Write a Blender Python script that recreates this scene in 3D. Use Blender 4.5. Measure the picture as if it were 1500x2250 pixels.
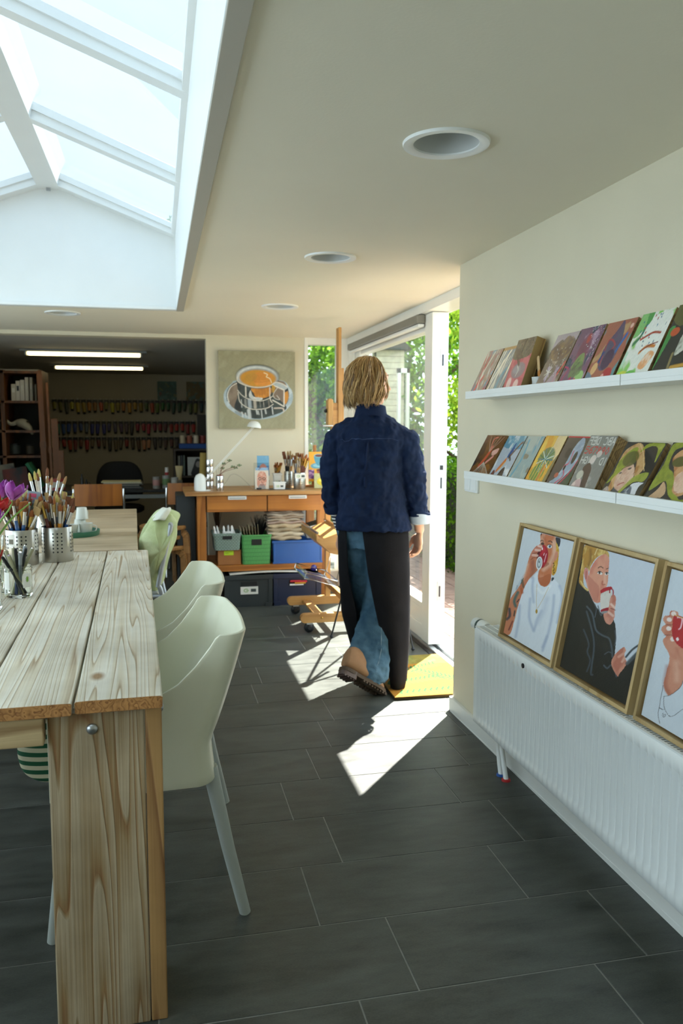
import bpy, bmesh, math, random
import numpy as np
from math import sin, cos, pi, radians as R, atan2, sqrt
from mathutils import Vector, Matrix, Euler

for _o in list(bpy.data.objects):
    bpy.data.objects.remove(_o, do_unlink=True)
SC = bpy.context.scene
COL = SC.collection
random.seed(7)

# ------------------------------------------------------------------ camera, sky, sun, exposure
EXPOSURE = 0.16
SUN_STRENGTH = 31.0
SKY_STRENGTH = 4.3
cam_d = bpy.data.cameras.new('camera')
cam = bpy.data.objects.new('camera', cam_d)
COL.objects.link(cam)
cam_d.sensor_fit = 'VERTICAL'
cam_d.sensor_height = 36.0
cam_d.sensor_width = 24.0
cam_d.lens = 1795.594 / 2250 * 36
cam_d.clip_start = 0.02
cam_d.clip_end = 200
cam_d.dof.use_dof = True
cam_d.dof.focus_distance = 2.4
cam_d.dof.aperture_fstop = 5.0
_yaw, _pit, _rol = 0.2206310, -0.1036892, 0.0023876
_f = Vector((sin(_yaw) * cos(_pit), cos(_yaw) * cos(_pit), sin(_pit)))
_r = Vector((cos(_yaw), -sin(_yaw), 0))
_u = _r.cross(_f)
_r2 = _r * cos(_rol) + _u * sin(_rol)
_u2 = -_r * sin(_rol) + _u * cos(_rol)
_m = Matrix((_r2, _u2, -_f)).transposed().to_4x4()
_m.translation = Vector((0, 0, 1.33))
cam.matrix_world = _m
SC.camera = cam

vs = SC.view_settings
SC.display_settings.display_device = 'sRGB'
vs.view_transform = 'Standard'
vs.look = 'None'
vs.exposure = EXPOSURE
vs.gamma = 1.0
vs.use_curve_mapping = False

w = bpy.data.worlds.new('sky')
SC.world = w
w.use_nodes = True
nt = w.node_tree
nt.nodes.clear()
_out = nt.nodes.new('ShaderNodeOutputWorld')
_bg = nt.nodes.new('ShaderNodeBackground')
_sky = nt.nodes.new('ShaderNodeTexSky')
_sky.sky_type = 'NISHITA'
_sky.sun_disc = False
_sky.sun_elevation = R(52)
_sky.sun_rotation = R(40)
_sky.dust_density = 2.0
_mx = nt.nodes.new('ShaderNodeMix')
_mx.data_type = 'RGBA'
_mx.inputs[0].default_value = 0.97
_sc = nt.nodes.new('ShaderNodeVectorMath')
_sc.operation = 'SCALE'
_sc.inputs['Scale'].default_value = 0.32
nt.links.new(_sky.outputs[0], _sc.inputs[0])
nt.links.new(_sc.outputs[0], _mx.inputs[6])
_mx.inputs[7].default_value = (0.66, 0.80, 0.90, 1)
nt.links.new(_mx.outputs[2], _bg.inputs[0])
_bg.inputs[1].default_value = SKY_STRENGTH
nt.links.new(_bg.outputs[0], _out.inputs[0])

sun_d = bpy.data.lights.new('sun', 'SUN')
sun = bpy.data.objects.new('sun', sun_d)
COL.objects.link(sun)
sun_d.energy = SUN_STRENGTH
sun_d.angle = R(0.53)
sun_d.color = (1.0, 0.965, 0.90)
_az, _el = R(50.5), R(52)
sun.rotation_euler = Vector((cos(_el) * cos(_az), cos(_el) * sin(_az), sin(_el))).to_track_quat('Z', 'Y').to_euler()
sun.location = (6, 8, 9)

# ------------------------------------------------------------------ helpers
def srgb(c):
    if isinstance(c, str):
        c = c.lstrip('#')
        c = tuple(int(c[i:i + 2], 16) / 255 for i in (0, 2, 4))
    return tuple((x / 12.92 if x <= 0.04045 else ((x + 0.055) / 1.055) ** 2.4) for x in c[:3])

_mats = {}
def mat(name, col, rough=0.5, metal=0.0, var=0.0, vscale=8.0, bump=0.0, bscale=60.0, spec=0.5,
        stretch=(1, 1, 1), col2=None, trans=0.0, emit=None, estr=0.0, sheen=0.0, sub=0.0, coat=0.0):
    """principled material with noise colour variation and noise bump, in object space"""
    if name in _mats:
        return _mats[name]
    m = bpy.data.materials.new(name)
    m.use_nodes = True
    n = m.node_tree
    b = n.nodes['Principled BSDF']
    c = srgb(col) + (1,)
    b.inputs['Base Color'].default_value = c
    b.inputs['Roughness'].default_value = rough
    b.inputs['Metallic'].default_value = metal
    b.inputs['Specular IOR Level'].default_value = spec
    b.inputs['Transmission Weight'].default_value = trans
    b.inputs['Coat Weight'].default_value = coat
    if sheen:
        b.inputs['Sheen Weight'].default_value = sheen
    if emit:
        b.inputs['Emission Color'].default_value = srgb(emit) + (1,)
        b.inputs['Emission Strength'].default_value = estr
    tc = mp = None
    if var or bump or col2:
        tc = n.nodes.new('ShaderNodeTexCoord')
        mp = n.nodes.new('ShaderNodeMapping')
        mp.inputs['Scale'].default_value = stretch
        n.links.new(tc.outputs['Object'], mp.inputs[0])
    if var or col2:
        nz = n.nodes.new('ShaderNodeTexNoise')
        nz.inputs['Scale'].default_value = vscale
        nz.inputs['Detail'].default_value = 5
        n.links.new(mp.outputs[0], nz.inputs['Vector'])
        cr = n.nodes.new('ShaderNodeValToRGB')
        cr.color_ramp.elements[0].position = 0.32
        cr.color_ramp.elements[1].position = 0.68
        if col2:
            cr.color_ramp.elements[0].color = srgb(col2) + (1,)
        else:
            cr.color_ramp.elements[0].color = tuple(x * (1 - var) for x in c[:3]) + (1,)
        cr.color_ramp.elements[1].color = tuple(min(1, x * (1 + var * 0.5)) for x in c[:3]) + (1,)
        n.links.new(nz.outputs[0], cr.inputs[0])
        n.links.new(cr.outputs[0], b.inputs['Base Color'])
    if bump:
        nb = n.nodes.new('ShaderNodeTexNoise')
        nb.inputs['Scale'].default_value = bscale
        nb.inputs['Detail'].default_value = 4
        n.links.new(mp.outputs[0], nb.inputs['Vector'])
        bp = n.nodes.new('ShaderNodeBump')
        bp.inputs['Strength'].default_value = bump
        bp.inputs['Distance'].default_value = 0.01
        n.links.new(nb.outputs[0], bp.inputs['Height'])
        n.links.new(bp.outputs[0], b.inputs['Normal'])
    _mats[name] = m
    return m

def wood(name, light, dark, axis='Y', ring=14.0, rough=0.55, knots=False, mid=None, bump=0.25, grain=0.6, coarse=1.0, lng=0.06, patch=0.72):
    """procedural wood: long grain lines along one object axis, patches, optional knots"""
    if name in _mats:
        return _mats[name]
    m = bpy.data.materials.new(name)
    m.use_nodes = True
    n = m.node_tree
    L = n.links.new
    b = n.nodes['Principled BSDF']
    b.inputs['Roughness'].default_value = rough
    tc = n.nodes.new('ShaderNodeTexCoord')
    st = {'X': (lng, 1, 1), 'Y': (1, lng, 1), 'Z': (1, 1, lng)}[axis]
    rnd = n.nodes.new('ShaderNodeNewGeometry')
    off = n.nodes.new('ShaderNodeVectorMath')
    off.operation = 'SCALE'
    L(rnd.outputs['Random Per Island'], off.inputs['Scale'])
    off.inputs[0].default_value = (13.1, 7.7, 5.3)
    ad = n.nodes.new('ShaderNodeVectorMath')
    L(tc.outputs['Object'], ad.inputs[0]); L(off.outputs[0], ad.inputs[1])
    mp = n.nodes.new('ShaderNodeMapping')
    mp.inputs['Scale'].default_value = st
    L(ad.outputs[0], mp.inputs[0])
    # slow distortion so that the rings wander
    nd = n.nodes.new('ShaderNodeTexNoise')
    nd.inputs['Scale'].default_value = 5.0 * coarse
    nd.inputs['Detail'].default_value = 2
    L(mp.outputs[0], nd.inputs['Vector'])
    dm = n.nodes.new('ShaderNodeMath'); dm.operation = 'MULTIPLY'
    L(nd.outputs[0], dm.inputs[0]); dm.inputs[1].default_value = ring
    fr = n.nodes.new('ShaderNodeMath'); fr.operation = 'FRACT'
    L(dm.outputs[0], fr.inputs[0])
    r1 = n.nodes.new('ShaderNodeValToRGB')
    r1.color_ramp.elements[0].position = 0.0
    r1.color_ramp.elements[0].color = (1, 1, 1, 1)
    r1.color_ramp.elements[1].position = 1.0
    r1.color_ramp.elements[1].color = (1, 1, 1, 1)
    e = r1.color_ramp.elements.new(0.75); e.color = (0.45, 0.45, 0.45, 1)
    e = r1.color_ramp.elements.new(0.92); e.color = (0, 0, 0, 1)
    L(fr.outputs[0], r1.inputs[0])
    # fine fibres
    mp2 = n.nodes.new('ShaderNodeMapping')
    mp2.inputs['Scale'].default_value = tuple(x * (0.25 if x < 1 else 1) for x in st)
    L(ad.outputs[0], mp2.inputs[0])
    nf = n.nodes.new('ShaderNodeTexNoise')
    nf.inputs['Scale'].default_value = 160
    nf.inputs['Detail'].default_value = 3
    L(mp2.outputs[0], nf.inputs['Vector'])
    mxf = n.nodes.new('ShaderNodeMix'); mxf.data_type = 'FLOAT'
    mxf.inputs[0].default_value = 1 - grain
    L(r1.outputs[0], mxf.inputs[2]); L(nf.outputs[0], mxf.inputs[3])
    cr = n.nodes.new('ShaderNodeValToRGB')
    cr.color_ramp.elements[0].position = 0.12
    cr.color_ramp.elements[0].color = srgb(dark) + (1,)
    cr.color_ramp.elements[1].position = 0.72
    cr.color_ramp.elements[1].color = srgb(light) + (1,)
    if mid:
        e = cr.color_ramp.elements.new(0.42); e.color = srgb(mid) + (1,)
    L(mxf.outputs[0], cr.inputs[0])
    # broad patches
    npz = n.nodes.new('ShaderNodeTexNoise'); npz.inputs['Scale'].default_value = 3.5
    npz.inputs['Detail'].default_value = 4
    L(ad.outputs[0], npz.inputs['Vector'])
    pr = n.nodes.new('ShaderNodeValToRGB')
    pr.color_ramp.elements[0].position = 0.3; pr.color_ramp.elements[0].color = (patch, patch * .97, patch * .93, 1)
    pr.color_ramp.elements[1].position = 0.7; pr.color_ramp.elements[1].color = (1.08, 1.08, 1.08, 1)
    L(npz.outputs[0], pr.inputs[0])
    mu = n.nodes.new('ShaderNodeMix'); mu.data_type = 'RGBA'; mu.blend_type = 'MULTIPLY'
    mu.inputs[0].default_value = 1.0
    L(cr.outputs[0], mu.inputs[6]); L(pr.outputs[0], mu.inputs[7])
    last = mu.outputs[2]
    if knots:
        vo = n.nodes.new('ShaderNodeTexVoronoi'); vo.inputs['Scale'].default_value = 3.1
        mp3 = n.nodes.new('ShaderNodeMapping')
        mp3.inputs['Scale'].default_value = tuple(0.75 if x < 1 else 1.5 for x in st)
        L(ad.outputs[0], mp3.inputs[0]); L(mp3.outputs[0], vo.inputs['Vector'])
        kr = n.nodes.new('ShaderNodeValToRGB')
        kr.color_ramp.elements[0].position = 0.05; kr.color_ramp.elements[0].color = (1, 1, 1, 1)
        kr.color_ramp.elements[1].position = 0.10; kr.color_ramp.elements[1].color = (0, 0, 0, 1)
        L(vo.outputs['Distance'], kr.inputs[0])
        mk = n.nodes.new('ShaderNodeMix'); mk.data_type = 'RGBA'
        L(kr.outputs[0], mk.inputs[0]); L(last, mk.inputs[6])
        mk.inputs[7].default_value = srgb(dark) + (1,)
        last = mk.outputs[2]
    L(last, b.inputs['Base Color'])
    bp = n.nodes.new('ShaderNodeBump'); bp.inputs['Strength'].default_value = bump
    bp.inputs['Distance'].default_value = 0.004
    L(mxf.outputs[0], bp.inputs['Height']); L(bp.outputs[0], b.inputs['Normal'])
    _mats[name] = m
    return m

def glass(name, tint=(1, 1, 1), haze=0.0, gloss=1.0):
    """thin clear pane: lets light straight through, mirrors at grazing angles"""
    if name in _mats:
        return _mats[name]
    m = bpy.data.materials.new(name)
    m.use_nodes = True
    n = m.node_tree
    n.nodes.clear()
    o = n.nodes.new('ShaderNodeOutputMaterial')
    t = n.nodes.new('ShaderNodeBsdfTransparent'); t.inputs[0].default_value = tuple(tint) + (1,)
    g = n.nodes.new('ShaderNodeBsdfGlossy'); g.inputs['Roughness'].default_value = 0.02
    lw = n.nodes.new('ShaderNodeLayerWeight'); lw.inputs[0].default_value = .5
    fz = n.nodes.new('ShaderNodeMath'); fz.operation = 'POWER'; fz.inputs[1].default_value = 4.0
    n.links.new(lw.outputs['Facing'], fz.inputs[0])
    f2 = n.nodes.new('ShaderNodeMath'); f2.operation = 'MULTIPLY_ADD'; f2.inputs[1].default_value = .85; f2.inputs[2].default_value = .06
    n.links.new(fz.outputs[0], f2.inputs[0]); fz = f2
    ml = n.nodes.new('ShaderNodeMath'); ml.operation = 'MULTIPLY'; ml.inputs[1].default_value = gloss
    mx = n.nodes.new('ShaderNodeMixShader')
    n.links.new(fz.outputs[0], ml.inputs[0]); n.links.new(ml.outputs[0], mx.inputs[0])
    n.links.new(t.outputs[0], mx.inputs[1]); n.links.new(g.outputs[0], mx.inputs[2])
    last = mx.outputs[0]
    if haze:
        df = n.nodes.new('ShaderNodeBsdfTranslucent'); df.inputs[0].default_value = (0.9, 0.93, 0.95, 1)
        tc = n.nodes.new('ShaderNodeTexCoord'); nz = n.nodes.new('ShaderNodeTexNoise'); nz.inputs['Scale'].default_value = 3
        nz.inputs['Detail'].default_value = 6
        n.links.new(tc.outputs['Object'], nz.inputs['Vector'])
        mm = n.nodes.new('ShaderNodeMath'); mm.operation = 'MULTIPLY'; mm.inputs[1].default_value = haze
        n.links.new(nz.outputs[0], mm.inputs[0])
        m2 = n.nodes.new('ShaderNodeMixShader')
        n.links.new(mm.outputs[0], m2.inputs[0]); n.links.new(last, m2.inputs[1]); n.links.new(df.outputs[0], m2.inputs[2])
        last = m2.outputs[0]
    n.links.new(last, o.inputs[0])
    _mats[name] = m
    return m

def attr_mat(name, rough=0.45, coat=0.0, bump=0.0):
    """pigment colours stored per vertex"""
    if name in _mats:
        return _mats[name]
    m = bpy.data.materials.new(name)
    m.use_nodes = True
    n = m.node_tree
    b = n.nodes['Principled BSDF']
    b.inputs['Roughness'].default_value = rough
    b.inputs['Coat Weight'].default_value = coat
    a = n.nodes.new('ShaderNodeAttribute'); a.attribute_name = 'Col'
    n.links.new(a.outputs['Color'], b.inputs['Base Color'])
    if bump:
        tc = n.nodes.new('ShaderNodeTexCoord'); nz = n.nodes.new('ShaderNodeTexNoise'); nz.inputs['Scale'].default_value = 220
        n.links.new(tc.outputs['Object'], nz.inputs['Vector'])
        bp = n.nodes.new('ShaderNodeBump'); bp.inputs['Strength'].default_value = bump; bp.inputs['Distance'].default_value = 0.002
        n.links.new(nz.outputs[0], bp.inputs['Height']); n.links.new(bp.outputs[0], b.inputs['Normal'])
    _mats[name] = m
    return m

class MB:
    """collects shapes into one mesh"""
    def __init__(s):
        s.v = []; s.f = []; s.mi = []; s.cur = 0
    def add(s, vs_, fs_):
        k = len(s.v)
        s.v += [tuple(p) for p in vs_]
        s.f += [tuple(i + k for i in f) for f in fs_]
        s.mi += [s.cur] * len(fs_)
        return s
    def box(s, x0, x1, y0, y1, z0, z1, M=None):
        p = [(x, y, z) for z in (z0, z1) for y in (y0, y1) for x in (x0, x1)]
        if M is not None:
            p = [M @ Vector(q) for q in p]
        return s.add(p, [(0, 2, 3, 1), (4, 5, 7, 6), (0, 1, 5, 4), (2, 6, 7, 3), (0, 4, 6, 2), (1, 3, 7, 5)])
    def bar(s, a, b, w_, h_, up=(0, 0, 1)):
        a = Vector(a); b = Vector(b); d = (b - a).normalized()
        sd = d.cross(Vector(up))
        if sd.length < 1e-5:
            sd = d.cross(Vector((1, 0, 0)))
        sd.normalize(); u = sd.cross(d)
        p = [q + sd * (i * w_ / 2) + u * (j * h_ / 2) for q in (a, b) for j in (-1, 1) for i in (-1, 1)]
        return s.add(p, [(0, 1, 3, 2), (4, 6, 7, 5), (0, 4, 5, 1), (2, 3, 7, 6), (0, 2, 6, 4), (1, 5, 7, 3)])
    def tube(s, pts, r, n=10, cap=True, closed=False):
        pts = [Vector(p) for p in pts]
        m_ = len(pts)
        rr = r if hasattr(r, '__len__') else [r] * m_
        vs_ = []; prev = None
        for i, p in enumerate(pts):
            if closed:
                d = pts[(i + 1) % m_] - pts[i - 1]
            else:
                d = pts[min(i + 1, m_ - 1)] - pts[max(i - 1, 0)]
            if d.length < 1e-9:
                d = Vector((0, 0, 1))
            d.normalize()
            if prev is None:
                a = d.cross(Vector((0, 0, 1)))
                if a.length < 1e-3:
                    a = d.cross(Vector((1, 0, 0)))
            else:
                a = prev - d * prev.dot(d)
            a.normalize(); prev = a
            b_ = d.cross(a)
            for k in range(n):
                t = 2 * pi * k / n
                vs_.append(p + a * (cos(t) * rr[i]) + b_ * (sin(t) * rr[i]))
        fs_ = []
        for i in range(m_ if closed else m_ - 1):
            j = (i + 1) % m_
            for k in range(n):
                k2 = (k + 1) % n
                fs_.append((i * n + k, i * n + k2, j * n + k2, j * n + k))
        if cap and not closed:
            fs_.append(tuple(range(n))[::-1]); fs_.append(tuple((m_ - 1) * n + k for k in range(n)))
        return s.add(vs_, fs_)
    def lathe(s, prof, c=(0, 0, 0), n=24, M=None):
        vs_ = []; fs_ = []
        for (r, z) in prof:
            for k in range(n):
                t = 2 * pi * k / n
                vs_.append((c[0] + r * cos(t), c[1] + r * sin(t), c[2] + z))
        for i in range(len(prof) - 1):
            for k in range(n):
                k2 = (k + 1) % n
                fs_.append((i * n + k, i * n + k2, (i + 1) * n + k2, (i + 1) * n + k))
        if prof[0][0] > 1e-6:
            fs_.append(tuple(range(n))[::-1])
        if prof[-1][0] > 1e-6:
            fs_.append(tuple((len(prof) - 1) * n + k for k in range(n)))
        if M is not None:
            vs_ = [M @ Vector(q) for q in vs_]
        return s.add(vs_, fs_)
    def ringlathe(s, prof, c=(0, 0, 0), n=24):
        """open lathe without end caps whose profile closes on itself"""
        m_ = len(prof); vs_ = []; fs_ = []
        for (r, z) in prof:
            for k in range(n):
                t = 2 * pi * k / n
                vs_.append((c[0] + r * cos(t), c[1] + r * sin(t), c[2] + z))
        for i in range(m_):
            j = (i + 1) % m_
            for k in range(n):
                k2 = (k + 1) % n
                fs_.append((i * n + k, i * n + k2, j * n + k2, j * n + k))
        return s.add(vs_, fs_)
    def prism(s, poly, a, b, axis='z'):
        """polygon extruded along an axis; the polygon gives the two other coordinates in xyz order"""
        def P(p, t):
            return {'z': (p[0], p[1], t), 'y': (p[0], t, p[1]), 'x': (t, p[0], p[1])}[axis]
        n = len(poly)
        vs_ = [P(p, a) for p in poly] + [P(p, b) for p in poly]
        fs_ = [tuple(range(n))[::-1], tuple(range(n, 2 * n))]
        fs_ += [(k, (k + 1) % n, n + (k + 1) % n, n + k) for k in range(n)]
        return s.add(vs_, fs_)
    def loft(s, rings, cap0=True, cap1=True, closed=True):
        n = len(rings[0]); vs_ = [p for r in rings for p in r]; fs_ = []
        for i in range(len(rings) - 1):
            for k in range(n if closed else n - 1):
                k2 = (k + 1) % n
                fs_.append((i * n + k, i * n + k2, (i + 1) * n + k2, (i + 1) * n + k))
        if cap0:
            fs_.append(tuple(range(n))[::-1])
        if cap1:
            fs_.append(tuple((len(rings) - 1) * n + k for k in range(n)))
        return s.add(vs_, fs_)
    def sphere(s, c, r, n=12, m_=8, sc=(1, 1, 1), M=None):
        vs_ = []; fs_ = []
        for i in range(m_ + 1):
            ph = pi * i / m_
            for k in range(n):
                t = 2 * pi * k / n
                p = Vector((r * sc[0] * sin(ph) * cos(t), r * sc[1] * sin(ph) * sin(t), r * sc[2] * cos(ph)))
                if M is not None:
                    p = M @ p
                vs_.append(Vector(c) + p)
        for i in range(m_):
            for k in range(n):
                k2 = (k + 1) % n
                fs_.append((i * n + k, (i + 1) * n + k, (i + 1) * n + k2, i * n + k2))
        return s.add(vs_, fs_)
    def xf(s, M):
        s.v = [tuple(M @ Vector(p)) for p in s.v]
        return s

def obj(name, mb, m, parent=None, loc=(0, 0, 0), rot=(0, 0, 0), smooth=False, bevel=0.0, seg=2, label=None, sub=0, solid=0.0, sangle=None):
    me = bpy.data.meshes.new(name)
    me.from_pydata([tuple(p) for p in mb.v], [], mb.f)
    ms = m if isinstance(m, (list, tuple)) else [m]
    for x in ms:
        me.materials.append(x)
    if len(ms) > 1:
        me.polygons.foreach_set('material_index', mb.mi)
    me.validate()
    bm = bmesh.new(); bm.from_mesh(me)
    bmesh.ops.remove_doubles(bm, verts=bm.verts, dist=1e-6)
    bmesh.ops.recalc_face_normals(bm, faces=bm.faces)
    if smooth:
        lim = cos(R(sangle or 40))
        for f in bm.faces:
            f.smooth = True
        for e in bm.edges:
            if len(e.link_faces) == 2 and e.link_faces[0].normal.dot(e.link_faces[1].normal) < lim:
                e.smooth = False
    bm.to_mesh(me); bm.free()
    me.update()
    o = bpy.data.objects.new(name, me)
    COL.objects.link(o)
    o.location = loc; o.rotation_euler = rot
    if parent is not None:
        o.parent = parent
    if solid:
        md = o.modifiers.new('thickness', 'SOLIDIFY'); md.thickness = solid; md.offset = 0
    if bevel:
        md = o.modifiers.new('bevel', 'BEVEL'); md.width = bevel; md.segments = seg; md.limit_method = 'ANGLE'
        md.angle_limit = R(35); md.harden_normals = False
    if sub:
        md = o.modifiers.new('smooth', 'SUBSURF'); md.levels = sub; md.render_levels = sub
    if label:
        o['label'] = label
    return o

def tag(o, label=None, cat=None, group=None, kind=None):
    if label: o['label'] = label
    if cat: o['category'] = cat
    if group: o['group'] = group
    if kind: o['kind'] = kind
    return o

def thing(name, label, cat, loc=(0, 0, 0), rotz=0.0, group=None, rot=None):
    o = bpy.data.objects.new(name, None)
    COL.objects.link(o)
    o.empty_display_size = 0.05
    o.location = loc
    o.rotation_euler = rot if rot is not None else (0, 0, rotz)
    return tag(o, label, cat, group)

def struct(name, mb, m, **k):
    return tag(obj(name, mb, m, **k), kind='structure')

def copy_tree(o, parent=None):
    c = o.copy(); COL.objects.link(c)
    if parent is not None:
        c.parent = parent
    for ch in o.children:
        copy_tree(ch, c)
    return c

def dup(root, loc, rotz=None, label=None, group=None, rot=None):
    c = copy_tree(root)
    c.location = loc
    if rotz is not None: c.rotation_euler = (0, 0, rotz)
    if rot is not None: c.rotation_euler = rot
    if label: c['label'] = label
    if group: c['group'] = group
    return c

def lerp(a, b, t):
    return a + (b - a) * t

def crom(pts, n=6, closed=True):
    """smooth curve through points"""
    P = [np.array(p, float) for p in pts]; m_ = len(P); out = []
    for i in range(m_ if closed else m_ - 1):
        p0 = P[(i - 1) % m_] if closed or i > 0 else P[0]
        p1 = P[i]; p2 = P[(i + 1) % m_]
        p3 = P[(i + 2) % m_] if closed or i < m_ - 2 else P[-1]
        for k in range(n):
            t = k / n
            out.append(tuple(0.5 * (2 * p1 + (p2 - p0) * t + (2 * p0 - 5 * p1 + 4 * p2 - p3) * t * t + (3 * p1 - p0 - 3 * p2 + p3) * t ** 3)))
    if not closed:
        out.append(tuple(P[-1]))
    return out
# ------------------------------------------------------------------ the room
M_wall = mat('wall_paint', '#dad2ba', 0.85, var=0.03, vscale=3, bump=0.06, bscale=180)
M_ceil = mat('ceiling_paint', '#efe9d6', 0.9, var=0.02, vscale=2, bump=0.05, bscale=150)
M_white = mat('white_lacquer', '#eef0ee', 0.35, var=0.02, vscale=5)
M_frame = mat('frame_white', '#f0efe8', 0.32, var=0.03, vscale=6)
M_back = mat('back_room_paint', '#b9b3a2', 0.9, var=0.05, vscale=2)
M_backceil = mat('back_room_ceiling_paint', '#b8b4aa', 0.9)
M_base = mat('baseboard_paint', '#e6e7e2', 0.4)
M_grey = mat('grey_plastic', '#8a8c88', 0.45)
M_dark = mat('black_plastic', '#15171a', 0.45, var=0.1)
M_chrome = mat('chrome', '#d8d8d8', 0.12, 1.0)
M_alu = mat('brushed_aluminium', '#b9bcbf', 0.32, 1.0)
M_glassp = glass('window_glass', (0.97, 0.99, 0.98), 0.03)
M_glassd = glass('door_glass', (0.95, 0.98, 0.95), 0.05, gloss=0.8)
M_skyg = glass('skylight_glass', (0.29, 0.325, 0.35), 0.012)
M_brickw = mat('cream_brick', '#cfc4a8', 0.9, var=0.2, vscale=12, bump=0.4, bscale=30)
M_roof = mat('roof_felt', '#4a4a48', 0.9, var=0.1)

WX = 1.333          # right wall face
YB = 6.62           # back wall face
ZC = 2.048          # ceiling
# floor: dark slate tiles 60 x 30 with light joints, one mesh
def tile_material():
    m = bpy.data.materials.new('slate_tile'); m.use_nodes = True
    n = m.node_tree; L = n.links.new
    b = n.nodes['Principled BSDF']
    tc = n.nodes.new('ShaderNodeTexCoord'); ge = n.nodes.new('ShaderNodeNewGeometry')
    mp = n.nodes.new('ShaderNodeMapping'); mp.inputs['Scale'].default_value = (1, 3.2, 1)
    off = n.nodes.new('ShaderNodeVectorMath'); off.operation = 'SCALE'; off.inputs[0].default_value = (9.7, 17.3, 3)
    L(ge.outputs['Random Per Island'], off.inputs['Scale'])
    ad = n.nodes.new('ShaderNodeVectorMath'); L(tc.outputs['Object'], ad.inputs[0]); L(off.outputs[0], ad.inputs[1])
    L(ad.outputs[0], mp.inputs[0])
    n1 = n.nodes.new('ShaderNodeTexNoise'); n1.inputs['Scale'].default_value = 5; n1.inputs['Detail'].default_value = 8
    n1.inputs['Roughness'].default_value = 0.62
    L(mp.outputs[0], n1.inputs['Vector'])
    n2 = n.nodes.new('ShaderNodeTexNoise'); n2.inputs['Scale'].default_value = 180; n2.inputs['Detail'].default_value = 3
    L(mp.outputs[0], n2.inputs['Vector'])
    mx = n.nodes.new('ShaderNodeMix'); mx.data_type = 'FLOAT'; mx.inputs[0].default_value = 0.3
    L(n1.outputs[0], mx.inputs[2]); L(n2.outputs[0], mx.inputs[3])
    cr = n.nodes.new('ShaderNodeValToRGB')
    cr.color_ramp.elements[0].position = 0.35; cr.color_ramp.elements[0].color = srgb('#30332f') + (1,)
    cr.color_ramp.elements[1].position = 0.66; cr.color_ramp.elements[1].color = srgb('#555852') + (1,)
    L(mx.outputs[0], cr.inputs[0])
    L(cr.outputs[0], b.inputs['Base Color'])
    rr = n.nodes.new('ShaderNodeMapRange'); rr.inputs['To Min'].default_value = 0.34; rr.inputs['To Max'].default_value = 0.56
    L(n1.outputs[0], rr.inputs['Value']); L(rr.outputs[0], b.inputs['Roughness'])
    bp = n.nodes.new('ShaderNodeBump'); bp.inputs['Strength'].default_value = 0.35; bp.inputs['Distance'].default_value = 0.003
    L(mx.outputs[0], bp.inputs['Height']); L(bp.outputs[0], b.inputs['Normal'])
    return m
M_tile = tile_material()
M_grout = mat('grout', '#8d8c86', 0.9, var=0.15, vscale=30)
FX0, FX1, FY0, FY1 = -2.75, 1.70, -2.4, 11.45
fl = MB()
fl.cur = 1
fl.box(FX0, FX1, FY0, FY1, -0.12, -0.0016)
fl.cur = 0
offs = {-2: .432, -1: .58, 0: .3985, 1: .5285, 2: .425, 3: .5755, 4: .079, 5: .1575, 6: .448, 7: .506, 8: .425, 9: .237, 10: .159, 11: .262, 12: .475}
g = 0.0018
for k in range(-15, 33):
    y0 = 2.0275 + 0.3005 * k; y1 = y0 + 0.3005
    o_ = offs.get(k, (k * 0.217) % 0.604)
    x = o_ - 0.604 * 6
    while x < FX1:
        a, b = max(x + g, FX0), min(x + 0.604 - g, FX1)
        c, d = max(y0 + g, FY0), min(y1 - g, FY1)
        if b - a > 0.01 and d - c > 0.01:
            fl.add([(a, c, -0.0015), (b, c, -0.0015), (b, d, -0.0015), (a, d, -0.0015), (a + .001, c + .001, 0), (b - .001, c + .001, 0), (b - .001, d - .001, 0), (a + .001, d - .001, 0)],
                   [(4, 5, 6, 7), (0, 1, 5, 4), (1, 2, 6, 5), (2, 3, 7, 6), (3, 0, 4, 7)])
        x += 0.604
struct('floor', fl, [M_tile, M_grout])

# ceiling slab with the skylight well and the downlight holes
LX = -2.6
SKX0, SKX1, SKY0, SKY1 = -1.314, 0.128, 0.62, 5.235
DL = [(0.73, 2.05), (0.732, 3.49), (0.73, 4.95), (-0.571, 5.55)]
def ceiling_face(x0, x1, y0, y1, z, rect, circles, r=0.097):
    bm = bmesh.new(); edges = []
    def loop(pts):
        vs_ = [bm.verts.new((p[0], p[1], z)) for p in pts]
        for i in range(len(vs_)):
            edges.append(bm.edges.new((vs_[i], vs_[(i + 1) % len(vs_)])))
    loop([(x0, y0), (x1, y0), (x1, y1), (x0, y1)])
    if rect:
        loop([(rect[0], rect[2]), (rect[1], rect[2]), (rect[1], rect[3]), (rect[0], rect[3])])
    for (cx, cy) in circles:
        loop([(cx + r * cos(2 * pi * k / 32), cy + r * sin(2 * pi * k / 32)) for k in range(32)])
    bmesh.ops.triangle_fill(bm, edges=edges, use_beauty=True)
    bm.verts.ensure_lookup_table()
    vs_ = [tuple(v.co) for v in bm.verts]; fs_ = [tuple(v.index for v in f.verts) for f in bm.faces]
    for i, v in enumerate(bm.verts): v.index = i
    fs_ = [tuple(v.index for v in f.verts) for f in bm.faces]
    bm.free()
    return vs_, fs_
ce = MB()
ce.add(*ceiling_face(LX - .1, 1.70, -2.4, YB + 0.02, ZC, (SKX0, SKX1, SKY0, SKY1), DL))
struct('ceiling', ce, M_ceil)
rf = MB()   # unseen roof slab, added to block the sun, open over the skylight
rf.box(LX - .3, SKX0 - .03, -2.7, 11.8, 2.28, 2.40)
rf.box(SKX1 + .03, 1.74, -2.7, 11.8, 2.28, 2.40)
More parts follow.
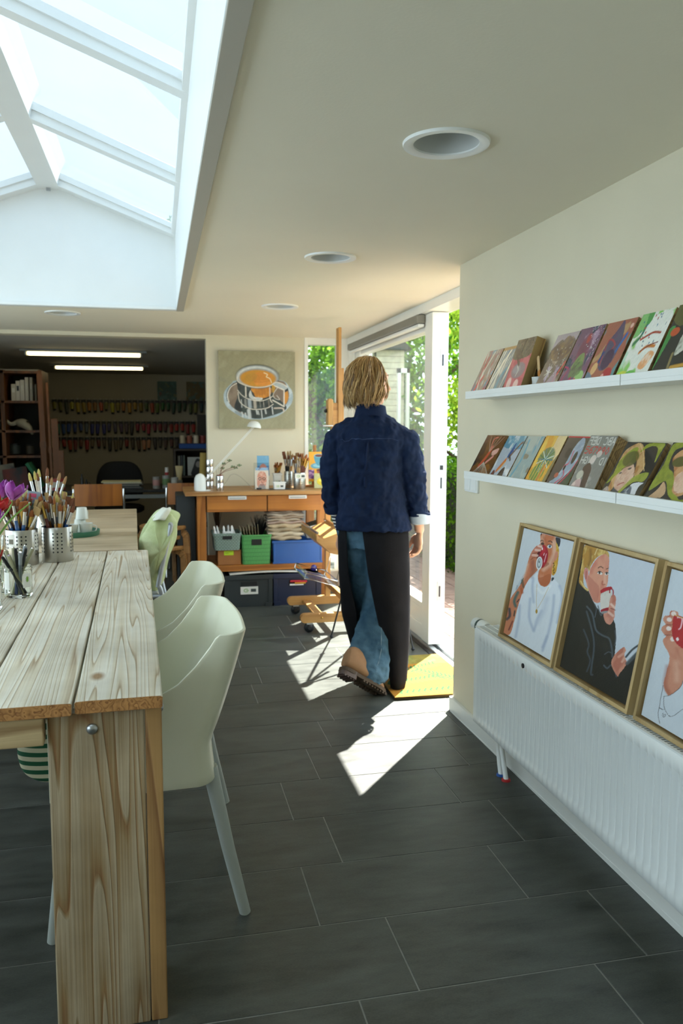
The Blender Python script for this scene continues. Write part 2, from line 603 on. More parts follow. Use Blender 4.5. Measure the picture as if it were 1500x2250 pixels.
rf.box(SKX0 - .03, SKX1 + .03, SKY1 + .03, 11.8, 2.28, 2.40)
rf.box(SKX0 - .03, SKX1 + .03, -2.7, SKY0 - .03, 2.28, 2.40)
struct('roof', rf, M_roof)
fa = MB()
fa.box(1.70, 1.72, -2.7, 6.9, 2.06, 2.28); fa.box(1.0, 1.70, 6.76, 6.9, 2.06, 2.28)
struct('trim_1', fa, M_frame)
# skylight well
RX, RZ, EZ = -0.593, 2.815, 2.535
wl = MB()
wl.box(SKX1, SKX1 + .03, SKY0, SKY1 + .03, ZC - 0.006, EZ)
wl.box(SKX0 - .03, SKX0, SKY0, SKY1 + .03, ZC - 0.006, EZ)
wl.prism([(SKX0 - .03, ZC - .006), (SKX1 + .03, ZC - .006), (SKX1 + .03, EZ), (RX, RZ - .02), (SKX0 - .03, EZ)], SKY1, SKY1 + .04, 'y')
wl.prism([(SKX0 - .03, ZC - .006), (SKX1 + .03, ZC - .006), (SKX1 + .03, EZ), (RX, RZ - .02), (SKX0 - .03, EZ)], SKY0 - .04, SKY0, 'y')
struct('wall_skylight', wl, M_white)
tr = MB()   # flat trim round the well, a hair below the ceiling
tr.box(SKX1 + .001, SKX1 + .045, SKY0, SKY1 + .002, ZC - .012, ZC + .02)
tr.box(SKX0 - .045, SKX0 - .001, SKY0, SKY1 + .002, ZC - .012, ZC + .02)
struct('trim_2', tr, mat('trim_grey_paint', '#bdb9ae', 0.5), bevel=0.002)
tr = MB(); tr.box(SKX0 + .001, SKX1 - .001, SKY1 - .012, SKY1 - .0005, ZC - .004, ZC + .016)
struct('trim_3', tr, M_white, bevel=.002)
sk = MB()   # rafters, eaves and ridge of the glazed roof
def slope(x):   # glass plane height
    return RZ - abs(x - RX) * (RZ - EZ) / (SKX1 - RX)
th = atan2(RZ - EZ, SKX1 - RX)
for s_, ex in ((1, SKX1), (-1, SKX0)):
    for y in (5.19, 4.11, 3.03, 1.95, 0.87):
        hw = .034 if y < 5 else .045
        sk.prism([(RX + s_ * .02, RZ - .085), (ex, EZ - .085 + .02), (ex, EZ - .012), (RX + s_ * .02, RZ - .012)], y - hw, y + hw, 'y')
        sk.prism([(RX + s_ * .05, RZ - .055), (ex - s_ * .01, EZ - .03), (ex - s_ * .01, EZ), (RX + s_ * .05, RZ - .02)], y - hw - .014, y + hw + .014, 'y')
    sk.prism([(ex, EZ - .06), (ex - s_ * .022, EZ - .052), (ex - s_ * .022, EZ + .0), (ex, EZ - .01)], SKY0, SKY1, 'y')
sk.prism([(RX - .06, RZ - .10), (RX + .06, RZ - .10), (RX + .075, RZ - .03), (RX, RZ + .02), (RX - .075, RZ - .03)], SKY0, SKY1, 'y')
struct('window_1', sk, M_white)
for s_, ex in ((1, SKX1), (-1, SKX0)):
    gl = MB()
    gl.add([(RX, SKY0, RZ - .002), (ex, SKY0, EZ - .002), (ex, SKY1, EZ - .002), (RX, SKY1, RZ - .002)], [(0, 1, 2, 3)])
    tag(obj('window_1_glass', gl, M_skyg), kind='structure')
br = MB(); br.box(RX - .012, RX + .012, SKY1 - .045, SKY1 - .025, 2.70, 2.735)
tag(obj('roof_window_bracket', br, M_alu, bevel=.001), 'small metal bracket under the ridge of the roof window', 'bracket')

# walls
wr = MB(); wr.box(WX, 1.70, -2.4, 3.535, 0, 2.28)
struct('wall_right', wr, M_wall)
wf = MB(); wf.box(LX - .1, 1.72, -2.56, -2.4, 0, 2.28)
struct('wall_front', wf, M_wall)
wl = MB(); wl.box(LX - .16, LX, -2.4, 6.62, 0, .5); wl.box(LX - .16, LX, -2.4, 6.62, 1.98, 2.28)
for a, b in ((-2.4, -1.9), (1.9, 2.2), (5.9, 6.62)):
    wl.box(LX - .16, LX, a, b, .5, 1.98)
struct('wall_left', wl, M_wall)
def simple_window(nm, frame, pane):
    o = struct(nm, frame, M_frame)
    obj('pane', pane, M_glassp, parent=o)
f = MB(); p = MB()
for a, b in ((-1.9, 1.9), (2.2, 5.9)):
    for yy in (a, (a + b) / 2 - .03, b - .06):
        f.box(LX - .12, LX - .04, yy, yy + .06, .5, 1.98)
    f.box(LX - .12, LX - .04, a, b, .5, .56); f.box(LX - .12, LX - .04, a, b, 1.92, 1.98)
    p.add([(LX - .08, a, .5), (LX - .08, b, .5), (LX - .08, b, 1.98), (LX - .08, a, 1.98)], [(0, 1, 2, 3)])
simple_window('window_added', f, p)  # unseen side windows, added to let more sky light into the room
# back wall with the wide opening to the back room and the narrow window
OX = 0.387
wb = MB()
wb.box(OX, 1.173, YB, YB + .14, 0, 2.28)
wb.box(LX - .1, OX, YB, YB + .14, 2.020, 2.28)
wb.box(LX - .1, -1.9, YB, YB + .14, 0, 2.020)
wb.box(1.173, 1.5, YB + .03, YB + .14, 2.03, 2.28)
wb.box(1.173, 1.46, YB + .03, YB + .14, 0, .08)
struct('wall_back', wb, M_wall)
f = MB()
f.box(1.173, 1.203, YB - .012, YB + .10, .06, 2.048)
f.box(1.203, 1.455, YB - .008, YB + .10, 1.995, 2.048)
f.box(1.203, 1.455, YB - .004, YB + .10, .06, .13)
f.box(1.455, 1.56, YB - .014, YB + .14, 0, 2.048)
f.box(1.535, 1.70, YB - .16, YB + .14, 0, 2.048)
o = struct('window_3', f, M_frame, bevel=.003)
p = MB(); p.add([(1.2, YB + .05, .1), (1.46, YB + .05, .1), (1.46, YB + .05, 2.0), (1.2, YB + .05, 2.0)], [(0, 1, 2, 3)])
obj('pane', p, M_glassp, parent=o)

# back room shell
BY = 11.3
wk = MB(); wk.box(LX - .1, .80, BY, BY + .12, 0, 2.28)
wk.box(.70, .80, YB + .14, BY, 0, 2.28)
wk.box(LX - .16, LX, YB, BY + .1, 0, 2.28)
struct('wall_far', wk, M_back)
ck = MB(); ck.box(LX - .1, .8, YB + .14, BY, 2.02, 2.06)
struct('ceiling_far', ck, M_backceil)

# baseboards
b = MB(); b.box(WX - .014, WX, -2.4, 3.535, 0, .068); b.box(WX - .014, 1.45, 3.535, 3.549, 0, .068)
struct('baseboard_right', b, M_base, bevel=.002)
b = MB(); b.box(OX, 1.17, YB - .012, YB, 0, .07)
struct('baseboard_back', b, M_base, bevel=.002)

# sliding glass door: head beam, sill, jamb, moving leaf
f = MB()
f.box(1.525, 1.685, 3.535, YB, 1.995, ZC + .05)
f.box(1.55, 1.68, 3.535, 3.60, 0, 1.995)
struct('door_1_frame', f, M_frame, bevel=.003)
f = MB(); f.box(1.565, 1.60, 3.6, 6.46, -.01, .016); f.box(1.62, 1.68, 3.6, 6.46, -.01, .022)
struct('door_1_sill', f, mat('sill_aluminium', '#cfd3d4', 0.35, 0.7), bevel=.003)
f = MB(); f.box(1.535, 1.565, 3.6, 6.46, -.01, .004)
struct('trim_4', f, M_dark)
# leaf: stiles, rails, kick board
LY0, LY1 = 4.57, 6.45
f = MB()
f.box(1.56, 1.66, LY0, LY0 + .135, .03, 1.992)
f.box(1.56, 1.66, LY1 - .12, LY1, .03, 1.992)
f.box(1.575, 1.645, LY0 + .13, LY1 - .11, 1.90, 1.992)
f.box(1.565, 1.655, LY0 + .13, LY1 - .11, .03, .12)
f.box(1.572, 1.648, LY0 + .13, LY1 - .11, .12, .225)
f.box(1.560, 1.655, LY0 + .13, LY1 - .11, .225, .262)
door = struct('door_1', f, M_frame, bevel=.004)
p = MB(); p.add([(1.61, LY0 + .13, .25), (1.61, LY1 - .11, .25), (1.61, LY1 - .11, 1.91), (1.61, LY0 + .13, 1.91)], [(0, 1, 2, 3)])
obj('glass_pane', p, M_glassd, parent=door)
for i, (zc, hh) in enumerate(((1.72, .064), (1.045, .10), (.356, .06))):
    q = MB(); q.box(1.611, 1.640, LY0 - .003, LY0 + .001, zc - hh, zc + hh)
    lk = obj('lock_plate', q, M_alu, parent=door, bevel=.010, seg=3)
    q = MB(); q.box(1.621, 1.630, LY0 - .005, LY0 - .002, zc - .035 - (.04 if i == 1 else 0), zc + .03 - (.04 if i == 1 else 0))
    if i == 1:
        q.box(1.619, 1.634, LY0 - .012, LY0 - .002, zc + .035, zc + .062)
    obj('latch_slot', q, M_dark, parent=lk)
q = MB(); q.box(1.612, 1.632, LY0 - .0016, LY0 - .0005, .563, .565); q.box(1.6115, 1.6125, LY0 - .0016, LY0 - .0005, .42, 1.62)
obj('edge_groove', q, M_grey, parent=door)
# roller blind cassette over the leaf
bl = thing('roller_blind', 'grey roller blind rolled up in its cassette above the sliding glass door', 'blind', (1.535, 4.69, 1.925))
q = MB(); q.box(-.035, .022, 0, 1.80, 0.015, .065)
obj('cassette', q, mat('blind_grey', '#7e7c74', 0.5), parent=bl, bevel=.008)
q = MB(); q.box(-.02, .018, .01, 1.79, -.004, .013)
obj('bottom_bar', q, M_white, parent=bl, bevel=.003)

# downlights
M_refl = mat('downlight_reflector', '#c7c9c6', 0.3, var=0.05)
def downlight(x, y, label):
    t = thing('downlight', label, 'ceiling light', (x, y, ZC), group='recessed ceiling lights')
    q = MB(); q.ringlathe([(.111, -.001), (.109, -.007), (.092, -.0075), (.0835, -.004), (.0835, .004), (.111, .0)], n=48)
    obj('trim_ring', q, M_white, parent=t, smooth=True)
    q = MB(); q.lathe([(.0835, .0), (.080, .03), (.066, .07), (.045, .095), (.001, .10)], n=48)
    q.f = [f_ for f_ in q.f if len(f_) == 4]
    obj('reflector', q, M_refl, parent=t, smooth=True)
    return t
downlight(*DL[0], 'large recessed round ceiling light nearest the right wall shelves')
downlight(*DL[1], 'recessed round ceiling light, middle one of the row beside the skylight')
downlight(*DL[2], 'small recessed round ceiling light above the coffee cup painting')
downlight(*DL[3], 'recessed round ceiling light behind the far end of the skylight')



# outdoors: brick path, lawn, garden house
pv = MB()
M_pave = mat('red_clay_paving', '#8f7466', 0.9, var=0.25, vscale=10, bump=0.3, bscale=40)
pv.box(1.70, 14, -6, 18, -.2, -.06)
struct('ground', pv, mat('garden_soil', '#5b5a3a', 0.95, var=0.3, vscale=6))
pv = MB()
for i in range(0, 13):
    for j in range(0, 58):
        x = 1.74 + i * .103; y = 2.6 + j * .206 + (i % 2) * .103
        pv.box(x, x + .098, y, y + .2, -.07, -.03 + random.uniform(-.002, .002))
struct('path', pv, M_pave)
hw = MB()
for k in range(30):
    y0 = 9.0
    z = -.06 + k * .08
    hw.box(2.82, 3.2, 10.5, 10.6, z, z + .070)
hw.box(2.82, 3.2, 10.515, 10.7, -.06, 2.34)
ho = thing('garden_house', 'cream brick garden house with white door frame beyond the glass door', 'house', (0, 0, 0))
obj('brick_wall', hw, M_brickw, parent=ho)
hw = MB(); hw.box(3.10, 3.14, 10.44, 10.5, 0, 2.1); hw.box(3.22, 3.26, 10.44, 10.5, 0, 2.1); hw.box(3.10, 3.26, 10.44, 10.5, 2.04, 2.1)
obj('door_frame', hw, M_frame, parent=ho)
hw = MB(); hw.prism([(2.76, 2.34), (3.28, 2.34), (3.02, 2.6)], 10.4, 10.75, 'y')
obj('roof', hw, M_roof, parent=ho)
# ------------------------------------------------------------------ garden planting
def leaf_mat(name, c1, c2):
    if name in _mats: return _mats[name]
    m = bpy.data.materials.new(name); m.use_nodes = True
    n = m.node_tree; L = n.links.new
    n.nodes.clear()
    o = n.nodes.new('ShaderNodeOutputMaterial')
    ge = n.nodes.new('ShaderNodeNewGeometry')
    cr = n.nodes.new('ShaderNodeValToRGB')
    cr.color_ramp.elements[0].color = srgb(c1) + (1,); cr.color_ramp.elements[1].color = srgb(c2) + (1,)
    L(ge.outputs['Random Per Island'], cr.inputs[0])
    d = n.nodes.new('ShaderNodeBsdfDiffuse'); t = n.nodes.new('ShaderNodeBsdfTranslucent')
    L(cr.outputs[0], d.inputs[0]); L(cr.outputs[0], t.inputs[0])
    mx = n.nodes.new('ShaderNodeMixShader'); mx.inputs[0].default_value = 0.45
    L(d.outputs[0], mx.inputs[1]); L(t.outputs[0], mx.inputs[2]); L(mx.outputs[0], o.inputs[0])
    _mats[name] = m
    return m
M_leafA = leaf_mat('leaf_bright', '#4d741c', '#a0b63c')
M_leafB = leaf_mat('leaf_mid', '#2f5d1c', '#86b03a')
M_leafC = leaf_mat('leaf_yew', '#1d3a12', '#5f8a22')
M_bark = mat('bark', '#5d4a35', 0.9, var=0.3, vscale=20, bump=0.6)
def leaves(n, pick, size, rng):
    P = np.array([pick(rng) for _ in range(n)])
    A = rng.normal(size=(n, 3)); A /= np.linalg.norm(A, axis=1)[:, None]
    B = rng.normal(size=(n, 3)); B -= A * (A * B).sum(1)[:, None]; B /= np.linalg.norm(B, axis=1)[:, None]
    s = size * rng.uniform(.6, 1.3, size=(n, 1))
    V = np.stack([P - A * s, P - B * s * .5, P + A * s, P + B * s * .5], 1).reshape(-1, 3)
    mb = MB()
    mb.v = [tuple(x) for x in V]; mb.f = [(4 * i, 4 * i + 1, 4 * i + 2, 4 * i + 3) for i in range(n)]; mb.mi = [0] * n
    return mb
def raw_obj(name, mb, m, parent=None):
    me = bpy.data.meshes.new(name); me.from_pydata(mb.v, [], mb.f); me.materials.append(m)
    o = bpy.data.objects.new(name, me); COL.objects.link(o)
    if parent is not None: o.parent = parent
    return o
def blobs(centres):
    def pick(rng):
        c = centres[rng.integers(len(centres))]
        while True:
            q = rng.uniform(-1, 1, 3)
            if q @ q <= 1: break
        return np.array(c[:3]) + q * np.array(c[3:6])
    return pick
def tree(name, label, base, trunk, cen, n, size, m, seed):
    t = thing(name, label, 'tree', base, group='garden trees')
    q = MB()
    rng = np.random.default_rng(seed)
    q.tube([(0, 0, -.1), (.05, .02, trunk * .5), (0, .05, trunk)], [.10, .08, .06], 8)
    for c in cen[:14]:
        e = Vector(c[:3]) * .9 + Vector((0, 0, 0))
        q.tube([(0, .03, trunk * .7), Vector((0, 0, trunk * .5)) * .5 + e * .5, e], [.05, .03, .01], 6)
    obj('trunk', q, M_bark, parent=t, smooth=True)
    raw_obj('foliage', leaves(n, blobs(cen), size, rng), m, t)
    return t
rg = np.random.default_rng(3)
def cloud(n, x, y, z, r):
    return [(rg.uniform(*x), rg.uniform(*y), rg.uniform(*z), rg.uniform(*r), rg.uniform(*r), rg.uniform(*r) * .7) for _ in range(n)]
tree('leafy_tree', 'bright green leafy tree seen through the narrow window beside the easel', (2.2, 11.6, 0), 2.2,
     cloud(60, (-1.6, 1.5), (-1.1, 1.4), (.1, 4.4), (.35, .7)), 20000, .05, M_leafB, 1)
tree('leafy_tree', 'sunlit yellow green tree above the clipped hedge outside the open door', (4.1, 8.6, 0), 2.0,
     cloud(64, (-1.0, 1.8), (-.6, 1.7), (.2, 4.6), (.35, .65)), 22000, .044, M_leafA, 2)
tree('leafy_tree', 'large green garden tree behind the glass of the sliding door', (3.4, 12.4, 0), 2.4,
     cloud(90, (-1.3, 3.4), (-.8, 1.4), (-.2, 4.8), (.4, .8)), 26000, .058, M_leafB, 4)
h = MB()
rng = np.random.default_rng(5)
def pick_box(rng):
    while True:
        p = np.array([rng.uniform(2.63, 3.3), rng.uniform(5.3, 9.3), rng.uniform(-.02, 1.0)])
        d = min(p[0] - 2.63, 3.3 - p[0], p[1] - 5.3, 1.0 - p[2])
        if d < .12: return p
hd = thing('clipped_hedge', 'dark green clipped hedge beside the red brick path outside the door', 'hedge', (0, 0, 0))
raw_obj('foliage', leaves(15000, pick_box, .022, rng), M_leafC, hd)
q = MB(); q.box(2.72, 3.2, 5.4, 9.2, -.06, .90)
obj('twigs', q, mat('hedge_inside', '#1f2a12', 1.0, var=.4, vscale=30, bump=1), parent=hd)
bs = MB()
def pick_low(rng):
    return np.array([rng.uniform(1.8, 3.4), rng.uniform(9.5, 10.3), rng.uniform(-.05, 1.15) * rng.uniform(.6, 1)])
low = raw_obj('flowering_bush', leaves(7000, pick_low, .035, rng), M_leafA)
tag(low, 'low yellow green bush at the end of the garden path', 'bush')
# ------------------------------------------------------------------ painting helper
class Paint:
    """a small picture: nx by ny pigment samples, corners given in drawing units (top left, top right, bottom right, bottom left)"""
    def __init__(s, nx, ny, bg, Q=None, seed=0):
        s.nx, s.ny = nx, ny
        U, V = np.meshgrid(np.linspace(0, 1, nx), np.linspace(0, 1, ny))
        s.u = U.ravel(); s.v = V.ravel()       # v up
        if Q is None:
            Q = [(0, 1), (1, 1), (1, 0), (0, 0)]
        src = [(0, 1), (1, 1), (1, 0), (0, 0)]
        A = []; B = []
        for (u, v), (x, y) in zip(src, Q):
            A.append([u, v, 1, 0, 0, 0, -u * x, -v * x]); B.append(x)
            A.append([0, 0, 0, u, v, 1, -u * y, -v * y]); B.append(y)
        h_ = np.linalg.solve(np.array(A, float), np.array(B, float))
        w_ = h_[6] * s.u + h_[7] * s.v + 1
        s.x = (h_[0] * s.u + h_[1] * s.v + h_[2]) / w_
        s.y = (h_[3] * s.u + h_[4] * s.v + h_[5]) / w_
        s.c = np.tile(np.array(srgb(bg)), (nx * ny, 1))
        s.rng = np.random.default_rng(seed)
    def noise(s, f, seed=0, sx=1, sy=1):
        r = np.random.default_rng(seed + 99)
        o_ = np.zeros_like(s.u)
        amp = 1
        for k in range(4):
            a = r.uniform(0, 6.28, 6); d = r.normal(size=(6, 2)) * f * (1.8 ** k)
            for i in range(6):
                o_ += amp / 6 * np.sin(d[i, 0] * s.u * 6.28 * sx + d[i, 1] * s.v * 6.28 * sy + a[i] + 1.5 * o_)
            amp *= .6
        return o_
    def blend(s, m_, col):
        m_ = np.clip(m_, 0, 1)[:, None]
        s.c = s.c * (1 - m_) + np.array(srgb(col)) * m_
    def mask(s, pts, smooth=4):
        if smooth: pts = crom(pts, smooth)
        P = np.array(pts); ins = np.zeros(len(s.x), bool)
        j = len(P) - 1
        for i in range(len(P)):
            xi, yi = P[i]; xj, yj = P[j]
            if yi != yj:
                c_ = ((yi > s.y) != (yj > s.y)) & (s.x < (xj - xi) * (s.y - yi) / (yj - yi) + xi)
                ins ^= c_
            j = i
        return ins
    def fill(s, col, pts, a=1.0, smooth=4, col2=None, f=3, tex=0.0):
        m_ = s.mask(pts, smooth).astype(float)
        s.blend(m_ * a, col)
        if col2:
            s.blend(m_ * a * np.clip(s.noise(f, int(pts[0][0])) * 1.4 + .1, 0, 1), col2)
        return s
    def line(s, col, pts, w_, a=1.0, smooth=4, soft=.35):
        if smooth and len(pts) > 2: pts = crom(pts, smooth, closed=False)
        d = np.full(len(s.x), 1e9); P = np.array(pts, float)
        for i in range(len(P) - 1):
            ax, ay = P[i]; bx, by = P[i + 1]; dx, dy = bx - ax, by - ay; l2 = dx * dx + dy * dy + 1e-12
            t = np.clip(((s.x - ax) * dx + (s.y - ay) * dy) / l2, 0, 1)
            d = np.minimum(d, (s.x - ax - t * dx) ** 2 + (s.y - ay - t * dy) ** 2)
        d = np.sqrt(d)
        s.blend(np.clip((w_ * .5 * (1 + soft) - d) / (w_ * soft + 1e-9), 0, 1) * a, col)
        return s
    def ell(s, col, cx, cy, rx, ry, a=1.0, rot=0):
        x = s.x - cx; y = s.y - cy
        X = x * cos(rot) + y * sin(rot); Y = -x * sin(rot) + y * cos(rot)
        r = np.sqrt((X / rx) ** 2 + (Y / ry) ** 2)
        s.blend(np.clip((1.08 - r) / .16, 0, 1) * a, col)
        return s
    def wash(s, col, f, thr, a=1.0, seed=0, sx=1, sy=1, soft=.25):
        s.blend(np.clip((s.noise(f, seed, sx, sy) - thr) / soft, 0, 1) * a, col)
        return s
    def mesh(s, name, w_, h_, d, parent, m_front, m_side, loc=(0, 0, 0), rot=(0, 0, 0)):
        """panel: x = width, z = height, picture faces -y, bottom left front corner at the origin"""
        nx, ny = s.nx, s.ny
        gr_ = getattr(s, 'grain', 1.0)
        g_ = s.noise(7, 5) * .07 + s.noise(16, 9, 1.6, .7) * .06 + s.rng.normal(size=len(s.u)) * .025
        s.c = np.clip(s.c * (1 + g_ * gr_)[:, None], 0, 1)
        V = np.zeros((nx * ny, 3)); V[:, 0] = s.u * w_; V[:, 2] = s.v * h_
        idx = np.arange(nx * ny).reshape(ny, nx)
        F = np.stack([idx[:-1, :-1], idx[:-1, 1:], idx[1:, 1:], idx[1:, :-1]], -1).reshape(-1, 4)
        k = nx * ny
        E_ = np.array([(0, 0, 0), (w_, 0, 0), (w_, 0, h_), (0, 0, h_), (0, d, 0), (w_, d, 0), (w_, d, h_), (0, d, h_)], float)
        S_ = np.array([(0, 4, 5, 1), (1, 5, 6, 2), (2, 6, 7, 3), (3, 7, 4, 0), (4, 7, 6, 5)]) + k
        me = bpy.data.meshes.new(name)
        VV = np.vstack([V, E_]); FF = np.vstack([F, S_])
        me.vertices.add(len(VV)); me.vertices.foreach_set('co', VV.ravel())
        me.loops.add(FF.size); me.loops.foreach_set('vertex_index', FF.ravel().astype(np.int32))
        me.polygons.add(len(FF)); me.polygons.foreach_set('loop_start', np.arange(0, FF.size, 4, dtype=np.int32))
        me.materials.append(m_front); me.materials.append(m_side)
        me.polygons.foreach_set('material_index', np.array([0] * len(F) + [1] * len(S_), dtype=np.int32))
        me.update(calc_edges=True)
        at = me.color_attributes.new('Col', 'FLOAT_COLOR', 'POINT')
        C_ = np.ones((len(VV), 4)); C_[:k, :3] = s.c
        at.data.foreach_set('color', C_.ravel())
        o = bpy.data.objects.new(name, me); COL.objects.link(o)
        o.parent = parent; o.location = loc; o.rotation_euler = rot
        return o
M_paint = attr_mat('oil_paint', 0.42, bump=0.15)
M_resin = attr_mat('glossy_varnished_paint', 0.12, coat=0.4)
M_canvas = mat('raw_canvas_edge', '#cfc6ae', 0.9, var=0.05)
M_ply = wood('plywood_edge', '#b99a68', '#6e5230', axis='X', ring=20, bump=.1)
# ------------------------------------------------------------------ shelves, small pictures, radiator, portraits on the right wall
SXF = 1.212
def ledge(y0, y1, z, label):
    t = thing('picture_ledge', label, 'shelf', (WX, y0, z), group='white picture ledges')
    L_ = y1 - y0 - .002
    q = MB(); q.box(-.121, 0, 0, L_, 0, .012)
    obj('board', q, M_white, parent=t, bevel=.001)
    q = MB(); q.box(-.121, -.111, 0, L_, .012, .030)
    obj('front_lip', q, M_white, parent=t, bevel=.001)
    q = MB(); q.box(-.008, 0, 0, L_, .012, .045)
    obj('back_strip', q, M_white, parent=t, bevel=.001)
    return t
ledge(2.0, 3.135, 1.4425, 'upper white picture ledge on the wall, far length with the cup on it')
ledge(.855, 1.998, 1.4425, 'upper white picture ledge on the wall, near length with the green and white picture')
ledge(2.0, 3.135, 1.124, 'lower white picture ledge on the wall, far length holding the alphabet picture')
ledge(.855, 1.998, 1.124, 'lower white picture ledge on the wall, near length holding the frog portraits')

def panel(pt, label, yl, yr, zb, h_, d, mf=None, ms=None, xb=1.222, xt=None, n=1, name='small_painting', group='small paintings on the picture ledges'):
    """leaning panel: yl = edge farther from the camera (left in view), yr = nearer edge"""
    w_ = yl - yr
    lean = math.asin(min(.95, (WX - .008 - d * 1.0 - xb - .004) / h_))
    t = thing(name, label, 'painting', (xb, yl, zb), group=group)
    t.rotation_euler = Euler((0, 0, R(-90)))
    # local x runs towards the camera (-Y world), local -y faces the room (-X world); lean about local x
    t.rotation_euler = (Matrix.Rotation(R(-90), 3, 'Z') @ Matrix.Rotation(-lean, 3, 'X')).to_euler()
    pt.mesh('picture', w_, h_, d if n == 1 else .006, t, mf or M_resin, ms or M_ply)
    if n > 1:
        for k in range(1, n):
            q = MB(); q.box(0, w_, .0065 * k + .0005, .0065 * k + .006, 0, h_ - .0006 * k)
            tt = thing('stacked_panel', 'thin wooden panel stacked behind %s' % label.split(',')[0].replace('small ', ''), 'panel', t.location, group='panels stacked behind ' + label.split(',')[0])
            tt.rotation_euler = t.rotation_euler
            obj('board', q, M_ply, parent=tt)
    return t
N1, N2 = 70, 92
def P_(bg, seed): return Paint(N1, N2, bg, seed=seed)
ZU, ZL = 1.4552, 1.1367
a = P_('#8f8078', 1).wash('#a9323c', 1.0, .15, seed=1, sx=2.2, sy=.7).wash('#d9d2c8', 1.3, .25, seed=2, sx=2.4, sy=.6).wash('#4f88a6', 1.2, .4, seed=3, sx=2, sy=.8).wash('#7a4a6a', 1.2, .45, .8, seed=4).wash('#b87d4c', 1.5, .5, .8, seed=15, sx=3, sy=.4)
a.line('#c23a40', [(.15, .03), (.45, .4)], .10).line('#e6dccf', [(.5, .95), (.3, .4), (.45, .1)], .05)
panel(a, 'small red and grey abstract painting, farthest on the upper ledge', 3.125, 2.978, ZU, .197, .014)
a = P_('#7d8a8e', 2).wash('#e4dcc8', 1.2, .15, seed=5, sx=3, sy=.5).wash('#33597c', 1.2, .3, seed=6, sx=3, sy=.5).wash('#a06a3c', 1.2, .5, seed=7, sx=3, sy=.4).wash('#7a2f3a', 1.4, .6, seed=8, sx=3, sy=.5)
a.line('#efe6d0', [(.08, 0), (.2, .45), (.5, .9)], .07).line('#5b93a8', [(.6, .02), (.55, .3), (.7, .5)], .10).line('#a88247', [(0, .97), (1, .97)], .08)
panel(a, 'small blue and cream streaked painting, second on the upper ledge', 2.968, 2.815, ZU, .197, .014)
a = P_('#b8505c', 3).wash('#c8656c', 1.0, 0, seed=9)
a.fill('#56503f', [(0, 1.05), (1.05, 1.05), (1.0, .70), (.5, .62), (0, .66)], .95, col2='#6e6650')
a.ell('#8b7d84', .55, .40, .36, .15, .9).ell('#9a8f94', .45, .42, .2, .08).line('#3c2e28', [(.5, .98), (.42, .7), (.5, .5)], .04).line('#5a3c34', [(.2, .8), (.35, .6), (.5, .5)], .05)
a.ell('#e4c0b8', .25, .16, .12, .12).ell('#ecc4bc', .65, .13, .13, .1).line('#d7cfc4', [(.45, .48), (.55, .4), (.5, .3)], .03)
panel(a, 'small pink painting with a dark brown top on a thick block, beside the cup', 2.800, 2.650, ZU, .199, .036, ms=wood('block_edge', '#c7a96e', '#8a6238', axis='Z', ring=8))
a = P_('#76665a', 4).wash('#a58f7c', 1.0, .1, seed=12).wash('#4a3c34', 1.2, .3, seed=13).wash('#a08ca6', 1.2, .5, seed=14)
a.fill('#b9aab0', [(-.05, 1.05), (1.05, 1.05), (1.05, .82), (.75, .93), (.55, .80), (.3, .9), (-.05, .72)], .9)
a.fill('#6b5244', [(.1, .75), (.35, .84), (.6, .95), (.9, .8), (.9, .55), (.4, .5), (.1, .6)], .8, col2='#9a7d52')
for k in range(9):
    an = k * .7; a.line('#ddd8cc', [(.35, .3), (.35 + .14 * cos(an), .3 + .14 * sin(an))], .015)
a.line('#d0443e', [(.72, .0), (.8, .2), (.95, .45)], .05).fill('#b89fae', [(.4, -.05), (.9, -.05), (.75, .3), (.5, .15)], .7)
for k in range(30): a.ell('#d8d2c8', a.rng.uniform(.1, .9), a.rng.uniform(.2, .75), .012, .010)
panel(a, 'small brown painting of a mountain and white flower, right of the cup', 2.540, 2.392, ZU, .198, .014)
a = P_('#75506c', 5).wash('#a887a4', 1.0, .1, seed=20).wash('#233f5c', 1.0, .2, seed=21, sx=1.5)
a.ell('#7b3550', .5, .6, .22, .3, .8).ell('#a83f44', .52, .8, .08, .08).fill('#7f9a58', [(.3, .3), (.7, .35), (.6, .55), (.4, .5)], .9, col2='#3d5d3c').ell('#98c478', .78, .14, .17, .11).fill('#5f7f4c', [(.35, .15), (.75, .2), (.7, .4), (.35, .38)], .8, col2='#4f4a3e')
a.line('#b02a60', [(0, .35), (.2, .3), (.1, .1), (.35, .0)], .03).line('#c22f5f', [(.35, .0), (.45, .15), (.5, .02), (.65, .12), (.7, 0)], .03)
for k in range(40): a.ell('#e6dfe8', a.rng.uniform(.5, 1), a.rng.uniform(.5, 1), .010, .008)
panel(a, 'small purple and green painting with a pink scribble, upper ledge', 2.382, 2.232, ZU, .199, .016)
a = P_('#a4604e', 6).wash('#5f8f92', 1.0, .3, seed=24).wash('#b88f66', 1.1, .2, seed=25)
a.fill('#3d4268', [(.3, .3), (.25, .6), (.45, .85), (.55, 1.0), (.68, .85), (.78, .6), (.72, .3), (.5, .2)], .9, col2='#5e4666').line('#a23440', [(.35, .3), (.3, .7), (.6, .6), (.45, .45), (.7, .3)], .03).line('#223d7c', [(.3, .5), (.2, .2)], .06).line('#2f62a8', [(.72, .5), (.85, .75)], .07)
a.ell('#40264e', .55, .38, .17, .16).ell('#e2b4a4', .9, .88, .05, .04).ell('#dcae78', .2, .25, .1, .1).ell('#b02b34', .75, .12, .16, .12).ell('#e8a49a', .62, .1, .05, .05).fill('#49829a', [(-.05, -.05), (.35, -.05), (.2, .15), (-.05, .2)], .8)
panel(a, 'small painting of a dark blue bird on red ground, upper ledge', 2.222, 2.068, ZU, .198, .016, n=4)
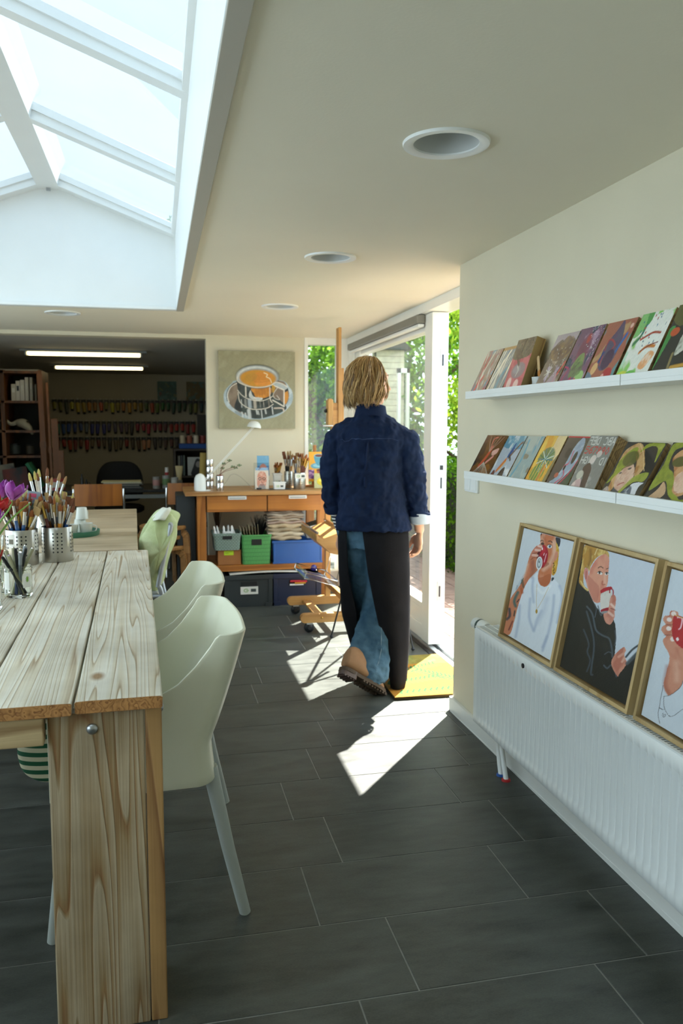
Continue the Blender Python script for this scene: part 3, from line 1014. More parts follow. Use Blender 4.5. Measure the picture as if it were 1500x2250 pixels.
a = P_('#e9ebe2', 7).wash('#8fcb6a', 1.0, .25, seed=30).wash('#bfe0c8', 1.1, .3, seed=31)
a.fill('#eef0ea', [(.3, .45), (.2, .75), (.5, .95), (.95, .95), (1, .5), (.6, .4)], .95)
a.fill('#7cc06a', [(-.05, 1.05), (.35, 1.05), (.3, .8), (.1, .65), (-.05, .7)], .95).fill('#4c9a4e', [(.2, 1.03), (.36, 1.03), (.38, .88), (.28, .8)])
a.line('#3f7a54', [(.28, .8), (.25, .65), (.12, .55)], .07).line('#a8402c', [(.3, .6), (.6, .68), (.85, .66)], .035).line('#c8772e', [(.45, .4), (.6, .48), (.85, .47)], .05).line('#7c2d22', [(.45, .42), (.7, .5), (.9, .52)], .02)
a.fill('#e8902e', [(.6, .2), (.75, .4), (.95, .35), (.8, .15)], .8, col2='#f2e3cf').ell('#c9d84a', .2, .08, .18, .07).ell('#6fbf58', .45, .1, .15, .05).ell('#e5b53a', .6, .04, .15, .03)
for k in range(22): a.ell(['#2d5f7e', '#b23a2c', '#2a6f8f'][k % 3], a.rng.uniform(.15, .95), a.rng.uniform(.5, .95), .022, .012, rot=a.rng.uniform(0, 3))
panel(a, 'small bright green and white splashed painting, upper ledge', 2.052, 1.903, ZU, .203, .012)
a = P_('#22282a', 8).fill('#c9c9bd', [(.45, .3), (.5, .7), (.8, .95), (1.05, .9), (1.05, .5), (.7, .35)], 1, col2='#8b8f80').fill('#3f8a46', [(-.05, .0), (.1, .4), (.15, .7), (-.05, .6)]).ell('#c25430', .2, .62, .12, .06).line('#c99a40', [(.5, .12), (.9, .14)], .05).line('#8a7d54', [(.4, .3), (.45, 0)], .06).fill('#5f5f34', [(0, .8), (.35, .7), (.4, 1.05), (0, 1.05)], .9)
panel(a, 'small dark painting with a pale animal head, right end of the upper ledge in view', 1.885, 1.735, ZU, .203, .016)
# lower ledge
a = P_('#5e3c20', 11).fill('#15181c', [(-.05, -.05), (.35, -.05), (.3, .5), (.1, 1.05), (-.05, 1.05)], .95, col2='#2a2c30').wash('#8a5a24', 1.0, .3, .7, seed=40)
a.line('#b84a34', [(.35, .25), (.5, .5), (.55, .7)], .11).line('#c06a58', [(.5, .62), (.45, .9), (.6, .95)], .04).fill('#d9a89c', [(.65, .62), (.9, .7), (.9, .58), (.72, .52)]).line('#d8908a', [(.6, .35), (.8, .5)], .06)
for k in range(10): a.line('#b9b2a6', [(.5, .35), (.2 + .08 * k, .1 + .02 * (k % 3)), (.15 + .09 * k, 0)], .014)
for k in range(5): a.line('#a88f84', [(.5, .6), (.3 + .12 * k, .85), (.25 + .16 * k, .97)], .016)
panel(a, 'small dark brown painting of a red lobster shape, far end of the lower ledge', 3.120, 2.925, ZL, .183, .014)
a = P_('#aab6c2', 12).fill('#3f8aa6', [(-.05, .75), (1.05, .72), (1.05, 1.05), (-.05, 1.05)], .9, col2='#9fc6d4').wash('#e4e6e6', 1.0, .3, .8, seed=43)
a.fill('#20508c', [(.5, .5), (.55, .75), (.62, .85), (.68, .6)]).line('#6a4a34', [(.6, .5), (.85, .8), (.95, .85)], .06).line('#c46a2a', [(.5, .45), (.3, .2)], .09).line('#e0a83a', [(.55, .42), (.4, .22)], .03).fill('#2a2224', [(.45, -.05), (.5, .2), (.68, .28), (.75, -.05)]).line('#3a3f44', [(.6, .55), (.75, .45)], .05).fill('#6a3a34', [(.05, 0), (.12, .2), (.25, .15), (.2, 0)])
panel(a, 'small light blue painting with an orange blue kingfisher, lower ledge', 2.915, 2.758, ZL, .184, .012)
a = P_('#8fa6a6', 13).wash('#a9b5ae', 1.0, 0, seed=45).wash('#4f93ac', .9, .35, seed=46, sx=2, sy=.7).wash('#7b6a4e', 1.3, .65, .8, seed=47).line('#5f9cb2', [(.2, .9), (.3, .5), (.15, .1)], .08)
panel(a, 'small plain blue grey washed painting, lower ledge', 2.748, 2.612, ZL, .183, .014)
a = P_('#d99a22', 14).wash('#e9c04c', 1.0, .2, seed=48, sx=3, sy=.3).fill('#e3cfa0', [(.65, .55), (.6, 1.05), (1.05, 1.05), (1.05, .6)], .8).ell('#3f7444', .5, .55, .36, .22, .8).ell('#3f7f38', .4, .25, .32, .17, .85)
for k in range(18):
    an = k * .35; a.line(['#2f6f86', '#cfe0d0', '#2d6a3c'][k % 3], [(.5, .52), (.5 + .35 * cos(an), .52 + .25 * sin(an))], .02)
for k in range(7): a.line('#e8c24a', [(.1 + .13 * k, 0), (.15 + .13 * k, .5)], .025)
a.line('#d07a30', [(.55, 0), (.62, .4)], .07).fill('#59604a', [(.85, -.05), (1.05, -.05), (1.05, .6), (.9, .5)], .8)
panel(a, 'small yellow and green painting of a spiky flower, lower ledge', 2.602, 2.455, ZL, .186, .014)
a = P_('#4a413c', 15).fill('#8f9fb2', [(.12, .1), (.3, .2), (.45, .45), (.5, .8), (.7, .98), (.88, .85), (.9, .5), (.75, .3), (.4, .05)], 1, col2='#a9b6c4').ell('#1e1c20', .35, .68, .13, .10).ell('#1c1a1e', .72, .6, .08, .12).line('#c0566c', [(.55, .72), (.6, .5), (.45, .42), (.62, .25), (.4, .1)], .035).ell('#211e22', .5, .4, .05, .05).ell('#b0553e', .3, .25, .09, .05).line('#c8405a', [(.92, .55), (.8, .3), (.5, .02)], .03).fill('#2f4a34', [(.75, -.05), (1.05, -.05), (1.05, .35), (.8, .2)]).line('#c22a34', [(0, .99), (1, .99)], .03)
panel(a, 'small painting of a pale blue face with black eyes, lower ledge', 2.445, 2.305, ZL, .186, .014)
# alphabet picture, letters mirrored as on the ledge
a = Paint(110, 130, '#7e7e79', seed=16).wash('#9a9992', 1.2, .2, seed=50)
GL = {'A': [[(0, 0), (.5, 1), (1, 0)], [(.2, .4), (.8, .4)]], 'B': [[(0, 0), (0, 1), (.8, .9), (.8, .6), (0, .5)], [(0, .5), (.9, .4), (.9, .1), (0, 0)]], 'C': [[(1, .9), (.5, 1), (0, .6), (.1, .1), (.5, 0), (1, .1)]],
      'D': [[(0, 0), (0, 1), (.7, .85), (.95, .5), (.7, .1), (0, 0)]], 'E': [[(1, 1), (0, 1), (0, 0), (1, 0)], [(0, .5), (.8, .5)]], 'F': [[(1, 1), (0, 1), (0, 0)], [(0, .55), (.8, .55)]],
      'G': [[(1, .9), (.5, 1), (0, .6), (.1, .1), (.6, 0), (1, .2), (1, .5), (.6, .5)]], 'H': [[(0, 0), (0, 1)], [(1, 0), (1, 1)], [(0, .5), (1, .5)]], 'I': [[(.5, 0), (.5, 1)]],
      '5': [[(1, 1), (0, 1), (0, .6), (.8, .6), (1, .3), (.6, 0), (0, .05)]], '6': [[(.9, 1), (.2, .7), (0, .3), (.4, 0), (1, .2), (.8, .55), (.1, .4)]], '7': [[(0, 1), (1, 1), (.3, 0)]],
      '8': [[(.5, .5), (.1, .75), (.5, 1), (.9, .75), (.5, .5), (.05, .2), (.5, 0), (.95, .2), (.5, .5)]], '9': [[(.9, .6), (.3, .45), (.1, .8), (.6, 1), (.9, .7), (.6, 0)]], '0': [[(.5, 0), (.05, .4), (.5, 1), (.95, .5), (.5, 0)]],
      'W': [[(0, 1), (.25, 0), (.5, .7), (.75, 0), (1, 1)]], 'V': [[(0, 1), (.5, 0), (1, 1)]]}
def letters(a, txt, x0, y0, cw, ch, col, mirror=False, w_=.02):
    for i, c_ in enumerate(txt):
        for st in GL.get(c_, []):
            a.line(col, [((x0 + (i + (1 - p[0] if mirror else p[0]) * .78) * cw), y0 + p[1] * ch) for p in st], w_, smooth=0)
letters(a, 'FED CBA', .04, .84, .14, .13, '#c9cac4', True)
letters(a, '567890', .04, .68, .15, .12, '#b8302a', False)
letters(a, 'HGVW DI', .04, .50, .14, .12, '#c3c4bd', True)
a.ell('#cfc2ba', .62, .68, .09, .06, .8).ell('#d8c9c0', .47, .58, .10, .08, .9)
a.fill('#4c3832', [(.25, .42), (.4, .52), (.55, .44), (.6, .3), (.62, -.02), (.42, -.02), (.4, .25)]).fill('#c9a8a4', [(.1, 0), (.12, .15), (.3, .25), (.42, .15), (.42, 0)], .9, col2='#d9c4bc').ell('#d0cbb8', .25, .3, .12, .08, .7)
panel(a, 'small grey painting with mirrored white letters and red numbers, lower ledge', 2.295, 2.142, ZL, .187, .02, n=6)
# two portraits of a blonde woman with a green frog painted over
QA = [(715, 155), (1205, 160), (945, 965), (445, 880)]
def frog1():
    a = Paint(120, 110, '#1b1d1f', QA, seed=17)
    a.fill('#c9a06a', [(640, 420), (700, 270), (790, 195), (870, 165), (930, 230), (950, 330), (975, 470), (930, 560), (880, 620), (860, 560), (860, 380), (800, 300), (700, 400), (640, 620), (620, 760), (540, 860), (480, 860), (560, 740), (600, 560)], 1, col2='#a8743f')
    a.fill('#d9b49c', [(700, 480), (760, 420), (830, 440), (860, 560), (840, 650), (790, 740), (700, 810), (640, 780), (620, 700), (640, 600)], 1, col2='#c79a84')
    a.fill('#8f9a2c', [(520, 700), (600, 560), (640, 420), (700, 330), (790, 240), (840, 220), (860, 250), (820, 330), (760, 440), (690, 530), (620, 600), (560, 680)], .95, col2='#7a8424')
    a.ell('#5a5a1e', 785, 370, 118, 80, .95, rot=-.85)
    a.fill('#8f9a2c', [(880, 290), (920, 220), (980, 170), (1090, 165), (1180, 170), (1150, 260), (1090, 420), (1100, 240), (1040, 200), (960, 230)], .9, col2='#a8a94a')
    a.fill('#98a03a', [(640, 900), (700, 800), (780, 700), (860, 610), (960, 560), (1040, 550), (1030, 620), (980, 680), (880, 680), (800, 740), (700, 850)], .92, col2='#7f8a2a')
    a.fill('#d8dade', [(840, 720), (1000, 690), (940, 760), (890, 940), (820, 930)], .95).fill('#3c4a5a', [(700, 860), (850, 740), (830, 940), (740, 930)], .9, col2='#cfd3d8').fill('#cbb8a8', [(450, 870), (540, 740), (560, 860)], .7, col2='#6a4f8a').fill('#4a5056', [(600, 880), (620, 770), (690, 830), (660, 900)], .9)
    a.line('#6a4434', [(690, 510), (740, 480), (790, 460)], 8).ell('#2c3238', 790, 500, 26, 12, .9, rot=-.5).ell('#2c3238', 685, 560, 20, 10, .9, rot=-.5)
    a.line('#a3574c', [(670, 730), (705, 705), (745, 690)], 14).line('#b98a74', [(710, 560), (690, 640), (720, 640)], 6)
    a.line('#e2c490', [(870, 180), (930, 300), (950, 420), (980, 530)], 7).line('#8a5a30', [(850, 330), (870, 450), (850, 580)], 6)
    return a
panel(frog1(), 'blonde woman portrait with a green frog over her eye, left one of two', 2.105, 1.918, ZL, .176, .012)
QB = [(715 + 545, 135), (1205 + 545, 150), (945 + 560, 1045), (965, 965)]
def frog2():
    a = Paint(120, 110, '#1c2226', QB, seed=18)
    a.fill('#c99868', [(1270, 350), (1330, 250), (1420, 190), (1500, 180), (1620, 230), (1650, 500), (1560, 700), (1480, 620), (1480, 760), (1380, 850), (1300, 780), (1300, 500)], 1, col2='#a5693f')
    a.fill('#ddb9a0', [(1310, 700), (1330, 560), (1420, 470), (1500, 330), (1580, 420), (1600, 620), (1520, 720), (1420, 790), (1340, 800)], 1, col2='#cfa48c')
    a.fill('#c7a27c', [(1040, 880), (1140, 760), (1200, 650), (1230, 760), (1200, 860), (1080, 930)], .95)
    a.fill('#909a30', [(1040, 780), (1100, 600), (1180, 420), (1220, 270), (1270, 150), (1390, 140), (1360, 190), (1290, 230), (1250, 340), (1240, 460), (1290, 520), (1310, 640), (1300, 780), (1360, 850), (1390, 900), (1460, 900), (1440, 980), (1380, 1000), (1330, 930), (1260, 830), (1220, 640), (1120, 720)], .95, col2='#7a8426')
    a.ell('#4f5220', 1355, 375, 92, 62, .95, rot=-.5)
    a.ell('#30363c', 1445, 572, 34, 16, 1).line('#6a4434', [(1410, 540), (1450, 525), (1490, 530)], 8).line('#b06a5c', [(1325, 790), (1350, 788)], 10)
    a.fill('#3d444b', [(1100, 900), (1200, 880), (1260, 960), (1200, 1000), (1080, 960)], .9).fill('#d9dbe0', [(1200, 900), (1260, 930), (1300, 1000), (1200, 1010)], .9).fill('#bfa890', [(1020, 880), (1080, 900), (1090, 980), (1000, 960)], .8, col2='#6a4f8a').fill('#5f6a70', [(1480, 730), (1700, 500), (1700, 1100), (1400, 1000), (1460, 880)], .9)
    return a
panel(frog2(), 'blonde woman portrait with a climbing frog and large eye, rightmost on the lower ledge', 1.893, 1.70, ZL, .178, .012)
# cup with a wooden stick on the upper ledge
t = thing('plastic_cup', 'small white translucent plastic cup on the upper ledge', 'cup', (1.275, 2.590, ZU))
q = MB(); q.lathe([(.027, 0), (.033, .045), (.0315, .045), (.0255, .002)], n=24); q.f = [f_ for f_ in q.f if len(f_) == 4] + [tuple(range(24))[::-1]]
obj('cup_wall', q, mat('cup_plastic', '#dcdedb', .4, trans=.25), parent=t, smooth=True)
t = thing('wooden_stick', 'flat wooden stirring stick with an orange dipped end standing in the cup', 'stick', (1.262, 2.572, ZU + .004))
q = MB(); M_ = Matrix.Rotation(R(-14), 4, 'X')
pr = [(-.0085, 0), (.0085, 0), (.0085, .108)] + [(.0085 * cos(k * pi / 6), .108 + .0085 * sin(k * pi / 6)) for k in range(1, 6)] + [(-.0085, .108)]
q.prism([(p[0], p[1]) for p in pr], -.001, .001, 'x')
obj('stick', q, mat('stick_wood', '#c9a878', .7, var=.1, vscale=40), parent=t, rot=(R(-14), R(2), 0))
q = MB(); q.prism([(-.0087, .0), (.0087, .0), (.0087, .062), (-.0087, .066)], -.0013, .0013, 'x')
obj('paint_dip', q, mat('orange_dye', '#b5742c', .6), parent=t, rot=(R(-14), R(2), 0))
# light switch under the lower ledge
t = thing('light_switch', 'white double light switch below the lower ledge by the door corner', 'switch', (WX, 3.335, 1.085))
q = MB(); q.box(-.011, 0, -.072, .072, -.036, .036)
obj('cover_frame', q, M_white, parent=t, bevel=.003)
for yy in (-.035, .035):
    q = MB(); q.box(-.015, -.010, yy - .031, yy + .031, -.028, .028)
    obj('rocker', q, M_white, parent=t, bevel=.002)

# radiator
RXF, RY0, RY1, RZ0, RZ1 = 1.20, 1.10, 2.955, .165, .552
M_rad = mat('radiator_enamel', '#e9eceb', 0.22, var=.02, vscale=4)
rad = thing('radiator', 'long white ribbed panel radiator under the portraits', 'radiator', (1.26, (RY0 + RY1) / 2, RZ0))
def RL(mb): return mb.xf(Matrix.Translation((-1.26, -(RY0 + RY1) / 2, -RZ0)))
q = MB()
# front plate with pressed ribs: grid of profile
nr = int((RY1 - RY0 - .05) / .0333)
prof = []
y = RY0; 
prof.append((RY0, 0)); prof.append((RY0 + .02, 0))
for k in range(nr):
    yc = RY0 + .035 + k * .0333
    prof += [(yc - .0150, 0), (yc - .0100, .0105), (yc + .0100, .0105), (yc + .0150, 0)]
prof.append((RY1 - .012, 0)); prof.append((RY1, 0))
zs = [RZ0, RZ0 + .006, RZ0 + .035, RZ0 + .05, RZ1 - .055, RZ1 - .042, RZ1 - .008, RZ1]
wz = [0, 0, 0, 1, 1, 0, 0, 0]; ox = [.006, 0, 0, 0, 0, 0, 0, .008]
rows = [[(RXF + ox[i] + d * wz[i], yy, z) for (yy, d) in prof] for i, z in enumerate(zs)]
q.loft(rows, cap0=False, cap1=False, closed=False)
obj('front_panel', RL(q), M_rad, parent=rad, smooth=True, sangle=50)
q = MB(); q.box(RXF + .09, RXF + .10, RY0, RY1, RZ0, RZ1 - .004)
for k in range(60): q.box(RXF + .02, RXF + .088, RY0 + .03 + k * .03, RY0 + .031 + k * .03, RZ0 + .02, RZ1 - .012)
obj('rear_panel', RL(q), M_rad, parent=rad)
q = MB()
q.box(RXF + .002, RXF + .012, RY0, RY1, RZ1 - .002, RZ1 + .003); q.box(RXF + .092, RXF + .102, RY0, RY1, RZ1 - .002, RZ1 + .003)
for k in range(int((RY1 - RY0) / .0125)): q.box(RXF + .010, RXF + .094, RY0 + .004 + k * .0125, RY0 + .0095 + k * .0125, RZ1 - .002, RZ1 + .002)
q.box(RXF + .035, RXF + .04, RY0, RY1, RZ1 - .003, RZ1 + .0025); q.box(RXF + .063, RXF + .068, RY0, RY1, RZ1 - .003, RZ1 + .0025)
obj('top_grille', RL(q), M_rad, parent=rad)
q = MB(); q.box(RXF + .006, RXF + .10, RY1 - .002, RY1 + .003, RZ0 + .01, RZ1)
obj('side_cover', RL(q), M_rad, parent=rad)
q = MB(); q.lathe([(.0001, -.002), (.0085, -.002), (.0085, .002), (.0001, .002)], n=20, M=Matrix.Translation((RXF - .001, 2.515, RZ1 - .030)) @ Matrix.Rotation(R(90), 4, 'Y'))
obj('black_plug', RL(q), M_dark, parent=rad)
q = MB(); q.tube([(1.265, RY1, RZ1 - .03), (1.265, RY1 + .03, RZ1 - .03)], .011, 12)
vl = obj('valve_body', RL(q), M_chrome, parent=rad, smooth=True)
q = MB(); q.tube([(1.265, RY1 + .03, RZ1 - .020), (1.264, RY1 + .055, RZ1 - .020), (1.260, RY1 + .075, RZ1 - .020)], [.020, .025, .0265], 28)
obj('thermostat_neck', RL(q), mat('valve_white', '#dfe3e0', .35), parent=rad, smooth=True, sangle=50)
q = MB(); q.tube([(1.260, RY1 + .0745, RZ1 - .020), (1.258, RY1 + .088, RZ1 - .020)], [.0262, .0262], 28)
obj('scale_ring', RL(q), mat('scale_green', '#33463f', .5), parent=rad, smooth=True, sangle=50)
q = MB(); q.tube([(1.258, RY1 + .0865, RZ1 - .020), (1.254, RY1 + .118, RZ1 - .019), (1.253, RY1 + .122, RZ1 - .019)], [.0275, .026, .021], 28)
obj('thermostat_knob', RL(q), mat('valve_white', '#dfe3e0', .35), parent=rad, smooth=True, sangle=50)
for zz, xx in ((RZ0 + .03, 1.24), (RZ0 + .065, 1.24)):
    q = MB(); q.tube([(xx, RY1 - .002, zz), (xx, RY1 + .015, zz)], .009, 10); q.tube([(xx, RY1 + .012, zz), (xx, RY1 + .020, zz)], .006, 6)
    obj('bleed_plug', RL(q), M_chrome, parent=rad, smooth=True)
for k, (yy, c_, nm) in enumerate(((2.88, '#2c5fb0', 'blue'), (2.845, '#c22a2a', 'red'))):
    q = MB(); q.tube([(1.27, yy - .02, RZ0 + .01), (1.268, yy - .02, .10), (1.262, yy - .05 - .01 * k, .04), (1.26, yy - .07 - .012 * k, .003)], .0095, 12)
    obj('pipe', RL(q), M_white, parent=rad, smooth=True)
    q = MB(); q.lathe([(.0095, 0), (.0175, 0), (.0165, .006), (.0095, .007)], (1.26, yy - .07 - .012 * k, 0), 20)
    obj('pipe_collar', RL(q), mat('collar_' + nm, c_, .5), parent=rad, smooth=True, label=nm + ' floor collar of a radiator pipe')

# three framed portraits leaning on the radiator
M_oakf = wood('frame_maple', '#cdb382', '#b08f58', axis='Z', ring=5, rough=.5, bump=.08)
def framed(pt, label, yl, yr, zb, h_):
    w_ = yl - yr; d = .032; xb = 1.222
    lean = math.asin((WX - .001 - d - xb) / h_)
    t = thing('framed_portrait', label, 'painting', (xb, yl, zb), group='framed portraits on the radiator')
    t.rotation_euler = (Matrix.Rotation(R(-90), 3, 'Z') @ Matrix.Rotation(-lean, 3, 'X')).to_euler()
    fw = .011
    q = MB(); q.box(0, fw, 0, d, 0, h_); q.box(w_ - fw, w_, 0, d, 0, h_); q.box(fw, w_ - fw, 0, d, 0, fw); q.box(fw, w_ - fw, 0, d, h_ - fw, h_)
    q.box(fw - .001, w_ - fw + .001, d - .004, d - .001, fw - .001, h_ - fw + .001)
    obj('frame', q, M_oakf, parent=t, bevel=.0006)
    gp = .006; pt.grain = .3
    pt.mesh('canvas', w_ - 2 * fw - 2 * gp, h_ - 2 * fw - 2 * gp, .016, t, M_paint, M_canvas, loc=(fw + gp, .012, fw + gp))
    return t
# portrait 1, drawn in its own units
def portrait1():
    a = Paint(200, 200, '#ccd3d9', [(343, 88), (1135, 292), (782, 2060), (75, 1640)], seed=21)
    a.fill('#b7c0cb', [(235, 1000), (360, 780), (400, 850), (260, 1020)], .8)
    a.fill('#dbe2ea', [(165, 1680), (245, 1450), (290, 1200), (350, 1010), (420, 870), (560, 760), (640, 900), (720, 960), (800, 860), (930, 1030), (990, 1150), (960, 1500), (860, 2150), (780, 2080)], 1)
    for pts in ([(300, 1250), (290, 1450), (250, 1700)], [(450, 1150), (440, 1420), (500, 1600)], [(620, 1330), (560, 1450), (510, 1620)], [(800, 1100), (780, 1350), (720, 1650), (640, 1850)], [(880, 960), (920, 1120), (850, 1500)], [(490, 850), (480, 1000), (500, 1200)], [(700, 1700), (640, 1900)]):
        a.line('#a7b5cc', pts, 34, .75, soft=.9)
    a.line('#c2ccdb', [(700, 1150), (640, 1350), (560, 1500)], 60, .7, soft=1)
    a.line('#e9eef2', [(560, 1000), (640, 1070), (740, 960)], 40, .8, soft=.6)
    a.fill('#c8805e', [(75, 1640), (100, 1400), (160, 1160), (300, 950), (370, 780), (420, 560), (480, 420), (560, 350), (600, 340), (640, 500), (600, 640), (540, 740), (440, 850), (380, 950), (330, 1080), (270, 1280), (230, 1450), (170, 1660)], 1, col2='#b8664a', f=2)
    a.line('#e0b498', [(410, 640), (380, 760), (340, 860)], 30, .6, soft=.8).line('#7b4438', [(480, 600), (500, 720), (460, 820)], 50, .5, soft=1)
    for pts, c_, w_ in (([(270, 1060), (220, 1180), (240, 1260)], '#3b6a66', 40), ([(330, 880), (350, 980)], '#6e5a44', 30), ([(150, 1300), (160, 1400), (120, 1450)], '#28404e', 36), ([(320, 1010), (330, 1060)], '#b05a2c', 40), ([(230, 1330), (220, 1400)], '#33403e', 20), ([(200, 1480), (150, 1600)], '#7a3a34', 22), ([(290, 1160), (260, 1200)], '#222c38', 16), ([(260, 960), (250, 1010)], '#97a2ae', 20), ([(345, 850), (310, 930)], '#3f6a64', 14)):
        a.line(c_, pts, w_, .9, soft=.5)
    a.fill('#c87850', [(600, 170), (720, 190), (830, 230), (860, 420), (820, 560), (780, 680), (760, 800), (740, 900), (680, 970), (600, 950), (560, 860), (570, 740), (620, 640), (590, 400), (590, 250)], 1, col2='#d8a083', f=2)
    a.fill('#b05f38', [(560, 850), (620, 830), (740, 780), (740, 900), (680, 968), (600, 950)], .75)
    a.line('#e6c3ac', [(780, 300), (800, 450), (720, 640), (640, 720)], 46, .6, soft=1).line('#a9583a', [(640, 230), (690, 330), (620, 380)], 36, .5, soft=1)
    a.fill('#8f4436', [(600, 700), (720, 640), (690, 600), (620, 640)], .5)
    a.fill('#34383f', [(820, 225), (890, 240), (880, 350), (850, 360), (830, 300)]).fill('#24282e', [(595, 170), (612, 165), (600, 200)])
    a.fill('#c9962e', [(825, 300), (870, 400), (865, 520), (850, 640), (820, 770), (770, 800), (770, 700), (800, 600), (830, 480)], 1, col2='#e0c060', f=6)
    for k in range(6): a.ell('#5a3c14', 790 + 8 * (k % 2), 620 + k * 28, 12, 9)
    a.fill('#cf8a70', [(820, 450), (855, 440), (850, 520), (815, 580), (805, 520)])
    a.line('#4c2c1e', [(595, 285), (612, 272), (632, 285)], 14).line('#5c3624', [(712, 285), (740, 280), (765, 300)], 16)
    a.ell('#33201c', 622, 325, 26, 22, .9).ell('#e8ebea', 728, 365, 34, 26).ell('#3f6d8c', 732, 364, 18, 20).ell('#16222c', 733, 362, 8, 9).line('#33201c', [(700, 345), (730, 333), (762, 350)], 9)
    a.fill('#a51d2c', [(620, 350), (660, 350), (705, 430), (700, 560), (660, 650), (610, 690), (545, 560), (560, 470), (600, 430)], 1, col2='#d03a44', f=5)
    a.line('#e8b6c0', [(680, 480), (650, 600)], 10).line('#f0d0d4', [(650, 470), (640, 500)], 10).ell('#f2e6e6', 620, 400, 8, 22).fill('#5c0f18', [(545, 470), (590, 430), (570, 520), (540, 560)], .9)
    a.ell('#dfe3e4', 576, 620, 46, 98, 1, rot=.1).ell('#8b9498', 576, 620, 33, 78, 1, rot=.1).ell('#c2cacb', 578, 615, 22, 56, 1, rot=.1).ell('#5f6a70', 575, 600, 9, 22)
    a.fill('#c77a62', [(470, 460), (500, 390), (560, 345), (605, 350), (600, 400), (560, 450), (500, 470), (450, 520)], 1).line('#e8c6ba', [(560, 360), (605, 372)], 30, .9).line('#e3bfb2', [(520, 420), (580, 425)], 34, .9).line('#e0b4a4', [(480, 500), (545, 505)], 36, .9).line('#7d3d30', [(470, 478), (540, 462)], 8).line('#7d3d30', [(450, 570), (490, 540), (520, 545)], 8)
    a.line('#c2a45c', [(548, 930), (540, 1150), (545, 1300)], 5).line('#c2a45c', [(718, 980), (640, 1150), (560, 1290)], 5).ell('#b08d34', 545, 1335, 16, 32)
    a.fill('#39424a', [(780, 830), (800, 850), (765, 890), (760, 850)])
    return a
def portrait2():
    a = Paint(200, 200, '#c6ced8', [(447, 115), (1330, 362), (945, 2085), (123, 1598)], seed=22)
    a.fill('#24241f', [(123, 1640), (60, 1640), (380, 100), (440, 200), (400, 560), (480, 660), (540, 800), (640, 950), (780, 1000), (815, 1200), (800, 1400), (790, 1500), (820, 1700), (930, 1570), (1100, 1380), (1350, 1200), (1000, 2200), (900, 2150), (500, 1900)], 1, smooth=2, col2='#2c2a22', f=1)
    a.fill('#d8987e', [(520, 400), (600, 280), (700, 230), (745, 280), (735, 440), (725, 560), (700, 640), (640, 680), (640, 800), (560, 820), (500, 700), (460, 560), (500, 470)], 1, col2='#cf806c', f=2)
    a.fill('#b8685a', [(480, 500), (560, 560), (620, 640), (600, 780), (560, 810), (500, 690)], .5)
    a.line('#e8bda8', [(690, 470), (690, 600)], 26, .6, soft=1).line('#a9553f', [(660, 560), (655, 600), (690, 600)], 16, .7)
    a.fill('#b5873c', [(447, 130), (560, 130), (720, 190), (745, 270), (700, 230), (600, 270), (530, 360), (500, 440), (480, 400), (440, 420), (430, 600), (490, 660), (470, 680), (390, 600), (375, 540), (410, 350)], 1, col2='#d9bd72', f=6)
    a.line('#6e4a20', [(480, 400), (520, 300), (520, 180)], 30, .6, soft=1).line('#e0c98c', [(600, 170), (570, 240)], 12).line('#dcc482', [(395, 560), (440, 640), (480, 670)], 16)
    a.fill('#d0877c', [(440, 420), (480, 400), (490, 470), (470, 580), (440, 500)]).line('#a85a50', [(465, 440), (460, 530)], 10)
    a.line('#5a3a28', [(610, 400), (640, 382), (670, 400)], 10).line('#5a3a28', [(708, 412), (735, 402)], 9)
    a.ell('#e6e4df', 630, 462, 32, 18, 1, rot=.3).ell('#39342e', 625, 458, 13, 16).ell('#e6e4df', 712, 472, 22, 14).ell('#39342e', 712, 468, 11, 14).line('#3a2620', [(598, 455), (630, 438), (660, 462)], 7).line('#3a2620', [(695, 460), (715, 450), (735, 465)], 7)
    a.fill('#d5cfc6', [(638, 700), (700, 660), (768, 680), (760, 800), (750, 890), (640, 930)], 1, col2='#bdb7ac').fill('#b3202c', [(636, 670), (700, 635), (765, 628), (770, 660), (700, 680), (640, 708)]).fill('#a31c2a', [(640, 905), (740, 875), (755, 895), (720, 920), (640, 935)]).fill('#8f9092', [(640, 932), (720, 920), (715, 940), (650, 955)])
    a.line('#9c1c2c', [(745, 700), (750, 650), (785, 670), (785, 730), (768, 800)], 15)
    a.fill('#cf8f7a', [(750, 770), (790, 720), (820, 760), (815, 830), (800, 920), (800, 990), (770, 1060), (735, 1090), (690, 1060), (665, 960), (720, 930)], 1, col2='#b8705e').line('#ecd2c4', [(760, 840), (800, 880)], 26, .7).line('#e6c6b8', [(730, 940), (780, 980)], 30, .7).line('#7d4438', [(755, 890), (810, 915)], 8)
    a.line('#515a62', [(465, 870), (530, 960), (570, 1150), (650, 1220), (730, 1260), (760, 1380), (765, 1480)], 20, .9, soft=.6).line('#49525a', [(460, 930), (520, 1150), (545, 1350), (510, 1600), (500, 1690), (520, 1700)], 20, .9, soft=.6).line('#454d55', [(420, 1150), (480, 1320), (460, 1420), (495, 1530), (450, 1660)], 18, .9, soft=.6).line('#4f575f', [(560, 840), (580, 900), (560, 1000)], 12).line('#4f575f', [(600, 860), (630, 970), (650, 960)], 12).line('#4f575f', [(670, 1450), (720, 1420), (760, 1440)], 12).line('#4c555d', [(660, 1585), (700, 1620), (750, 1580), (790, 1650), (810, 1720)], 18).line('#454d55', [(800, 1160), (810, 1250), (795, 1340)], 14)
    a.fill('#b8705c', [(750, 1570), (790, 1460), (850, 1400), (905, 1360), (930, 1400), (910, 1440), (920, 1500), (940, 1550), (900, 1620), (850, 1680), (820, 1715)], 1, col2='#cf8f78').line('#d8a08a', [(840, 1480), (900, 1440)], 30, .8).line('#dcaa94', [(880, 1540), (915, 1490)], 26, .8)
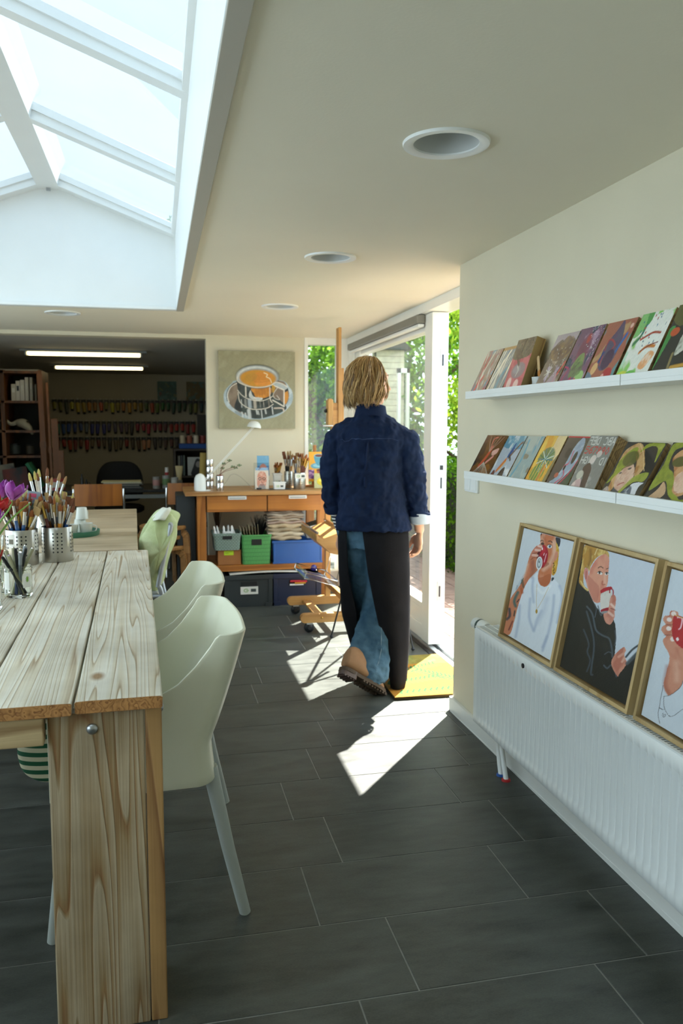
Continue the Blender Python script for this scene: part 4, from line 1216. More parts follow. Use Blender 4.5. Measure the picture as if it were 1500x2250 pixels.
    a.line('#3a4146', [(930, 1480), (1010, 1390), (1110, 1320)], 24).line('#4c5459', [(940, 1560), (1010, 1490), (1090, 1410)], 40, .9)
    return a
def portrait3():
    # right part is outside the view in the photograph and kept as the same unfinished drawing
    a = Paint(200, 200, '#c9d1d9', [(440, 122), (1560, 420), (1130, 2440), (105, 1812)], seed=23)
    a.fill('#c98a70', [(400, 1130), (345, 1000), (340, 940), (370, 900), (350, 880), (320, 830), (345, 780), (370, 770), (342, 720), (360, 670), (405, 660), (420, 610), (470, 610), (500, 650), (460, 900), (560, 1050), (545, 1180), (540, 1380), (500, 1480), (420, 1560), (375, 1570), (335, 1460), (370, 1300)], 1, col2='#b5664c', f=2)
    a.line('#9c4c38', [(380, 1250), (350, 1450), (385, 1550)], 40, .6, soft=1).line('#e0b49c', [(470, 1200), (470, 1400)], 50, .5, soft=1)
    for x, y in ((450, 640), (405, 710), (398, 812), (437, 932)): a.ell('#e9dcd6', x, y, 26, 26, .9)
    a.line('#7d4034', [(370, 770), (430, 770)], 8).line('#7d4034', [(350, 890), (430, 885)], 8)
    a.fill('#b01c1e', [(455, 655), (560, 680), (700, 720), (700, 960), (640, 1020), (570, 1050), (470, 980), (430, 880), (435, 780)], 1, smooth=2, col2='#8c1414', f=3).line('#e8b8c0', [(490, 680), (535, 690), (520, 790), (500, 815)], 14).ell('#f0dcdc', 484, 930, 14, 20).line('#c9a860', [(455, 655), (630, 712)], 8)
    a.fill('#5c1f10', [(560, 690), (640, 715), (700, 800), (640, 800), (560, 760)], .7)
    for pts in ([(330, 1465), (290, 1700), (275, 1800), (290, 1900)], [(335, 1590), (335, 1700), (370, 1790), (420, 1810), (530, 1720)], [(335, 1590), (400, 1570), (500, 1480), (540, 1380)], [(540, 1380), (550, 1800), (575, 2060)], [(545, 1370), (580, 1240), (640, 1140)], [(285, 1720), (320, 1740), (350, 1735)], [(590, 2050), (640, 1950)], [(900, 1100), (1000, 1400), (980, 1900)], [(700, 1150), (820, 1250), (950, 1200)]):
        a.line('#3c4046', pts, 5)
    a.line('#3c4046', crom([(332, 1780), (350, 1802), (332, 1824), (314, 1802)], 4) + [(332, 1780)], 4, smooth=0).ell('#3c4046', 332, 1802, 5, 8)
    a.fill('#c98a70', [(760, 640), (900, 560), (1050, 640), (1060, 860), (960, 1040), (860, 1000), (780, 860)], 1, col2='#b5664c', f=2).fill('#6a3a20', [(720, 700), (760, 500), (920, 440), (1090, 520), (1120, 1000), (1060, 1050), (1060, 700), (900, 570), (780, 660)], 1, col2='#8a5430')
    return a
framed(portrait1(), 'framed painting of a tattooed person in a white shirt drinking from a red can', 2.783, 2.362, RZ1 + .006, .43)
framed(portrait2(), 'framed painting of a woman in black drinking from a white and red mug', 2.345, 1.922, RZ1 + .006, .43)
framed(portrait3(), 'framed unfinished painting of a hand holding a red cup above a pencilled shirt', 1.893, 1.465, RZ1 + .006, .43)
# ------------------------------------------------------------------ work tables, chairs and what stands on the tables
M_scaf = wood('scaffold_wood', '#e3dccb', '#95744c', axis='Y', ring=34, rough=.62, knots=True, mid='#d6c9ae', bump=.45, grain=.55, coarse=1.5, lng=.028, patch=.66)
M_end = wood('scaffold_end_grain', '#c08a50', '#7e4d25', axis='Y', ring=9, rough=.75, bump=.3, coarse=6)
M_leg = wood('weathered_leg_wood', '#b8a588', '#8a5a30', axis='Z', ring=26, rough=.72, knots=True, mid='#9c8058', bump=.8, grain=.5, coarse=1.4, lng=.05, patch=.6)
M_leg2 = wood('raw_edge_wood', '#b58c58', '#7f5530', axis='Z', ring=12, rough=.7, bump=.4)
M_apr = wood('apron_wood', '#c4ab80', '#8a6a42', axis='X', ring=12, rough=.7, bump=.4)
M_plyt = wood('plywood_top', '#c9b698', '#a58f70', axis='X', ring=6, rough=.5, bump=.1)
TA = R(1.44); TX, TY = -0.001, 1.742
def tab(x, y, z=0.0):   # work table frame to room
    return (TX + x * cos(TA) - y * sin(TA), TY + x * sin(TA) + y * cos(TA), z)
tb = thing('work_table', 'long rustic work table of thick pale scaffold planks in the foreground', 'table', (TX, TY, 0), TA)
xs = 0.0
for i, w_ in enumerate((.180, .186, .19, .186, .19)):
    q = MB(); q.cur = 0
    x0, x1 = xs - w_, xs
    n_ = 14
    # slightly crowned plank with eased edges, end grain faces as second material
    sec = [(x0, .731), (x0 + .004, .728), (x1 - .004, .728), (x1, .731), (x1, .7525), (x1 - .003, .7555), (x1 - .02, .7562), (x0 + .02, .7562), (x0 + .003, .7555), (x0, .7525)]
    rings = []
    random.seed(50 + i)
    y0 = random.uniform(-.004, .002) + (.006 if i == 0 else 0)
    for k in range(n_ + 1):
        yy = lerp(y0, 2.152, k / n_)
        rings.append([(x + random.uniform(-.0008, .0008), yy, z) for (x, z) in sec])
    q.loft(rings, cap0=False, cap1=False)
    q.cur = 1; q.add(rings[0], [tuple(range(len(sec)))]); q.add(rings[-1], [tuple(range(len(sec)))])
    obj('plank', q, [M_scaf, M_end], parent=tb, smooth=True, sangle=30, bevel=.0012)
    xs = x0 - .0055
TW = -xs - .0055
random.seed(7)
def corner_leg(x, y, sx, sy):
    """an L shaped leg of two boards; sx, sy point to the table's inside"""
    q = MB(); q.cur = 0
    xa, xb = sorted((x + sx * .037, x + sx * .235)); ya, yb = sorted((y, y + sy * .036))
    q.box(xa, xb, ya, yb, 0, .7275)
    l = obj('leg', q, M_leg, parent=tb, bevel=.004)
    q = MB(); xa, xb = sorted((x, x + sx * .0355)); ya, yb = sorted((y + sy * .001, y + sy * .195))
    q.box(xa, xb, ya, yb, 0, .7275)
    obj('leg_side_board', q, M_leg2, parent=l, bevel=.003)
    for bx, by, d in ((x + sx * .145, y, 'y'), (x, y + sy * .11, 'x')):
        q = MB(); M_ = Matrix.Translation((bx, by, .690)) @ (Matrix.Rotation(R(90 if sy > 0 else -90), 4, 'X') if d == 'y' else Matrix.Rotation(R(90 if sx < 0 else -90), 4, 'Y'))
        q.lathe([(.0125, -.001), (.012, .002), (.009, .0055), (.004, .0072), (.0001, .0076)], n=20, M=M_)
        obj('coach_bolt', q, M_alu, parent=l, smooth=True)
corner_leg(-.002, .018, -1, 1)
corner_leg(-.002, 2.13, -1, -1)
corner_leg(-TW + .002, .018, 1, 1)
corner_leg(-TW + .002, 2.13, 1, -1)
q = MB(); q.box(-TW + .24, -.243, .002, .045, .667, .727)
obj('apron', q, M_apr, parent=tb, bevel=.003)
q = MB(); q.box(-TW + .24, -.243, 2.09, 2.13, .667, .727)
obj('apron', q, M_apr, parent=tb, bevel=.003)
for xx in (-.30, -TW + .26):
    q = MB(); q.box(xx - .04, xx, .046, 2.088, .69, .727)
    obj('bearer', q, M_leg2, parent=tb, bevel=.003)
# second table behind
t2 = thing('plywood_table', 'second table with a smooth plywood top behind the plank table', 'table', (-.101, 3.925, 0), R(1.55))
q = MB(); q.box(-.98, 0, 0, 1.96, .722, .7565)
obj('table_top', q, M_plyt, parent=t2, bevel=.004)
for x_, y_ in ((-.06, .03), (-.98, .03), (-.06, 1.87), (-.98, 1.87)):
    q = MB(); q.box(x_, x_ + .06, y_, y_ + .06, 0, .722)
    obj('leg', q, M_leg2, parent=t2, bevel=.003)
q = MB(); q.box(-.92, -.06, .04, .07, .65, .722); q.box(-.92, -.06, 1.89, 1.92, .65, .722); q.box(-.05, -.02, .09, 1.87, .65, .722); q.box(-.96, -.93, .09, 1.87, .65, .722)
obj('apron', q, M_leg2, parent=t2)
# striped pouch hanging under the table
bg = thing('striped_pouch', 'green and cream striped cloth pouch hanging under the plank table', 'bag', (-.275, 2.12, .44))
def stripe_mat(name, c1, c2, scale, axis='Z', rough=.9, ratio=.5, curve=0.0):
    m = bpy.data.materials.new(name); m.use_nodes = True; n = m.node_tree; b = n.nodes['Principled BSDF']; b.inputs['Roughness'].default_value = rough
    tc = n.nodes.new('ShaderNodeTexCoord'); sp = n.nodes.new('ShaderNodeSeparateXYZ'); n.links.new(tc.outputs['Object'], sp.inputs[0])
    ml = n.nodes.new('ShaderNodeMath'); ml.operation = 'MULTIPLY'; ml.inputs[1].default_value = scale; n.links.new(sp.outputs[axis], ml.inputs[0])
    fr = n.nodes.new('ShaderNodeMath'); fr.operation = 'FRACT'; n.links.new(ml.outputs[0], fr.inputs[0])
    gt = n.nodes.new('ShaderNodeMath'); gt.operation = 'GREATER_THAN'; gt.inputs[1].default_value = ratio; n.links.new(fr.outputs[0], gt.inputs[0])
    mx = n.nodes.new('ShaderNodeMix'); mx.data_type = 'RGBA'; mx.inputs[6].default_value = srgb(c1) + (1,); mx.inputs[7].default_value = srgb(c2) + (1,)
    n.links.new(gt.outputs[0], mx.inputs[0]); n.links.new(mx.outputs[2], b.inputs['Base Color'])
    return m
q = MB(); rings = []
for k in range(9):
    t_ = k / 8; z = .005 + .145 * t_
    a_ = .085 * (1 - .75 * (abs(t_ - .35) * 1.25) ** 2.5) * (1 if t_ > .05 else .7); b_ = .065 * (1 - .5 * t_ ** 2) * (1 if t_ > .05 else .7)
    rings.append([(a_ * cos(u) * (1 + .05 * sin(3 * u + k)), b_ * sin(u) * (1 + .05 * cos(2 * u)), z + .008 * cos(u * 2)) for u in [2 * pi * j / 28 for j in range(28)]])
q.loft(rings)
obj('cloth', q, stripe_mat('green_cream_stripe', '#d3cdae', '#1f5a3c', 48), parent=bg, smooth=True, sub=1)
q = MB(); q.tube([(.0, 0, .14), (.0, 0, .20), (.01, 0, .248)], .004, 6)
obj('drawstring', q, mat('cord_white', '#cfcab8', .9), parent=bg)

# ---- white shell chairs
M_shell = mat('chair_shell_plastic', '#e2e1c9', .38, var=.02, vscale=3)
M_cleg = mat('chair_leg_grey', '#b4bab4', .45, .0)
def rim(x):
    P = [(-.33, .615), (-.25, .625), (-.12, .636), (-.02, .655), (.03, .682), (.070, .726), (.100, .775), (.1135, .8045), (.115, .8055), (.3, .8055)]
    for (a, za), (b, zb) in zip(P, P[1:]):
        if a <= x <= b: return lerp(za, zb, (x - a) / (b - a))
    return P[0][1] if x < P[0][0] else P[-1][1]
def shell_section(z):
    if z > .517: xb = .112 + .094 * ((z - .517) / .288) ** .85
    else: xb = .112 + .010 * ((.517 - z) / .11) ** 1.2
    hw = lerp(.236, .252, min(1, max(0, (z - .4) / .4)))
    return xb, hw
def shell_chair(name, label, loc, rotz):
    t = thing(name, label, 'chair', loc, rotz, 'white shell chairs at the plank table')
    n = 150; m_ = 16
    # path parameter: sides straight from the front, then a squarish rounded back
    def pt(s, z):
        xb, hw = shell_section(z)
        xf = -.30
        r = .075
        # lengths for the reference section
        L1 = (xb - r * .9) - xf; La = r * pi / 2; L2 = 2 * (hw - r)
        T = 2 * L1 + 2 * La + L2
        d = s * T
        sg = -1
        if d > T / 2: d = T - d; sg = 1
        if d < L1: x, y = xf + d, hw
        elif d < L1 + La:
            a = (d - L1) / r; x = xf + L1 + r * .9 * sin(a) * .86; y = hw - r + r * cos(a)
        else:
            e = (d - L1 - La) / (hw - r)
            x0 = xf + L1 + r * .9 * .86; x = x0 + (xb - x0) * sin(min(1, e) * pi / 2); y = (hw - r) * (1 - e)
        return x, sg * y
    q = MB(); rows = []
    ss = [i / n for i in range(n + 1)]
    for j in range(m_ + 1):
        row = []
        for s in ss:
            x8, _y = pt(s, .80)
            zt = rim(x8)
            zb = .405
            v = j / m_
            z = lerp(zb, zt, v)
            x, y = pt(s, z)
            row.append((x, y, z))
        rows.append(row)
    q.loft(rows, cap0=False, cap1=False, closed=False)
    sh = obj('shell', q, M_shell, parent=t, smooth=True, sangle=70)
    md = sh.modifiers.new('thickness', 'SOLIDIFY'); md.thickness = .009; md.offset = -1
    md = sh.modifiers.new('bevel', 'BEVEL'); md.width = .002; md.segments = 2; md.limit_method = 'ANGLE'; md.angle_limit = R(60)
    q = MB(); rings = []
    for k in range(8):
        f_ = 1 - k / 7.5
        zz = .452 + .045 * f_ ** 6 - .012 * (1 - f_)
        rings.append([(lerp(-.09, pt(s, zz)[0], f_), pt(s, zz)[1] * f_, zz) for s in ss])
    q.loft(rings, cap0=False, cap1=True)
    obj('seat', q, M_shell, parent=t, smooth=True, sangle=70)
    for sx, x0, x1 in ((1, .098, .190), (-1, -.26, -.31)):
        for sy in (-1, 1):
            q = MB()
            q.tube([(x0, sy * .168, .43), (lerp(x0, x1, .5), sy * .166, .20), (x1, sy * .163, .0)], [.0205, .0175, .0155], 16)
            obj('leg', q, M_cleg, parent=t, smooth=True)
    return t
shell_chair('shell_chair', 'nearest white plastic shell chair pushed under the plank table', (.012, 2.285, 0), R(2.5))
shell_chair('shell_chair', 'second white plastic shell chair, behind the nearest one', (.012, 2.965, 0), R(2.5))

# chair with cloth
M_gtube = mat('grey_chair_tube', '#b7bec4', .35, .4)
ch = thing('metal_chair', 'pale grey tubular metal chair with a pale green garment over its back', 'chair', (-.2, 4.4, 0))
for sy in (-1, 1):
    q = MB(); y = sy * .2
    q.tube(crom([(.235, y, .80), (.255, y, .835), (.25, y, .80), (.19, y, .535), (.205, y, .48), (.30, y, .0)][1:], 6, False), .0125, 12)
    obj('back_post', q, M_gtube, parent=ch, smooth=True)
    q = MB(); q.tube([(.2, y, .47), (-.22, y, .47), (-.26, y, 0)], .0125, 10)
    obj('leg', q, M_gtube, parent=ch, smooth=True)
q = MB(); q.tube([(.255, -.2, .835), (.26, 0, .842), (.255, .2, .835)], .0125, 12)
obj('top_rail', q, M_gtube, parent=ch, smooth=True)
q = MB(); q.box(-.23, .19, -.2, .2, .462, .486)
obj('seat', q, mat('grey_seat', '#a9adab', .6), parent=ch, bevel=.01)
# garment: a folded bundle hung over the top rail
q = MB(); rings = []
prf = [(.255, .888), (.290, .860), (.282, .800), (.250, .680), (.205, .540), (.165, .455), (.150, .470), (.120, .560), (.104, .660), (.112, .745), (.150, .815), (.195, .875)]
prf = crom(prf, 4)
for k in range(27):
    t_ = k / 26; y = -.225 + .44 * t_
    sc_ = (1 - abs(2 * t_ - 1) ** 7 * .75); cx_, cz_ = .20, .70
    row = []
    for i, (x, z) in enumerate(prf):
        wv = .012 * sin(k * .55 + i * .21) + .007 * sin(k * 1.3 - i * .5) + .004 * sin(i * 1.1 + k * .3)
        lowb = max(0, .62 - z) * (.5 * sin(k * .5) ** 2)
        row.append((cx_ + (x - cx_) * sc_ + wv, y + .006 * sin(i * .7), cz_ + (z - cz_) * sc_ + lowb + .008 * sin(k * .6 + i * .1)))
    rings.append(row)
q.loft(rings)
g_ = obj('garment', q, mat('pale_green_cloth', '#cdd6a8', .9, col2='#aebb80', vscale=9, bump=.3, bscale=60), parent=None, smooth=True, sub=1)
g_.location = (-.2, 4.4, 0)
tag(g_, 'pale green patterned garment hung over the grey metal chair', 'garment')
q = MB(); rings = []
for i in range(7):
    t_ = i / 6; rings.append([(.195 + .045 * t_ + .035 * cos(u) * (1.1 - .4 * t_), -.12 + .10 * sin(u) * (1.1 - .4 * t_) , .855 + .058 * t_ + .006 * sin(u * 3)) for u in [2 * pi * j / 18 for j in range(18)]])
q.loft(rings)
obj('white_fold', q, mat('white_cloth', '#dfe0d2', .9), parent=g_, smooth=True, sub=1, label='white crumpled collar end')

# bentwood stools stacked between the tables and the bench
M_bent = wood('bentwood', '#b98a52', '#7c5224', axis='Z', ring=8, rough=.45, bump=.1)
def bent_stool(x, y, z, rz, label):
    t = thing('bentwood_stool', label, 'stool', (x, y, z), rz, 'stacked bentwood stools')
    q = MB(); q.lathe([(.0001, .428), (.17, .428), (.175, .434), (.175, .450), (.17, .455), (.0001, .455)], n=36)
    obj('seat', q, M_bent, parent=t, smooth=True)
    for k in range(4):
        a = pi / 4 + k * pi / 2
        q = MB(); P = crom([(.06, .42), (.13, .415), (.172, .385), (.182, .30), (.19, .0)], 5, False)
        for (r0, z0), (r1, z1) in zip(P, P[1:]):
            q.bar((r0 * cos(a), r0 * sin(a), z0), (r1 * cos(a), r1 * sin(a), z1), .045, .022, up=(-sin(a), cos(a), 0.001))
        obj('leg', q, M_bent, parent=t, smooth=True)
    return t
bent_stool(.02, 6.18, 0, .2, 'bottom bentwood stool of the stack by the black board')
bent_stool(.0, 6.19, .075, .65, 'middle bentwood stool of the stack by the black board')
bent_stool(.03, 6.17, .15, .35, 'top bentwood stool of the stack by the black board')

# ---- brushes
M_fer = mat('ferrule_metal', '#cfcfcf', .22, 1.0)
M_ferg = mat('brass_ferrule', '#c9a55a', .25, 1.0)
HC = {'ochre': '#c07c24', 'blue': '#1e4f86', 'natural': '#c2a273', 'maroon': '#5a2420', 'black': '#1d1c1e', 'navy': '#1b2c4e', 'grey': '#5a6a70'}
BC = {'ochre': '#8a4f1f', 'blue': '#6e3d20', 'natural': '#a98a58', 'maroon': '#9a5a2a', 'black': '#6a3b1c', 'navy': '#a07a50', 'grey': '#b9a75c'}
protos = {}
def brush_proto(kind, L_=.25, flat=False, thick=1.0):
    key = (kind, L_, flat, thick)
    if key in protos: return protos[key]
    me = []
    hl = L_ * .66; r = .0036 * thick
    q = MB(); q.lathe([(.0008, 0), (r * .55, .004), (r * .75, hl * .4), (r * 1.35, hl * .82), (r, hl)], n=8)
    a = obj('handle', q, mat('handle_' + kind, HC[kind], .3, coat=.4), smooth=True)
    q = MB(); q.lathe([(r, hl - .001), (r * 1.05, hl + .012), (r * 1.15, L_ * .88)], n=10)
    if flat: q.v = [(p[0] * (1 + max(0, (p[2] - hl)) / (L_ * .22) * 1.2), p[1] * (1 - max(0, (p[2] - hl)) / (L_ * .22) * .55), p[2]) for p in q.v]
    b = obj('ferrule', q, M_ferg if kind in ('maroon',) else M_fer, smooth=True)
    q = MB()
    z0 = L_ * .88 - .001
    if flat: q.lathe([(r * 1.2, z0), (r * 1.35, z0 + .010), (r * 1.2, L_)], n=10); q.v = [(p[0] * 2.2, p[1] * .45, p[2]) for p in q.v]
    else: q.lathe([(r * 1.1, z0), (r * 1.45, z0 + .009), (r * .9, L_ * .975), (.0003, L_)], n=10)
    c = obj('bristles', q, mat('bristle_' + kind, BC[kind], .8), smooth=True)
    protos[key] = [a.data, b.data, c.data]
    for o in (a, b, c): bpy.data.objects.remove(o)
    return protos[key]
def add_brush(kind, base, tip_dir, L_, flat, thick, label, group, roll=0.0, name='paintbrush'):
    md = brush_proto(kind, L_, flat, thick)
    t = thing(name, label, 'brush', base, group=group)
    d = Vector(tip_dir).normalized()
    t.rotation_euler = (d.to_track_quat('Z', 'Y').to_matrix() @ Matrix.Rotation(roll, 3, 'Z')).to_euler()
    for nm, me in zip(('handle', 'ferrule', 'bristles'), md):
        o = bpy.data.objects.new(nm, me); COL.objects.link(o); o.parent = t
    return t
def fill_pot(cx, cy, z0, rin, h_, n, kinds, where, seed, Ls=(.22, .25, .28), lean=.5, thick=(1.0, 1.4), flats=.4):
    r_ = random.Random(seed)
    for i in range(n):
        k = r_.choice(kinds)
        a = 2 * pi * (i * .618034 % 1) + r_.uniform(-.2, .2)
        f_ = sqrt((i + .6) / n) * .96
        L_ = r_.choice(Ls); th_ = r_.choice(thick)
        rt = rin * f_ - .004 * th_            # radius where it crosses the rim
        rb = rin * .35 * f_ * r_.uniform(-1, .4)
        d = Vector((rt * cos(a) - rb * cos(a + .5), rt * sin(a) - rb * sin(a + .5), h_))
        fl_ = r_.random() < flats
        add_brush(k, (cx + rb * cos(a + .5), cy + rb * sin(a + .5), z0), d, L_, fl_, th_, '%s-handled paintbrush standing in the %s' % (k, where), '%s-handled brushes in the %s' % (k, where), r_.uniform(0, 3))
def steel_pot(name, label, cx, cy, z, r, h_, sticker=False):
    t = thing(name, label, 'pot', (cx, cy, z), group=None)
    q = MB(); q.lathe([(r * .96, 0), (r, .004), (r, h_ - .002), (r - .001, h_), (r - .0025, h_), (r - .0025, .006), (.0001, .005)], n=64)
    q.f = [f_ for f_ in q.f]
    o = obj('wall', q, mat('pot_steel', '#b9b6ae', .28, 1.0, bump=.03, bscale=300, stretch=(1, 1, .02)), parent=t, smooth=True)
    for gk in range(5):
        q = MB()
        for c in range(3):
            for rr_ in range(6):
                a = gk * 2 * pi / 5 + (c - 1) * .27 - pi / 2 + .12
                zc = h_ * (.30 + rr_ * .105)
                M_ = Matrix.Translation((cx * 0 + (r + .0004) * cos(a), (r + .0004) * sin(a), zc)) @ Matrix.Rotation(a, 4, 'Z') @ Matrix.Rotation(R(90), 4, 'Y')
                q.lathe([(.0001, .0), (.0036, .0), (.0036, .0003), (.0001, .0003)], n=12, M=M_)
        obj('hole_pattern', q, M_dark, parent=t)
    return t
ZT = .7565
steel_pot('brush_pot', 'perforated stainless steel pot full of paintbrushes, right of the pair on the plank table', -.428, 3.655, ZT, .064, .148)
pl = steel_pot('brush_pot', 'perforated stainless steel pot with a label full of paintbrushes, left of the pair', -.560, 3.585, ZT, .064, .148)
def arc_label(parent, r, a0, a1, z0, z1, m, name='label', label=None, n=12):
    q = MB(); row0 = []; row1 = []
    for k in range(n + 1):
        a = lerp(a0, a1, k / n); row0.append((r * cos(a), r * sin(a), z0)); row1.append((r * cos(a), r * sin(a), z1))
    q.loft([row0, row1], cap0=False, cap1=False, closed=False)
    return obj(name, q, m, parent=parent, smooth=True, label=label)
M_paper = mat('label_paper', '#e4e2da', .7)
arc_label(pl, .0646, R(-135), R(-108), .085, .132, M_paper)
arc_label(pl, .0650, R(-131), R(-112), .092, .112, mat('label_grey', '#6f6a5c', .7), name='label_print')
arc_label(pl, .0646, R(-35), R(-8), .06, .135, M_paper)
KS = ['ochre', 'blue', 'natural', 'maroon', 'black', 'navy', 'natural', 'ochre', 'blue']
fill_pot(-.428, 3.655, ZT + .006, .060, .146, 52, KS + ['grey'], 'right steel pot on the plank table', 21, (.235, .255, .275, .295), thick=(1.1, 1.5, 1.9))
fill_pot(-.560, 3.585, ZT + .006, .060, .146, 54, KS, 'left steel pot on the plank table', 22, (.235, .255, .275, .295), thick=(1.1, 1.5, 1.9))
steel_pot('brush_pot', 'steel pot with tall brushes standing behind the pair of brush pots', -.545, 4.20, ZT, .06, .145)
fill_pot(-.545, 4.20, ZT + .006, .052, .14, 9, ['black', 'navy', 'grey'], 'pot behind the steel pair', 23, (.33, .35, .37), thick=(1.5, 1.7), flats=0)
# sponge brush, plastic template in the left pot
def dab(): 
    t = thing('sponge_brush', 'pale yellow round sponge brush sticking up behind the brush pots', 'brush', (-.520, 3.63, ZT + .01))
    t.rotation_euler = (R(-2), R(-6), 0)
    q = MB(); q.tube([(0, 0, 0), (0, 0, .27)], .004, 8); obj('handle', q, M_fer, parent=t, smooth=True)
    q = MB(); q.sphere((0, 0, .285), .017, sc=(1, 1, 1.15)); obj('sponge', q, mat('sponge', '#c9c48c', .95, bump=.5, bscale=200), parent=t, smooth=True)
dab()
t = thing('plastic_template', 'clear bluish plastic drawing template with red print in the brush pots', 'template', (-.540, 3.60, ZT + .09), R(10)); t.rotation_euler = (0, R(9), R(6))
q = MB(); q.box(-.026, .026, -.001, .001, .0, .215)
obj('sheet', q, mat('template_plastic', '#b9c6d4', .25, trans=.5), parent=t, bevel=.0008)
q = MB(); q.box(-.020, .010, -.0016, -.0011, .190, .206); q.box(-.020, .0, -.0016, -.0011, .178, .185)
obj('print', q, mat('template_red', '#c24a6a', .6), parent=t)
q = MB(); q.box(-.006, .006, -.0016, -.0011, .115, .165)
obj('slot', q, mat('template_dark', '#5a6a58', .6), parent=t)

# glass jar with pens
M_jar = bpy.data.materials.new('jar_glass'); M_jar.use_nodes = True
_b = M_jar.node_tree.nodes['Principled BSDF']; _b.inputs['Transmission Weight'].default_value = 1; _b.inputs['Roughness'].default_value = .02; _b.inputs['IOR'].default_value = 1.2; _b.inputs['Base Color'].default_value = (.96, .98, .95, 1)
def jar(label, cx, cy, r, h_, z=ZT):
    t = thing('glass_jar', label, 'jar', (cx, cy, z))
    q = MB(); q.lathe([(.0001, 0), (r * .9, 0), (r, .006), (r, h_ * .84), (r * .96, h_ * .88), (r * 1.02, h_ * .9), (r * 1.02, h_ * .925), (r * .98, h_ * .94), (r * .98, h_), (r * .98 - .0022, h_), (r * .96 - .0022, h_ * .9), (r - .0028, h_ * .82), (r - .0028, .012), (.0001, .009)], n=48)
    obj('glass', q, M_jar, parent=t, smooth=True, sangle=60)
    return t
j = jar('small glass jar of fineliner pens with a green printed label on the plank table', -.470, 2.90, .045, .105)
arc_label(j, .0456, R(-62), R(-22), .035, .082, M_paper, label='white label with a green leafy mark')
M_gr = mat('label_green', '#7fa83c', .7)
q = MB()
for k in range(9):
    a = k * .7; aa = R(-42) + .14 * cos(a); zz = .063 + .010 * sin(a)
    q.bar((.0461 * cos(R(-42)), .0461 * sin(R(-42)), .063), (.0461 * cos(aa), .0461 * sin(aa), zz), .0022, .0006, up=(cos(R(-42)), sin(R(-42)), 0))
q.box(.034, .0345, -.031, -.029, .062, .0645)
obj('label_mark', q, M_gr, parent=j)
arc_label(j, .0456, R(-150), R(-118), .03, .088, M_paper)
def pen(kind, base, d, L_, label):
    t = thing('pen', label, 'pen', base, group=label)
    dd = Vector(d).normalized(); t.rotation_euler = dd.to_track_quat('Z', 'Y').to_euler()
    c = {'khaki': '#8e8c68', 'black': '#17191b', 'grey': '#6f7678', 'blue': '#20305a'}[kind]
    r = .0058 if kind != 'black' else .005
    q = MB(); q.tube([(0, 0, 0), (0, 0, L_ * .72)], r, 10); obj('barrel', q, mat('pen_' + kind, c, .4), parent=t, smooth=True)
    q = MB(); q.tube([(0, 0, L_ * .715), (0, 0, L_)], r * 1.08, 10); obj('cap', q, mat('pencap_' + kind, {'khaki': '#9a9878', 'black': '#101214', 'grey': '#8b9294', 'blue': '#1a2748'}[kind], .35), parent=t, smooth=True)
    q = MB(); q.tube([(0, 0, L_), (0, 0, L_ + .004)], r * .8, 10); obj('end_plug', q, M_chrome if kind in ('khaki', 'grey') else M_dark, parent=t, smooth=True)
rp = random.Random(5)
for i in range(13):
    k = ['khaki', 'khaki', 'black', 'grey', 'khaki', 'black', 'blue'][i % 7]
    a = i * 2.4; f_ = sqrt((i + .5) / 13)
    bx, by = .024 * f_ * cos(a + 2.6), .024 * f_ * sin(a + 2.6)
    tx, ty = .034 * f_ * cos(a), .034 * f_ * sin(a)
    pen(k, (-.470 + bx, 2.90 + by, ZT + .011), (tx - bx, ty - by, .1), rp.uniform(.125, .165), '%s fineliner pen in the small glass jar' % k)
# second jar at the frame edge, and the pencil jar behind it
j2 = jar('rounded glass jar with a white label at the edge of view on the plank table', -.535, 2.70, .047, .112)
arc_label(j2, .0476, R(-60), R(-5), .035, .075, M_paper)
for i in range(5):
    a = i * 1.9; pen(['black', 'blue'][i % 2], (-.535 + .018 * cos(a), 2.70 + .018 * sin(a), ZT + .011), (.02 * cos(a + 2), .02 * sin(a + 2), .1), .085, '%s pen lying low in the rounded glass jar' % ['black', 'blue'][i % 2])
j3 = jar('glass jar of yellow and orange pencils behind the pen jar', -.555, 2.98, .042, .10)
for i in range(12):
    a = i * 2.4; f_ = sqrt((i + .5) / 12)
    c = ['#d98a1e', '#d9a02c', '#b3342a', '#e0902a', '#c98a3c', '#3d4a6a'][i % 6]; nm = ['orange', 'yellow', 'red', 'orange', 'ochre', 'blue'][i % 6]
    t = thing('pencil', '%s pencil standing in the glass jar' % nm, 'pencil', (-.555 - .02 * f_ * cos(a), 2.98 - .02 * f_ * sin(a), ZT + .011), group='%s pencils in the glass jar' % nm)
    d = Vector((.055 * f_ * cos(a), .055 * f_ * sin(a), .15)).normalized(); t.rotation_euler = d.to_track_quat('Z', 'Y').to_euler()
    L_ = rp.uniform(.155, .18)
    q = MB(); q.tube([(0, 0, 0), (0, 0, L_ * .9)], .0037, 6); obj('barrel', q, mat('pencil_' + nm, c, .4), parent=t)
    q = MB(); q.tube([(0, 0, L_ * .9), (0, 0, L_ * .99)], [.0037, .0011], 6, cap=False); obj('sharpened_wood', q, mat('pencil_wood', '#d2ad78', .7), parent=t, smooth=True)
    q = MB(); q.tube([(0, 0, L_ * .985), (0, 0, L_)], [.0012, .0003], 6); obj('lead', q, mat('pencil_lead_' + nm, c if nm != 'yellow' else '#222222', .5), parent=t, smooth=True)
